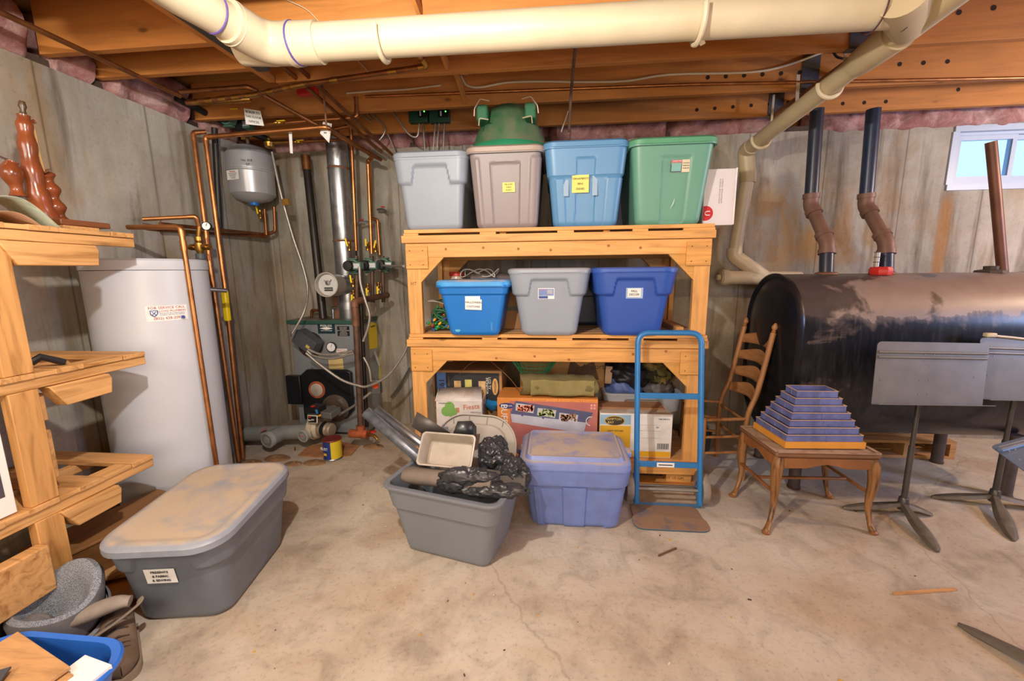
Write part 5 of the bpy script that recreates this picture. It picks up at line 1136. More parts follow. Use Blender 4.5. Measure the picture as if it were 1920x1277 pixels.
part('brand_oval', MB().prism([(.066 * math.cos(a * math.pi / 12), .034 * math.sin(a * math.pi / 12)) for a in range(24)], MX, (hx0 + .095, hy - .0015, .425), .001), plain('c2a24c', .4), hbx); part('brand_oval', MB().prism([(.060 * math.cos(a * math.pi / 12), .029 * math.sin(a * math.pi / 12)) for a in range(24)], MX, (hx0 + .095, hy - .0028, .425), .001), plain('3a3226', .5), hbx)
text('HAMPTON', .022, plain('e0c678', .5), (hx0 + .085, hy - .0045, .436), (1, 0, 0), U, hbx); text('BAY', .022, plain('e0c678', .5), (hx0 + .07, hy - .0045, .414), (1, 0, 0), U, hbx)
text('LIGHT FIXTURE', .015, ink, (hx0 + .10, hy - .0025, .355), (1, 0, 0), U, hbx); text('1004 308 013', .013, ink, (.72, hy - .0012, .442), (1, 0, 0), U, hbx); text('2X', .016, ink, (.68, hy - .0012, .385), (1, 0, 0), U, hbx)
bar = MB(); x = .685
while x < .755: w_ = rnd.choice((.002, .003, .004)); bar.box((x, hy - .0012, .235), (x + w_, hy, .275)); x += w_ + rnd.choice((.002, .003))
part('barcode', bar, ink, hbx); fl_lines = MB()
for z_ in (.40, .36, .31): fl_lines.box((.56, hy - .0012, z_), (.70, hy, z_ + .001))
part('fold_line', fl_lines, plain('8f9095', .6), hbx)
lgt = T('open grey tote stuffed with blue and camouflage bags', .42, .84, 2.92, .20, .37, .37, .89, .34, .40, plain('9aa0a8', .42, 0, .04), st_skirt, open_=True, r=.05)
lgt.location.z = .174
def blob(name, c, rx, ry, rz_, m, seed, amp=.25, fr=3.2, parent=None, nu=40, nv=24, ridge=0, sq=1.0):
    c = V(c)
    def fn(u, v):
        a = u * 2 * math.pi; t_ = v * math.pi; d = V((math.sin(t_) * math.cos(a), math.sin(t_) * math.sin(a), math.cos(t_)))
        n0 = noise.noise(d * fr + V((seed, 0, 0))); n1 = noise.noise(d * fr * 2.7 + V((0, seed, 0)))
        k = 1 + amp * (n0 + .5 * n1)
        if ridge: k += ridge * (1 - abs(noise.noise(d * fr * 2.2 + V((seed, seed, 0)))) * 2) ** 3 + ridge * .6 * (1 - abs(noise.noise(d * fr * 5 + V((seed, 3, 0)))) * 2) ** 3
        return c + V((d.x * rx * k, d.y * ry * k, d.z * rz_ * k))
    return MB().grid(fn, nu, nv, closed=True)
zr = .174 + .37
bl = blob('b', (.52, 3.08, zr + .0), .13, .14, .13, None, 3, .2, 3, ridge=.08)
solo('stuffed_bag', bl, plain('54669c', .6, 0, .1), 'dull blue bag stuffed in the open grey tote', 'bag', smooth=70)
solo('stuffed_bag', blob('b', (.56, 3.06, zr + .10), .15, .12, .11, None, 9, .25, 3, ridge=.1), plain('23232c', .4, 0, .1), 'black plastic bag gathered on top of the dull blue bag', 'bag', smooth=70)
solo('stuffed_bag', blob('b', (.77, 3.06, zr + .0), .11, .12, .09, None, 13, .2, 3, ridge=.08), plain('5d5a5c', .6, 0, .1), 'dark grey bag in the open grey tote beside the camouflage bundle', 'bag', smooth=70)
def camo():
    m, nt, b = _nt('camouflage_cloth'); co = texco(nt); n = noi(nt, co, 9, 3, .5, .6)
    r = ramp(nt, n, 0, [(.40, rgb('2b2a1c')), (.48, rgb('6b6338')), (.56, rgb('8f7a4a')), (.64, rgb('3d4527'))]); r.color_ramp.interpolation = 'CONSTANT'; link(nt, r, 0, b, 'Base Color'); b.inputs['Roughness'].default_value = .9; return m
solo('camouflage_bundle', blob('b', (.75, 3.05, zr + .13), .12, .12, .10, None, 17, .3, 3, ridge=.12), camo(), 'camouflage cloth bundle on top of the open grey tote', 'cloth', smooth=70)
solo('cardboard_strip', MB().beam((.405, 3.0, zr + .17), (.40, 3.0, zr + .04), .05, .02), plain('c9a88a', .8), 'tan strip of cardboard sticking up by the black bag', 'cardboard', bev=.004)
solo('blue_board', MB().box((.31, 2.95, ZL), (.33, 3.2, .585)), plain('5f86c0', .5), 'narrow blue board standing behind the buffet carton', 'board', bev=.003)
# ================================================================ floor totes
lt1 = tote('large grey tote with dusty loose lid and white sewing label on the floor', (-1.555, 1.60, 0), R(9), .36, .50, .43, .62, .375, dusty('686e78', 'b3a18a', .38, .5, 6, wipe=.5), lambda k, s, v: st_skirt(k, s, v, .70, .90, .40, .60, .014), lid='flat', lidm=darklid, r=.085, lidh=.034, lidover=.018, lid_tilt=R(2.0), open_=True)
front_label(lt1, -.02, .235, .115, .070, -(.25 + .06 * .235 / .375) - .003 - .001, paper, ['PRESENTS', '& FABRIC', '& SEWING'], .015, tilt=.16, ang=0)
vt = tote('violet blue tote with dusty lid standing before the shelf', (.118, 2.275, 0), R(0), .47, .31, .56, .42, .375, violet, st_rough, lid='raised', lidm=violetlid, r=.05, lidh=.05, handles=True, lidover=.012)
bt_h = .375
btt = tote('grey open tote heaped with metal tubes and black plastic', (-.487, 1.947, 0), R(-14.4), .45, .30, .60, .41, bt_h, plain('777d86', .38, 0, .04, 4), lambda k, s, v: .010 * ss(v, .66, .675), open_=True, r=.05)
# hanging price tag under the rim
solo('hang_tag', MB().beam(at(949, 938, y=1.86), at(941, 960, y=1.84), .03, .002, (0, 1, 0)), plain('4a63b0', .5), 'small blue and white tag hanging under the rim of the heaped tote', 'tag')
tubm = plain('6d727a', .36, .5, .3, 25)
for lab, a, b_, r_ in (('dark metal stovepipe tube poking out of the heaped tote, the longer one', (686, 772), (790, 862), .030), ('shiny metal stovepipe tube poking out of the heaped tote, the upper one', (706, 768), (790, 832), .024)):
    A_, B_ = at(*a, y=2.10), at(*b_, y=2.06)
    if r_ < .03: A_, B_ = at(*a, y=2.22), at(*b_, y=2.14)
    o = thing('stovepipe_tube', lab, 'tube', tuple(B_), group='metal tubes in the heaped tote'); d = (B_ - A_).normalized()
    part('tube_wall', MB().loft([[A_.lerp(B_, t_) + (frame_of(d)[0] * math.cos(k * math.pi / 14) + frame_of(d)[1] * math.sin(k * math.pi / 14)) * r_ for k in range(28)] for t_ in (0, 1)], cap0=False, cap1=True), tubm if r_ > .025 else galv, o, solid=.003)
    part('seam', MB().tube([A_ + frame_of(d)[1] * r_, B_ + frame_of(d)[1] * r_], .002, 6), tubm, o)
solo('sheet_metal', MB().add([at(782, 772, y=2.12), at(845, 812, y=2.1), at(790, 812, y=2.1), at(772, 800, y=2.1)], [(0, 1, 2, 3)]), plain('5d5a57', .5, .4, .2), 'dark triangular sheet metal corner sticking out of the heaped tote', 'sheet metal', solid=.003)
solo('sheet_metal', MB().add([at(790, 808, y=2.14), at(840, 800, y=2.12), at(842, 826, y=2.1), at(788, 826, y=2.1)], [(0, 1, 2, 3)]), plain('8d949c', .4, .5, .2), 'grey flat metal sheet behind the clear tray', 'sheet metal', solid=.003)
solo('metal_duct_end', MB().add([at(858, 790, y=2.05), at(884, 789, y=2.07), at(886, 822, y=2.06), at(846, 822, y=2.02), at(893, 800, y=2.12), at(893, 824, y=2.12)], [(0, 1, 2, 3), (1, 4, 5, 2)]), plain('4b4d50', .35, .6, .3, 20), 'folded dark metal boot end behind the clear tray', 'sheet metal', solid=.003)
# mat roll lying across the front rim
A_, B_ = at(760, 889, y=1.90), at(925, 908, y=1.80)
rd_ = thing('rolled_mat', 'dusty dark rubber mat roll lying on the rim of the heaped tote', 'mat', tuple(A_)); d = (B_ - A_).normalized(); X_, Y_, _ = frame_of(d)
part('roll', MB().loft([[A_.lerp(B_, t_) + (X_ * math.cos(k * math.pi / 16) + Y_ * math.sin(k * math.pi / 16) * .8) * (.050 * (1 + .12 * noise.noise(V((t_ * 3, math.cos(k * math.pi / 16) * 1.5, 5)))) * (.8 if t_ == 0 else 1)) for k in range(32)] for t_ in [i / 14 for i in range(15)]]), plain('6d625a', .75, 0, .3, 7, .25), rd_, smooth=60)
solo('rubber_flap', MB().beam(at(862, 888, y=1.84), at(985, 905, y=1.86), .09, .012, (0, -.5, 1)), plain('55504b', .6, 0, .25, 10), 'dark flat rubber strip under the black bag on the heaped tote', 'mat', bev=.004)
# clear food tray facing the room
tc = at(839, 846, y=1.93); ru = V((.08, .80, 1)).normalized(); rx = V((1, -.12, -.06)).normalized(); rx = (rx - ru * rx.dot(ru)).normalized(); rn = rx.cross(ru)
ty = thing('plastic_tray', 'clear rectangular plastic tub standing on its side in the heaped tote', 'tray', tuple(tc))
def trf(w_, h_, dpt, r_): return [tc + rx * x + ru * y + rn * dpt for x, y, *_ in rr_pts(w_, h_, r_, 8, 5)]
tm_ = plain('aba295', .25, 0, .12, 12)
part('tub', MB().loft([trf(.275, .160, .02, .02), trf(.285, .170, .02, .022), trf(.285, .170, .026, .022), trf(.270, .155, .026, .02), trf(.262, .148, .02, .02), trf(.235, .125, -.055, .02), trf(.22, .11, -.062, .016)], cap0=False, cap1=True), tm_, ty, smooth=35)
part('tub_back', MB().loft([trf(.275, .160, .02, .02), trf(.245, .135, -.06, .02), trf(.23, .12, -.066, .016)], cap0=False, cap1=True), tm_, ty)
# oval tote lid leaning behind
lc_ = at(892, 838, y=2.16); lu = V((.05, .42, 1)).normalized(); lx = V((1, -.06, -.05)).normalized(); lx = (lx - lu * lx.dot(lu)).normalized(); lnn = lx.cross(lu)
ll = thing('tote_lid', 'taupe oval tote lid leaning inside the heaped tote', 'lid', tuple(lc_ - lu * .15))
def ldf(w_, h_, e, r_): return [lc_ + lx * x + lu * y + lnn * e for x, y, *_ in rr_pts(w_, h_, r_, 12, 12)]
lmt = plain('a39c93', .45, 0, .06, 5)
part('lid_shell', MB().loft([ldf(.44, .34, -.012, .16), ldf(.46, .36, -.006, .17), ldf(.46, .36, .016, .17), ldf(.447, .347, .018, .165), ldf(.44, .34, .0, .16), ldf(.36, .26, -.002, .12), ldf(.34, .24, .008, .11)], cap0=True, cap1=True), lmt, ll, smooth=35)
for x in (-.14, -.05, .05, .14): part('lid_rib', MB().beam(lc_ + lx * x + lu * .12 + lnn * .004, lc_ + lx * x * 1.05 + lu * .168 + lnn * .004, .003, .006, tuple(lnn)), plain('8b857d', .5), ll)
# black plastic bag, crumpled
def crumple(c, rx_, ry_, rz_, seed, amp=.22, nu=90, nv=56, fold=.16):
    c = V(c)
    def fn(u, v):
        a = u * 2 * math.pi; t_ = v * math.pi; d = V((math.sin(t_) * math.cos(a), math.sin(t_) * math.sin(a), math.cos(t_)))
        q = V((d.x * rx_, d.y * ry_, d.z * rz_)) * 17 + V((seed, 0, 0)); cr = noise.cell_vector(d * 0 + V((seed, 1, 1))).x * 0
        f1 = 1 - abs(noise.noise(q * 1.6)) * 2.4; f2 = 1 - abs(noise.noise(q * 3.7 + V((0, 7, 0)))) * 2.4; f3 = 1 - abs(noise.noise(q * 8 + V((3, 0, 0)))) * 2.4
        k = 1 + amp * noise.noise(q * .9) + fold * f1 * .9 + fold * .45 * f2 + fold * .07 * f3
        return c + V((d.x * rx_ * k, d.y * ry_ * k, d.z * rz_ * k))
    return MB().grid(fn, nu, nv, closed=True)
bagm = plain('303135', .33, 0, .2, 5)
bg_o = thing('trash_bag', 'crumpled black plastic bag spilling over the side of the heaped tote', 'plastic bag', tuple(at(930, 900, y=1.95)))
for nm, px, py, yy, rx_, ry_, rz_, sd in (('upper_bunch', 925, 852, 1.98, .075, .08, .085, 3.), ('side_bunch', 958, 888, 1.95, .085, .09, .075, 8.), ('front_fold', 880, 895, 1.80, .125, .035, .045, 12.), ('hanging_fold', 925, 918, 1.79, .155, .045, .032, 17.), ('corner_bunch', 850, 908, 1.80, .075, .03, .042, 23.)):
    part(nm, crumple(at(px, py, y=yy), rx_, ry_, rz_, sd), bagm, bg_o, smooth=28)

# ================================================================ hand truck
tb = plain('2f78b8', .35, .1, .08, 10); ht = thing('hand_truck', 'blue steel hand truck standing in front of the shelf', 'hand truck', (.68, 2.36, 0))
yb0, yt0 = 2.345, 2.50; xl, xr = .50, .865; zt_ = 1.035
def hy_(z): return yb0 + (yt0 - yb0) * z / zt_
fp = fillet([V((xl, hy_(.03), .03)), V((xl, hy_(.55), .55)), V((xl - .0, yt0, zt_)), V((xr, yt0, zt_)), V((xr, hy_(.55), .55)), V((xr, hy_(.03), .03))], .07, 8)
part('tube_frame', MB().tube(fp, .0165, 18), tb, ht)
for z, hh in ((.665, .034), (.262, .034)):
    part('crossbar', MB().beam((xl, hy_(z), z), (xr, hy_(z), z), hh, .012, (0, -1, 0)) if 0 else MB().box((xl + .01, hy_(z) - .008, z - hh / 2), (xr - .01, hy_(z) + .006, z + hh / 2)), tb, ht, bev=.002)
lbp = part('maker_sticker', quad(V((.665, hy_(.262) - .009, .262)), .10, .028, (1, 0, 0), U, .001), paper, ht); part('print_line', MB().box((.625, hy_(.262) - .0112, .259), (.705, hy_(.262) - .009, .265)), ink, lbp)
part('axle', MB().cyl((xl - .04, 2.43, .10), (xr + .04, 2.43, .10), .008, n=12), steel, ht); part('lower_bar', MB().cyl((xl, 2.36, .115), (xr, 2.36, .115), .009, n=12), plain('8d8a86', .5, .4), ht)
for x in (xl - .035, xr + .035):
    wl = part('wheel', MB().lathe([(.07, -.02), (.095, -.02), (.1, -.012), (.1, .012), (.095, .02), (.07, .02)], (x, 2.43, .10), Matrix(frame_of(V((1, 0, 0)))).transposed(), 36, cap=True), plain('8b8178', .85, 0, .25, 18, .3), ht)
    part('hub', MB().lathe([(.05, -.022), (.03, -.028), (.03, .028), (.05, .022)], (x, 2.43, .10), Matrix(frame_of(V((1, 0, 0)))).transposed(), 24), steel, wl)
    part('axle_bracket', MB().beam((x + (.03 if x < .6 else -.03), 2.43, .10), (x + (.035 if x < .6 else -.035), hy_(.16), .16), .03, .006, (1, 0, 0)), tb, ht)
P_ = rr_pts(.385, .25, .05, 6, 6)
part('toe_plate', MB().loft([[V((.655 + x * (1 + .06 * (y < 0)), 2.245 + y, z)) for x, y, *_ in P_] for z in (.003, .011)]), dusty('3b5872', '8d6f55', .6, 1, 9, wipe=.36, nz=.5), ht, bev=.002)
part('toe_lip', MB().box((xl - .01, 2.36, .003), (xr + .01, 2.368, .028)), dusty('3f6a90', '9b7a60', .6, .9, 9, wipe=.4, nz=-.5), ht)

# ================================================================ ladder-back chair (sideways behind the truck)
cwood = wood('a9774a', 'Z', knots=False, rough=.5, key='chair'); cwx = wood('a9774a', 'Y', knots=False, rough=.5, key='chairy')
ch = thing('ladderback_chair', 'old wooden ladder-back chair with bare seat rails beside the shelf', 'chair', (1.05, 2.9, 0))
nb0, fb0 = at(1388, 902, y=2.74), None
nt = at(1450, 625, y=2.76); nB = V((1.27, 2.74, 0)); fB = V((1.24, 3.10, 0)); ft = at(1396, 612, y=3.12)
def post(B_, T_):
    d = (T_ - B_); zk = .42
    pts = [B_, B_ + V((0, 0, zk)), B_.lerp(T_, .0) + V(((T_.x - B_.x) * .45, (T_.y - B_.y) * .45, T_.z * .62)), T_]
    return spline(pts, 6)
for B_, T_ in ((nB, nt), (fB, ft)):
    pp = part('back_post', MB().tube(post(B_, T_), .017, 14), cwood, ch)
    dirn = (T_ - B_ - V((0, 0, 0))); dirn = V(((T_.x - B_.x) * .5, 0, T_.z * .42)).normalized()
    part('finial', MB().lathe([(.017, 0), (.010, .006), (.014, .012), (.009, .018), (.017, .03), (.018, .042), (.008, .062), (.0, .068)], T_, Matrix(frame_of(dirn)).transposed(), 16), cwood, pp)
def pz(B_, T_, z):
    L = post(B_, T_)
    for a, b_ in zip(L, L[1:]):
        if a.z <= z <= b_.z: return a.lerp(b_, (z - a.z) / max(1e-6, b_.z - a.z))
    return L[-1]
for k in range(4):
    zc_ = nt.z - .085 - .118 * k
    def sl_(u, v, zc_=zc_):
        a, b_ = pz(nB, nt, zc_), pz(fB, ft, zc_); arch = .022 * math.sin(u * math.pi) + .012 * math.sin(u * math.pi) ** 3
        z = -.030 + .058 * v + arch * (v > .5) * 1.1 - .004 * (v < .5) * math.sin(u * math.pi) * -2
        q = a.lerp(b_, u); return V((q.x + .045 * math.sin(u * math.pi) + (z) * .22, q.y, zc_ + z))
    part('slat', MB().grid(sl_, 16, 4), cwx, ch, solid=.009)
fN, fF = V((.985, 2.70, 0)), V((.985, 3.13, 0))
for B_ in (fN, fF): part('front_leg', MB().tube([B_, B_ + V((0, 0, .2)), B_ + V((0, 0, .45))], .016, 14, rs=[.012, .018, .016]), cwood, ch)
for z, r_ in ((.43, .011), (.31, .009), (.20, .009)):
    part('side_rung', MB().cyl(fN + V((0, 0, z)), V((1.28, 2.74, z)), r_, n=12), cwx, ch); part('side_rung', MB().cyl(fF + V((0, 0, z)), V((1.25, 3.10, z)), r_, n=12), cwx, ch)
for z in (.41, .26): part('cross_rung', MB().cyl(fN + V((0, 0, z)), fF + V((0, 0, z)), .010, n=12), cwx, ch); part('cross_rung', MB().cyl(V((1.27, 2.74, z)), V((1.24, 3.10, z)), .009, n=12), cwx, ch)
solo('scrap_bucket', MB().lathe([(.10, 0), (.115, .005), (.12, .14), (.125, .145), (.11, .14), (.10, .02), (0, .02)], (1.12, 3.25, 0), None, 28), plain('3b3f44', .5), 'dark low pan on the floor behind the ladder-back chair', 'pan')

# ================================================================ cabriole stool
sw_ = plain('8a5a34', .42, 0, .3, 7); swt = dusty('7f5a3e', 'b39c86', .55, .85, 7, wipe=.42)
stl = thing('side_table', 'worn brown stool with curved cabriole legs under the nested boxes', 'table', (1.42, 2.36, 0))
zs_ = .425
cA, cB, cC, cD = at(1456, 856, z=zs_ - .02), at(1652, 860, z=zs_ - .02), at(1610, 800, z=zs_ - .02), at(1388, 806, z=zs_ - .02)
cA.z = cB.z = cC.z = cD.z = zs_; cC = cB + (cD - cA) + V((.01, 0, 0))
ctr_ = (cA + cB + cC + cD) / 4
def inset(e, z): return [V((ctr_.x + (q.x - ctr_.x) * e, ctr_.y + (q.y - ctr_.y) * e, z)) for q in (cA, cB, cC, cD)]
part('seat_top', MB().loft([inset(.96, zs_ - .03), inset(1.0, zs_ - .024), inset(1.015, zs_ - .01), inset(1.0, zs_)]), swt, stl, bev=.006)
mo_ = MB()
q4 = inset(.985, zs_ + .003)
for i in range(4): mo_.beam(q4[i], q4[(i + 1) % 4], .022, .009, (0, 0, 1))
part('edge_moulding', mo_, swt, stl, bev=.003)
q4 = inset(.93, zs_ - .03)
for i in range(4):
    a, b_ = q4[i], q4[(i + 1) % 4]; t_ = (b_ - a).normalized(); L = (b_ - a).length; n_ = 14
    pr_ = [(0, 0), (L, 0)] + [(L * (1 - k / n_), -.045 + .012 * math.cos(4 * math.pi * k / n_) * (1 if .15 < k / n_ < .85 else 0) - (.012 if not .15 < k / n_ < .85 else 0)) for k in range(n_ + 1)]
    nrm = V((t_.y, -t_.x, 0)); part('apron', MB().prism(pr_, Matrix((t_, V((0, 0, 1)), nrm)).transposed(), a, .014), sw_, stl, bev=.002)
legs = inset(.90, 0)
feet = [V((1.145, 2.150, 0)), V((1.700, 2.195, 0)), V((1.70, 2.545, 0)), V((1.125, 2.515, 0))]
for i in range(4):
    T_ = legs[i] + V((0, 0, zs_ - .03)); out = V((legs[i].x - ctr_.x, legs[i].y - ctr_.y, 0)).normalized(); F_ = V((feet[i].x, feet[i].y, 0))
    base = V((legs[i].x, legs[i].y, 0)); sp_ = [T_, T_ + out * .012 + V((0, 0, -.06)), T_.lerp(base, .38) + out * .016, base.lerp(F_, .2) + V((0, 0, .14)) + out * .0, base.lerp(F_, .6) + V((0, 0, .05)), F_ * 1 + V((0, 0, .018)), F_ + out * .012 + V((0, 0, .008))]
    rs0 = [.026, .030, .025, .016, .012, .017, .012]; pts = spline(sp_, 5); rs_ = []
    for k in range(len(pts)):
        f_ = k / (len(pts) - 1) * 6; i0 = min(5, int(f_)); rs_.append(rs0[i0] + (rs0[i0 + 1] - rs0[i0]) * (f_ - i0))
    lg_ = part('leg', MB().tube(pts, .02, 14, rs=rs_), wood('94683c', 'Z', dark='3f2817', knots=False, rough=.38, key='leg'), stl, smooth=60)
    part('foot_pad', MB().lathe([(.010, .0), (.020, .003), (.021, .012), (.012, .02)], F_ + out * .006, None, 16), sw_, lg_)
mid = [legs[i].lerp(V((feet[i].x, feet[i].y, 0)), .3) + V((0, 0, .2)) for i in range(4)]
for i, j in ((0, 3), (1, 2)): part('stretcher', MB().beam(mid[i], mid[j], .018, .014), sw_, stl, bev=.003)
part('stretcher', MB().beam(mid[0].lerp(mid[3], .5), mid[1].lerp(mid[2], .5), .018, .014), sw_, stl, bev=.003)
# nested boxes: orange tray, seven blue frames
zb_ = zs_ + .009
bA, bB, bD = at(1473, 829, z=zb_ + .036), at(1624, 830, z=zb_ + .036), at(1413, 791, z=zb_ + .036)
zT_ = zb_ + .036 + 7 * .0372
tA, tB, tD = at(1495, 733, z=zT_), at(1572, 734, z=zT_), at(1474, 722, z=zT_)
def box_open(c4, z0, z1, t_, flo=True):
    c = (c4[0] + c4[2]) / 2; mb = MB(); o4 = [V((q.x, q.y, 0)) for q in c4]
    i4 = []
    for k in range(4):
        a, b_, d_ = o4[k], o4[(k + 1) % 4], o4[k - 1]; i4.append(a + (b_ - a).normalized() * t_ + (d_ - a).normalized() * t_)
    L = lambda q4_, z: [V((q.x, q.y, z)) for q in q4_]
    mb.loft([L(o4, z0), L(o4, z1), L(i4, z1), L(i4, z0 + .004)], cap0=True, cap1=True); return mb
bluebox = plain('626b9f', .5, 0, .32, 16); bxm_ = plain('d9973a', .55, 0, .08, 8)
edge = plain('d8b48c', .6, 0, .1)
names = ['', 'lowest and widest', 'second from the bottom', 'third from the bottom', 'middle of the seven', 'third from the top', 'second from the top', 'topmost, open and empty']
ex = bB - bA; ed = bD - bA; txv = tB - tA; td_ = V((tD.x - tA.x, tD.y - tA.y, 0))
for k in range(8):
    if k == 0: A0, E, D_, z0, z1 = bA, ex, ed, zb_, zb_ + .036
    else:
        f_ = (k - 1) / 6; W0 = ex * .955; D0 = ed * .945
        E = W0.lerp(txv, f_); D_ = D0.lerp(td_, f_); A00 = bA + ex * .02 + ed * .03; A0 = A00.lerp(tA, f_)
        z0 = zb_ + .036 + .0372 * (k - 1); z1 = z0 + .0365
    c4 = [A0, A0 + E, A0 + E + D_, A0 + D_]
    nm = 'wooden_tray' if k == 0 else 'nesting_box'
    lab = 'orange wooden tray under the stack of blue boxes' if k == 0 else 'blue painted wooden box in the stepped stack, ' + names[k]
    o = thing(nm, lab, 'tray' if k == 0 else 'box', tuple((c4[0] + c4[2]) / 2 * 1), group=None if k == 0 else 'stepped blue boxes on the stool')
    o.location.z = z0; WO[o.name] = V(o.location)
    part('walls', box_open(c4, z0, z1, .008), bxm_ if k == 0 else bluebox, o)
    if k:
        ed_ = MB(); q = [V((p_.x, p_.y, z1)) for p_ in c4]
        for i in range(4): ed_.beam(q[i], q[(i + 1) % 4], .007, .0016, (0, 0, 1))
        part('bare_edge', ed_, edge, o)
        m0 = c4[0].lerp(c4[1], .53); m1 = c4[0].lerp(c4[3], .45); n0 = (E.cross(V((0, 0, 1)))).normalized(); n1 = V((0, 0, 1)).cross(D_).normalized() * 1
        jm = MB(); jn = MB(); jm.beam(V((m0.x, m0.y, z0 + .002)) + n0 * .0015, V((m0.x, m0.y, z1 - .003)) + n0 * .0015, .006, .003, tuple(E.normalized())); jn.beam(V((m1.x, m1.y, z0 + .002)) + n1 * .0015, V((m1.x, m1.y, z1 - .003)) + n1 * .0015, .003, .006, tuple(E.normalized()))
        part('joint_strip', jm, plain('6f76a8', .5, 0, .2), o); part('joint_strip', jn, plain('6f76a8', .5, 0, .2), o)

# ================================================================ oil tank
ty0, ty1, tz0, tz1, tx0_, tx1_ = 2.56, 3.22, .325, 1.366, 1.432, 2.93
rt0 = (ty1 - ty0) / 2; yc = (ty0 + ty1) / 2
tk = thing('oil_tank', 'large black steel oil tank with dusty rounded top on short legs', 'tank', ((tx0_ + tx1_) / 2, yc, 0))
def sec(sx, x, n=28):
    r_ = rt0 * sx; out = []
    zt2, zb2 = tz1 - rt0, tz0 + rt0
    for k in range(n + 1): a = math.pi * k / n; out.append(V((x, yc + r_ * math.cos(a), zt2 + r_ * math.sin(a))))
    for k in range(n + 1): a = math.pi + math.pi * k / n; out.append(V((x, yc + r_ * math.cos(a), zb2 + r_ * math.sin(a))))
    return out
tm = tank_mat()
part('tank_shell', MB().loft([sec(1.0, tx0_ + .02), sec(1.0, tx1_ - .02)], cap=False), tm, tk, smooth=40)
tdark = plain('1a1b20', .28, .1, .3, 8)
for xe, s_ in ((tx0_, 1), (tx1_, -1)):
    part('tank_end', MB().loft([sec(1.005, xe + s_ * .03), sec(1.018, xe + s_ * .015), sec(1.018, xe), sec(.985, xe - s_ * .006), sec(.955, xe + s_ * .004), sec(.93, xe + s_ * .012), sec(.80, xe - s_ * .008), sec(.5, xe - s_ * .022), sec(.15, xe - s_ * .028)], cap0=False, cap1=True), tdark, tk, smooth=60)
for x in (1.555, 2.78):
    for y in (2.66, 3.12):
        lg_ = part('tank_leg', MB().cyl((x, y, 0), (x, y, .40), .034, n=18), plain('5b5150', .55, .4, .2, 14), tk); part('leg_cap', MB().cyl((x, y, 0), (x, y, .012), .038, n=18), iron, lg_)
for px in (1548, 1655): 
    c = at(px, 509, y=2.9); part('bung', MB().lathe([(.065, tz1 - .004 - c.z), (.062, tz1 + .006 - c.z), (.045, tz1 + .012 - c.z)], V((c.x, yc, c.z)), None, 24), rustbrown, tk)
c = at(1858, 503, y=yc); cpx = V((c.x, yc, tz1))
part('fill_cap', MB().lathe([(.075, -.006), (.07, .012), (.05, .016), (.034, .018), (.034, .038), (0, .04)], cpx, None, 8), plain('4a4038', .6, .3), tk)
tkp = lambda lab, pts, m, **k: pipe_run('tank_pipe', lab, pts, .043, m, **k)
hubm = plain('77594c', .55, .2, .18); tdk = plain('2a2f3e', .35, .1, .12); tbl = plain('24324c', .35, .1, .12)
def offset_pipe(lab, P4, m):
    a, b, c, d = P4; o = solo('tank_pipe', MB().tube([a, b + (a - b).normalized() * .03], .040, 22), m, lab, 'pipe', 'offset pipes on top of the oil tank')
    part('lower_stub', MB().tube([c, d], .040, 22), m, o); part('middle_length', MB().tube([b, c], .038, 22), hubm, o)
    for q, u, v in ((b, a, c), (c, b, d)):
        d1, d2 = (u - q).normalized(), (v - q).normalized()
        part('elbow_fitting', MB().tube(fillet([q + d1 * .055, q, q + d2 * .055], .05, 6), .0445, 22), hubm, o)
        for e in (d1, d2): part('elbow_hub', MB().tube([q + e * .045, q + e * .075], .0495, 22), hubm, o)
offset_pipe('black vent pipe offset down to the tank, the one nearer the beige drain', [at(1532, 205, y=3.10), at(1520, 385, y=3.10), at(1551, 455, y=2.94), at(1549, 512, y=2.9)], tdk)
offset_pipe('black fill pipe offset down to the tank beside the red gauge cap', [at(1638, 205, y=3.10), at(1623, 385, y=3.10), at(1662, 455, y=2.94), at(1661, 512, y=2.9)], tbl)
c = at(1652, 502, y=2.84); gg = thing('tank_gauge', 'red float gauge cap with glass tube on the oil tank', 'gauge', (c.x, c.y, tz1 - .01))
part('red_cap', MB().lathe([(.055, .0), (.06, .012), (.06, .035), (.052, .05), (0, .052)], (c.x, c.y, tz1 - .01), None, 8), red, gg)
part('gauge_glass', MB().cyl((c.x - .03, c.y, tz1 + .04), (c.x - .03, c.y, tz1 + .13), .014, n=14), plain('a8a39c', .15, .1, .1), gg); part('gauge_cage', MB().ring((c.x - .03, c.y, tz1 + .07), (0, 0, 1), .017, .002, 14, 5).ring((c.x - .03, c.y, tz1 + .1), (0, 0, 1), .017, .002, 14, 5).ring((c.x - .03, c.y, tz1 + .13), (0, 0, 1), .017, .002, 14, 5), iron, gg)
lp_ = solo('leaning_pipe', MB().tube([at(1858, 266, y=3.0), at(1866, 350, y=3.0), at(1880, 512, y=2.98)], .027, 18), plain('6a4433', .45, .35, .25, 8), 'rusty pipe standing on the tank in front of the window', 'pipe')
# pallet lying under the tank
pw = wood('b98a58', 'X', knots=False, key='pal'); pal = thing('wooden_pallet', 'small wooden pallet on the floor under the oil tank', 'pallet', (2.6, 3.3, 0))
for z in (.0, .115):
    for y in (3.18, 3.30, 3.42, 3.52): part('board', MB().box((2.3, y, z), (2.95, y + .08, z + .02)), pw, pal)
for x in (2.3, 2.6, 2.91): part('stringer', MB().box((x, 3.18, .02), (x + .04, 3.6, .115)), pw, pal)

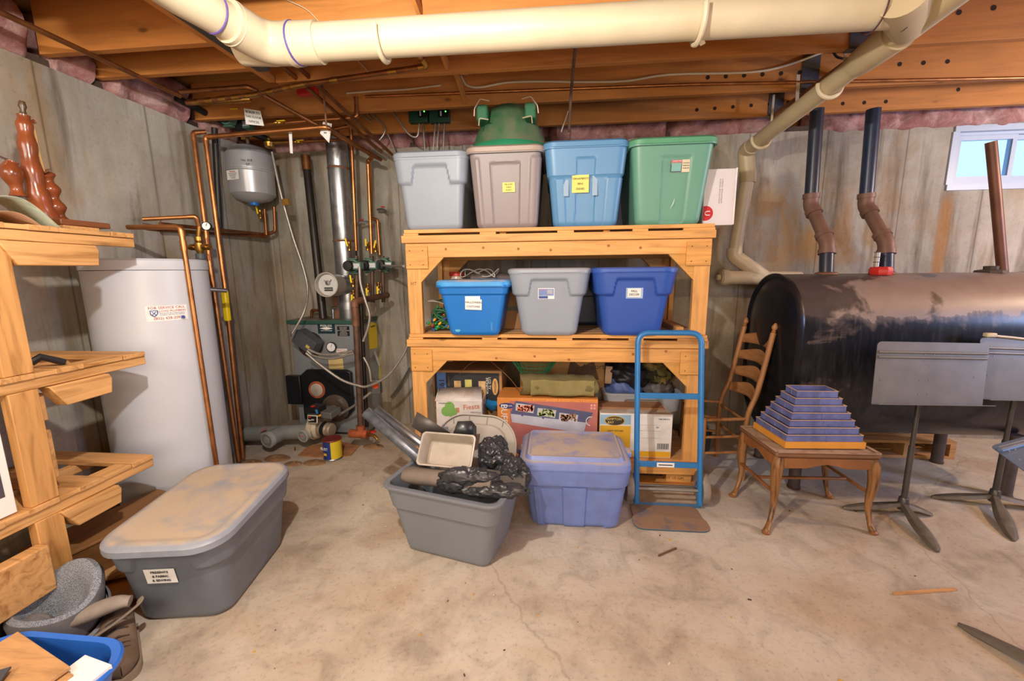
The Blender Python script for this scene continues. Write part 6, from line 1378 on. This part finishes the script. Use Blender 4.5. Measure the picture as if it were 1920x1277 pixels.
# ================================================================ music stands
smt = plain('76726d', .45, .2, .14, 8); smp = plain('55524f', .4, .5, .15, 10); smb = plain('6a6258', .6, .3, .2, 12, .15)
def stand(lab, hub, tips, pole_top, TL, TR, BL, BR, ytop, ybot, m=smt, ledge=.05, poleonly=False):
    o = thing('music_stand', lab, 'music stand', (hub.x, hub.y, 0), group='old metal music stands')
    h = V((hub.x, hub.y, .065))
    part('pole', MB().tube([h, h.lerp(pole_top, .55)], .0145, 16), smp, o); part('inner_pole', MB().tube([h.lerp(pole_top, .5), pole_top], .011, 16), smp, o); part('base_collar', MB().lathe([(.024, -.03), (.026, 0), (.022, .04), (.018, .045)], h, None, 20), smp, o)
    for t_ in tips:
        T_ = V((t_.x, t_.y, .0)); d = V((T_.x - h.x, T_.y - h.y, 0)); L = d.length; d.normalize(); sd = V((-d.y, d.x, 0)); rings = []
        for k in range(13):
            f_ = k / 12; z = .062 * (1 - f_) ** .8 * (1 - .1 * f_) + .008; w_ = .021 + .016 * math.sin(f_ * math.pi * .9) ** 2 if f_ < .93 else .018 - (f_ - .93) * .16; th = .010 - .004 * f_
            c = h * 0 + V((h.x, h.y, 0)) + d * (L * f_); rings.append([c + sd * w_ + V((0, 0, z - th)), c + sd * w_ * .5 + V((0, 0, z + th)), c - sd * w_ * .5 + V((0, 0, z + th)), c - sd * w_ + V((0, 0, z - th))])
        part('foot', MB().loft(rings), smb, o, smooth=50, bev=.002)
    if TL is None: return o
    tl, tr, bl, br = TL, TR, BL, BR; nrm = (tr - tl).cross(bl - tl).normalized(); nrm = nrm if nrm.y < 0 else -nrm
    q = lambda u, v: (tl.lerp(tr, u)).lerp(bl.lerp(br, u), v)
    rad = .05; outl = [q(0, 1), q(1, 1)] + [q(1, rad * 1.3)] + [q(1 - rad * (1 - math.cos(a)) * .8, rad * 1.3 * (1 - math.sin(a))) for a in (.5, 1.0)] + [q(1 - rad * .8, 0), q(rad * .8, 0)] + [q(rad * (1 - math.cos(a)) * .8, rad * 1.3 * (1 - math.sin(a))) for a in (1.0, .5)] + [q(0, rad * 1.3)]
    n_ = len(outl); dk = part('desk', MB().add(outl + [p_ - nrm * .003 for p_ in outl], [tuple(range(n_)), tuple(reversed(range(n_, 2 * n_)))] + [(k, (k + 1) % n_, n_ + (k + 1) % n_, n_ + k) for k in range(n_)]), m, o, smooth=0)
    cr = MB()
    for v in (.17, .25): cr.tube([q(.012, v) + nrm * .003, q(.985, v) + nrm * .003], .0075, 8)
    part('pressed_ridge', cr, m, dk)
    dn_ = (bl - tl).normalized(); out_ = (nrm * .9 - dn_ * .05).normalized()
    part('ledge', MB().loft([[bl, br, br + out_ * ledge + (br - bl) * .03, bl + out_ * ledge - (br - bl) * .0], [bl - dn_ * .004 * -1, br + dn_ * .004, br + out_ * ledge + dn_ * .004 + (br - bl) * .03, bl + out_ * ledge + dn_ * .004]]), m, dk)
    rv = MB()
    for u, v in ((.44, .2), (.52, .2), (.42, .38), (.5, .38), (.42, .62), (.5, .62), (.42, .84), (.5, .84), (.07, .3), (.12, .3), (.9, .55), (.06, .62)): rv.cyl(q(u, v), q(u, v) + nrm * .002, .003, n=8)
    part('rivet', rv, plain('a9a4a2', .3, .6), dk); cx_ = q(.45, .62)
    part('tilt_bracket', MB().tube([cx_ - nrm * .004, cx_ - nrm * .035, pole_top + V((0, 0, .0))], .013, 10), smp, o)
    return o
h1 = V((1.996, 2.393, 0)); pt1 = at(1724, 745, y=2.42)
yA, yB = 2.42, 2.34
stand('music stand with dull grey desk standing before the oil tank', h1, (V((1.705, 2.43, 0)), V((1.905, 2.055, 0)), V((2.16, 2.40, 0))), pt1, at(1646, 640, y=yA), at(1856, 644, y=yA), at(1634, 757, y=yB), at(1842, 760, y=yB), yA, yB)
h2 = V((2.59, 2.525, 0)); pt2 = at(1904, 735, y=2.49)
stand('music stand with a cream light clipped to its top, nearer the window side', h2, (V((2.32, 2.60, 0)), V((2.365, 2.18, 0)), V((2.90, 2.50, 0))), pt2, at(1838, 632, y=2.50), at(2050, 640, y=2.50), at(1840, 748, y=2.44), at(2040, 752, y=2.44), 0, 0)
cl_ = thing('clip_light', 'cream plastic clip light lying along a music stand top', 'clip light', tuple(at(1855, 627, y=2.49))); part('clip', MB().obox(at(1856, 628, y=2.49), (.05, .03, .022), Matrix.Identity(3)), pvc, cl_, bev=.005); part('light_arm', MB().tube([at(1868, 630, y=2.49), at(1900, 633, y=2.49), at(1960, 640, y=2.49)], .006, 8), pvc, cl_)
# nearest stand, only its desk corner and one foot in the frame
h3 = V((1.84, 1.13, 0))
a3, b3, d3 = at(1857, 836, y=1.42), at(1925, 886, y=1.25), at(1925, 818, y=1.47)
stand('music stand with tilted desk coloured blue-lit at the edge of the view', h3, (V((1.60, 1.60, 0)), V((2.15, 1.0, 0)), V((2.15, 1.45, 0))), V((1.90, 1.28, a3.z - .02)), a3, a3 + (d3 - a3) * 3.2, a3 + (b3 - a3) * 1.0, a3 + (b3 - a3) + (d3 - a3) * 3.2, 0, 0, m=plain('5f7390', .35, .3, .1, 6), ledge=-.03)  # desk colour includes the blue light falling on it
# things on the floor
solo('wood_stick', MB().beam(at(1676, 1113, z=.006), at(1792, 1105, z=.006), .011, .008), wood('d6a06a', 'X', knots=False), 'thin pale wooden stick lying on the open floor', 'stick')
solo('wood_splinter', MB().beam(at(1235, 1042, z=.005), at(1268, 1028, z=.005), .008, .007), plain('6b4c38', .8), 'short dark twig on the floor before the hand truck', 'twig')
for k in range(48):
    x, y = rnd.uniform(-1.2, 2.2), rnd.uniform(1.15, 2.5); s_ = rnd.uniform(.002, .0055)
    mb = MB().obox((x, y, s_ * .4), (s_ * rnd.uniform(1, 3), s_, s_ * .8), Euler((0, 0, rnd.random() * 3)).to_matrix())
    solo('floor_crumb', mb, (plain('4d3b2e', .9), plain('6b5a48', .9), plain('d8cbb8', .8), plain('c99a3a', .8))[k % 4 if k % 9 else 3], 'small crumb of debris on the open concrete floor', 'debris', 'crumbs of debris on the floor')

# ================================================================ rack of pallets by the side wall
X0_, XB_ = -1.93, -2.50
rk = thing('pallet_rack', 'rough wooden rack with three pallet tiers by the side wall', 'rack', (-2.2, .9, 0))
def tier(z, yend, mk='r', skew=0):
    """long bottom stringer boards run in y; deck boards cross in x"""
    yA_ = .35
    for x, t_ in ((X0_ - .03, 0), (-2.25, 0), (XB_ + .02, 0)):
        part('stringer', MB().box((x - .02, yA_, z - .062), (x + .02, yend + (0 if x > -2 else .0), z - .022)) if not skew else MB().beam((x, yA_, z - .04), (x, yend, z - .04 + skew), .04, .04), rawY, rk, bev=.003)
    y = yA_ + .05
    ys = []
    while y < yend - .09: ys.append(y); y += .165
    ys[-1] = yend - .105
    for y in ys: part('deck_board', MB().box((XB_, y, z - .021), (X0_ + .0, y + .098, z)), rawX, rk, bev=.002)
    part('deck_board', MB().box((X0_ - .085, yA_, z - .0205), (X0_ - .002, ys[-1] - .004, z - .002)), rawY, rk, bev=.002)
    # bevelled bearer block under the tier
    z1 = z - .064; yb = yend - .20
    bl0 = .30 if z > 1.3 else .20; blk = [(yb - bl0, z1), (yb + .02, z1), (yb + .03, z1 - .02), (yb + .02, z1 - .085), (yb - bl0 + .05, z1 - .088)]
    for x in (X0_ - .055, XB_ + .05): part('bearer_block', MB().prism(blk, Matrix(((0, 1, 0), (0, 0, 1), (1, 0, 0))).transposed(), (x, 0, 0), .06), rawY, rk, bev=.004)
tier(1.592, 1.79); tier(1.045, 1.755); tier(.545, 1.715)
part('cross_board', MB().box((XB_, 1.60, 1.594), (X0_ - .12, 1.74, 1.614)), rawX, rk, bev=.002)
for y, xx in ((1.285, X0_ - .045), (.42, X0_ - .045)):
    for z0, z1 in ((1.045, 1.53), (.545, .983), (.0, .483)):
        part('post', MB().box((xx, y - .045, z0 + .001), (xx + .038, y + .045, z1)), wood('cf9a5c', 'Z', dark='a8763c', key='rp'), rk, bev=.003)
        part('post', MB().box((XB_ + .02, y - .045, z0 + .001), (XB_ + .058, y + .045, z1)), wood('cf9a5c', 'Z', dark='a8763c', key='rp'), rk, bev=.003)
part('gusset_block', MB().box((X0_ - .11, 1.33, .60), (X0_ - .06, 1.38, .80)), rawX, rk, bev=.003); part('gusset_block', MB().box((X0_ - .11, 1.33, .84), (X0_ - .06, 1.38, .95)), rawX, rk, bev=.003); part('gusset_block', MB().box((X0_ - .11, 1.30, .36), (X0_ - .06, 1.365, .47)), rawX, rk, bev=.003)
part('foot_block', MB().box((X0_ - .02, 1.02, .215), (X0_ + .035, 1.24, .40)), rawX, rk, bev=.006)
# things on and under the rack
bb = thing('wood_case', 'long dark brown wooden case on the floor under the rack', 'case', (-2.05, 1.5, 0)); part('case_body', MB().beam((-2.12, 1.33, .14), (-1.99, 1.83, .14), .24, .24, (0, 0, 1)), wood('7b5530', 'Y', knots=False, rough=.5), bb, bev=.006); part('case_lip', MB().beam((-2.12, 1.33, .262), (-1.988, 1.835, .262), .25, .012, (0, 0, 1)), wood('94683c', 'Y', knots=False), bb, bev=.002)
for k, (px, py, a, L_, z) in enumerate(((200, 1066, 25, .22, .10), (222, 1052, -30, .16, .118), (235, 1098, 12, .2, .05), (190, 1122, 50, .22, .03))):
    c = at(px, py, z=z); solo('wood_offcut', MB().obox((c.x, c.y, z - .012), (L_, .12, .022), Euler((0, 0, R(a))).to_matrix()), ply, 'pale plywood offcut on the floor by the rack foot, ' + ('uppermost of the pile', 'shortest of the pile', 'nearest the grey tote', 'lowest of the pile')[k], 'wood offcut', 'plywood offcuts by the rack foot', bev=.002)
solo('wood_offcut', MB().box((-1.98, 1.3, 0), (-1.80, 1.52, .018)), ply, 'thin plywood sheet under the pile of offcuts', 'wood offcut', 'plywood offcuts by the rack foot')
solo('wood_offcut', MB().box((-1.99, 1.36, .018), (-1.83, 1.5, .04)), ply, 'square plywood piece in the middle of the pile of offcuts', 'wood offcut', 'plywood offcuts by the rack foot')
pic = thing('picture_carton', 'white carton end with a dark appliance picture on the lowest tier', 'box', (X0_ - .05, 1.0, .546)); part('box_body', MB().box((-2.3, .75, .546), (X0_ - .03, 1.215, .86)), paper, pic, bev=.003)
part('picture_print', MB().box((X0_ - .0305, 1.00, .62), (X0_ - .029, 1.19, .76)), plain('4b4450', .5, 0, .2), pic); part('picture_print', MB().box((X0_ - .0295, 1.06, .62), (X0_ - .028, 1.13, .72)), plain('a07a6a', .5, 0, .2, 20), pic)
bd_ = thing('tool_tray', 'dark tool lying on the middle tier near the post', 'tool', (-2.0, 1.42, 1.046)); part('tool_body', MB().tube([V((-2.02, 1.38, 1.07)), V((-2.0, 1.40, 1.09)), V((-1.98, 1.46, 1.055))], .014, 8), black, bd_)
# carved brown pieces on top of the rack
carv = plain('7a3f22', .22, 0, .35, 9)
zt1 = 1.616
bs = at(120, 428, x=-2.12)
cv = thing('wood_carving', 'tall glossy brown carved wood piece with a knobbed tip on the rack', 'carving', (-2.14, 1.45, zt1))
yy = 1.42
def cpt(px, py, x=-2.14): return at(px, py, x=x)
sh_ = spline([cpt(96, 425), cpt(72, 370), cpt(58, 310), cpt(48, 250), cpt(44, 216)], 6); n_ = len(sh_)
part('shaft', MB().tube(sh_, .03, 18, rs=[.040 - .020 * k / n_ + .003 * math.sin(k * 1.3) for k in range(n_)]), carv, cv, smooth=60)
part('tip', MB().tube([cpt(44, 218), cpt(43, 206), cpt(42, 200), cpt(41, 190)], .01, 12, rs=[.012, .008, .013, .009]), plain('4d3a26', .35, 0, .3), cv, smooth=60); part('knob', MB().tube([cpt(52, 232), cpt(62, 226), cpt(66, 232)], .006, 8), carv, cv)
bl_ = spline([cpt(120, 428), cpt(106, 395), cpt(96, 360), cpt(86, 330), cpt(80, 322)], 6); n_ = len(bl_)
part('burl', MB().tube(bl_, .03, 18, rs=[.030 + .008 * math.sin(k * 1.1) - .008 * k / n_ for k in range(n_)]), carv, cv, smooth=60)
part('pale_edge', MB().tube([cpt(84, 326), cpt(74, 290), cpt(66, 250), cpt(62, 235)], .004, 8), wood('c79a5a', 'Z', knots=False), cv)
cv2 = solo('wood_carving', MB().tube(spline([cpt(34, 368), cpt(30, 350), cpt(22, 330), cpt(20, 312), cpt(22, 304)], 6), .02, 16, rs=[.026 - .008 * math.sin(k * .35) for k in range(25)]), carv, 'short glossy brown carved knob piece beside the tall carving', 'carving', 'glossy carved pieces on the rack', smooth=60)
solo('carving_base', MB().box(V((-2.2, 1.60, zt1 - .0)), V((-2.06, 1.80, zt1 + .025))), wood('7b4a2c', 'Y', knots=False, rough=.4), 'dark brown wooden base board at the end of the rack top', 'board', bev=.004)
# bowed papers
def bow(p0, p1, p2, wdt, m, lab, nm='paper_sheet', grp='curled papers on top of the rack'):
    pts = spline([p0, p1, p2], 10); vs = []
    for p_ in pts: vs += [p_, p_ + wdt]
    fs = [(2 * k, 2 * k + 1, 2 * k + 3, 2 * k + 2) for k in range(len(pts) - 1)]
    return solo(nm, MB().add(vs, fs), m, lab, 'paper', grp, solid=.002, smooth=60)
mapm = ramp
def map_mat():
    m, nt, b = _nt('map_paper'); co = texco(nt); n = noi(nt, co, 12, 5, .6); r = ramp(nt, n, 0, [(.35, rgb('7f9a86')), (.5, rgb('b9bba0')), (.65, rgb('8fa7a0'))]); link(nt, r, 0, b, 'Base Color'); b.inputs['Roughness'].default_value = .5; return m
bow(cpt(-60, 372, -2.02), cpt(40, 372, -2.02), cpt(118, 430, -2.02), V((-.16, .02, .0)), map_mat(), 'curled green and white map sheet on top of the rack')
bow(cpt(-60, 400, -1.98), cpt(30, 398, -1.98), cpt(92, 432, -1.98), V((-.18, .03, -.01)), plain('b08a6a', .6, 0, .15), 'curled brown sheet under the map sheet on the rack')
solo('wire_bit', MB().tube([cpt(-5, 292), cpt(8, 297), cpt(16, 300)], .004, 6), steel, 'bit of bright wire beside the short carving', 'wire')

# ================================================================ near corner: boots and blue bin
grm = plain('5d5c5e', .75, 0, .2, 30, .2)
def mesh_mat():
    m, nt, b = _nt('mesh_lining'); co = texco(nt); c = nt.nodes.new('ShaderNodeTexVoronoi'); c.inputs['Scale'].default_value = 330; link(nt, co, 0, c, 'Vector')
    r = ramp(nt, c, 'Distance', [(.25, rgb('3c4048')), (.55, rgb('8b929c'))]); link(nt, r, 0, b, 'Base Color'); b.inputs['Roughness'].default_value = .8; return m
mm_ = mesh_mat()
kc = V((-1.83, 1.185, .0))
bt_ = thing('winter_boot', 'dusty grey boot with wide mesh-lined collar lying open by the rack', 'boot', (kc.x, kc.y, 0))
zk = .20
def collar(a, e, z): return kc + V((math.cos(a) * (.125 + e), math.sin(a) * (.105 + e), z + .045 * math.sin(a) - .02 * math.cos(a * 2)))
part('collar_lining', MB().loft([[collar(a * math.pi / 24, e, z) for a in range(48)] for e, z in ((.012, .235), (-.004, .245), (-.018, .235), (-.035, .18), (-.06, .10), (-.075, .09))], cap0=False, cap1=True), mm_, bt_, smooth=60)
part('outer_shell', MB().loft([[collar(a * math.pi / 24, e, z) for a in range(48)] for e, z in ((.012, .235), (.02, .22), (.012, .16), (-.005, .09), (-.02, .03))], cap0=False, cap1=False), grm, bt_, smooth=60)
part('shell_band', MB().loft([[collar(a * math.pi / 24, e, z) for a in range(48)] for e, z in ((.018, .13), (.026, .12), (.022, .08), (.008, .07))], cap=False), plain('77767a', .55, 0, .15), bt_)
part('tongue', blob('t', kc + V((.02, -.075, .17)), .07, .03, .05, None, 4, .15, 2), grm, bt_, smooth=60)
tp_ = spline([kc + V((.03, -.06, .165)), kc + V((.11, -.03, .175)), kc + V((.19, .03, .185)), kc + V((.235, .055, .18))], 6); n_ = len(tp_)
part('padded_strap', MB().tube(tp_, .03, 16, rs=[.018 + .018 * math.sin(min(1, k / n_ * 1.15) * math.pi * .8 + .3) for k in range(n_)], flat=.75), plain('8d8277', .75, 0, .2, 16, .2), bt_, smooth=60)
part('webbing', MB().tube(spline([kc + V((-.08, -.1, .06)), kc + V((.08, -.10, .07)), kc + V((.2, -.02, .12)), kc + V((.27, .05, .17)), kc + V((.25, .075, .17))], 6), .014, 8, flat=.3), plain('867a6c', .8, 0, .2), bt_)
part('buckle', MB().tube(spline([kc + V((-.13, -.06, .10)), kc + V((-.14, -.09, .06)), kc + V((-.10, -.12, .045))], 4), .009, 8), steel, bt_)
# hiking boot toe
hb_ = thing('work_boot', 'brown dusty laced work boot beside the blue bin', 'boot', (-1.56, 1.12, 0)); bq = V((-1.56, 1.15, 0)); bdv = V((.55, -.45, 0)).normalized(); bsv = V((-bdv.y, bdv.x, 0))
def boot(u, v):
    L = -.16 + .27 * u; a = v * 2 * math.pi; wd = .045 * max(0, 1 - max(0, (u - .72) / .28) ** 2.2) ** .5 + .001; hgt = .055 + .06 * ss(1 - u, .45, .9)
    return bq + bdv * L + bsv * (math.cos(a) * wd * 1.1) + V((0, 0, .02 + hgt * .5 + math.sin(a) * hgt * .5 * (1 if math.sin(a) > 0 else .9)))
brm = plain('6d5a4a', .7, 0, .2, 14, .2)
bmb = MB().grid(lambda u, v: boot(u, v), 26, 22); bmb.loft([[boot(0, k / 22) for k in range(22)], [boot(0, k / 22) * .5 + (bq + bdv * -.16 + V((0, 0, .07))) * .5 for k in range(22)]], cap0=False, cap1=True)
part('upper', bmb, brm, hb_, smooth=60)
sole = [bq + bdv * (-.165 + .285 * t_) + bsv * (.055 * max(0, 1 - max(0, (t_ - .7) / .3) ** 2.3) ** .5) for t_ in [k / 16 for k in range(17)]] + [bq + bdv * (-.165 + .285 * t_) - bsv * (.055 * max(0, 1 - max(0, (t_ - .7) / .3) ** 2.3) ** .5) for t_ in [k / 16 for k in range(16, -1, -1)]]
part('sole', MB().loft([[p_ + V((0, 0, z)) for p_ in sole] for z in (.0, .026)]), plain('8a7a68', .8, 0, .15), hb_)
lc2 = MB()
for k in range(5): c_ = boot(.25 + .1 * k, .25); lc2.tube([c_ - bsv * .03 + V((0, 0, -.008)), c_ + V((0, 0, .006)), c_ + bsv * .03 + V((0, 0, -.008))], .0035, 6)
part('laces', lc2, plain('3f332a', .8), hb_)
# blue laundry bin with boards
rimc = [at(px, py, z=.30) for px, py in ((0, 1200), (120, 1190), (225, 1205), (228, 1277))]
bcx, bcy = -1.50, .785
bn = thing('laundry_basket', 'blue plastic bin holding boards and books in the near corner', 'bin', (bcx, bcy, 0))
def bnr(w_, h_, z, r_=.12): return [V((bcx + x, bcy + y, z)) for x, y, *_ in rr_pts(w_, h_, r_, 14, 8)]
part('bin_body', MB().loft([bnr(.40, .30, .002), bnr(.47, .38, .27), bnr(.50, .41, .275), bnr(.505, .415, .285), bnr(.495, .405, .292), bnr(.465, .375, .288), bnr(.40, .31, .03)], cap0=True, cap1=True), plain('2c69c8', .3, 0, .05), bn, smooth=35)
pm = wood('c99a66', 'X', knots=False, key='bd')
def lean(nm, lab, c, sz, e, m, cat='board', grp='boards and books in the blue bin'):
    return solo(nm, MB().obox(c, sz, Euler(e).to_matrix()), m, lab, cat, grp, bev=.002)
lean('plywood_board', 'pale plywood board on top in the blue bin', (bcx - .05, bcy + .01, .292), (.34, .27, .012), (R(5), R(-3), R(-18)), pm)
lean('plywood_board', 'second plywood board just under the top one in the blue bin', (bcx - .03, bcy - .005, .276), (.34, .27, .012), (R(5), R(-3), R(-16)), pm)
lean('plywood_board', 'third plywood board in the blue bin', (bcx - .015, bcy - .015, .260), (.34, .27, .012), (R(5), R(-3), R(-14)), pm)
lean('dark_board', 'dark grey flat panel lying over the plywood boards', (bcx - .09, bcy - .03, .312), (.24, .09, .006), (R(5), R(-3), R(28)), plain('43464a', .6))
lean('dark_board', 'dark panel with pale worn edge under the other dark panel', (bcx - .10, bcy - .075, .322), (.26, .10, .008), (R(4), R(-3), R(14)), plain('4d5358', .6))
bkb = lean('book', 'white book with a barcode standing at the side of the blue bin', (bcx + .165, bcy + .02, .285), (.12, .22, .014), (R(4), R(-2), R(-12)), paper, 'book')
brc = MB(); x = -.03
while x < .03: brc.box((x, -.02, .0075), (x + .003, .02, .0082)); x += .006
Mb = Matrix.Translation((bcx + .165, bcy + .02, .285)) @ Euler((R(4), R(-2), R(-12))).to_matrix().to_4x4(); brc.v = [Mb @ v for v in brc.v]
part('barcode', brc, ink, bkb)
solo('black_tub', MB().loft([[V((-2.16 + x, 1.06 + y, z)) for x, y, *_ in rr_pts(w_, w_ * .8, .1, 10, 6)] for w_, z in ((.30, .0), (.40, .19), (.42, .195), (.42, .205), (.39, .2), (.30, .02))], cap=True), dusty('2a2522', 'a58f74', .5, .8, 6), 'shallow dusty black tub on the floor beside the boot', 'tub')
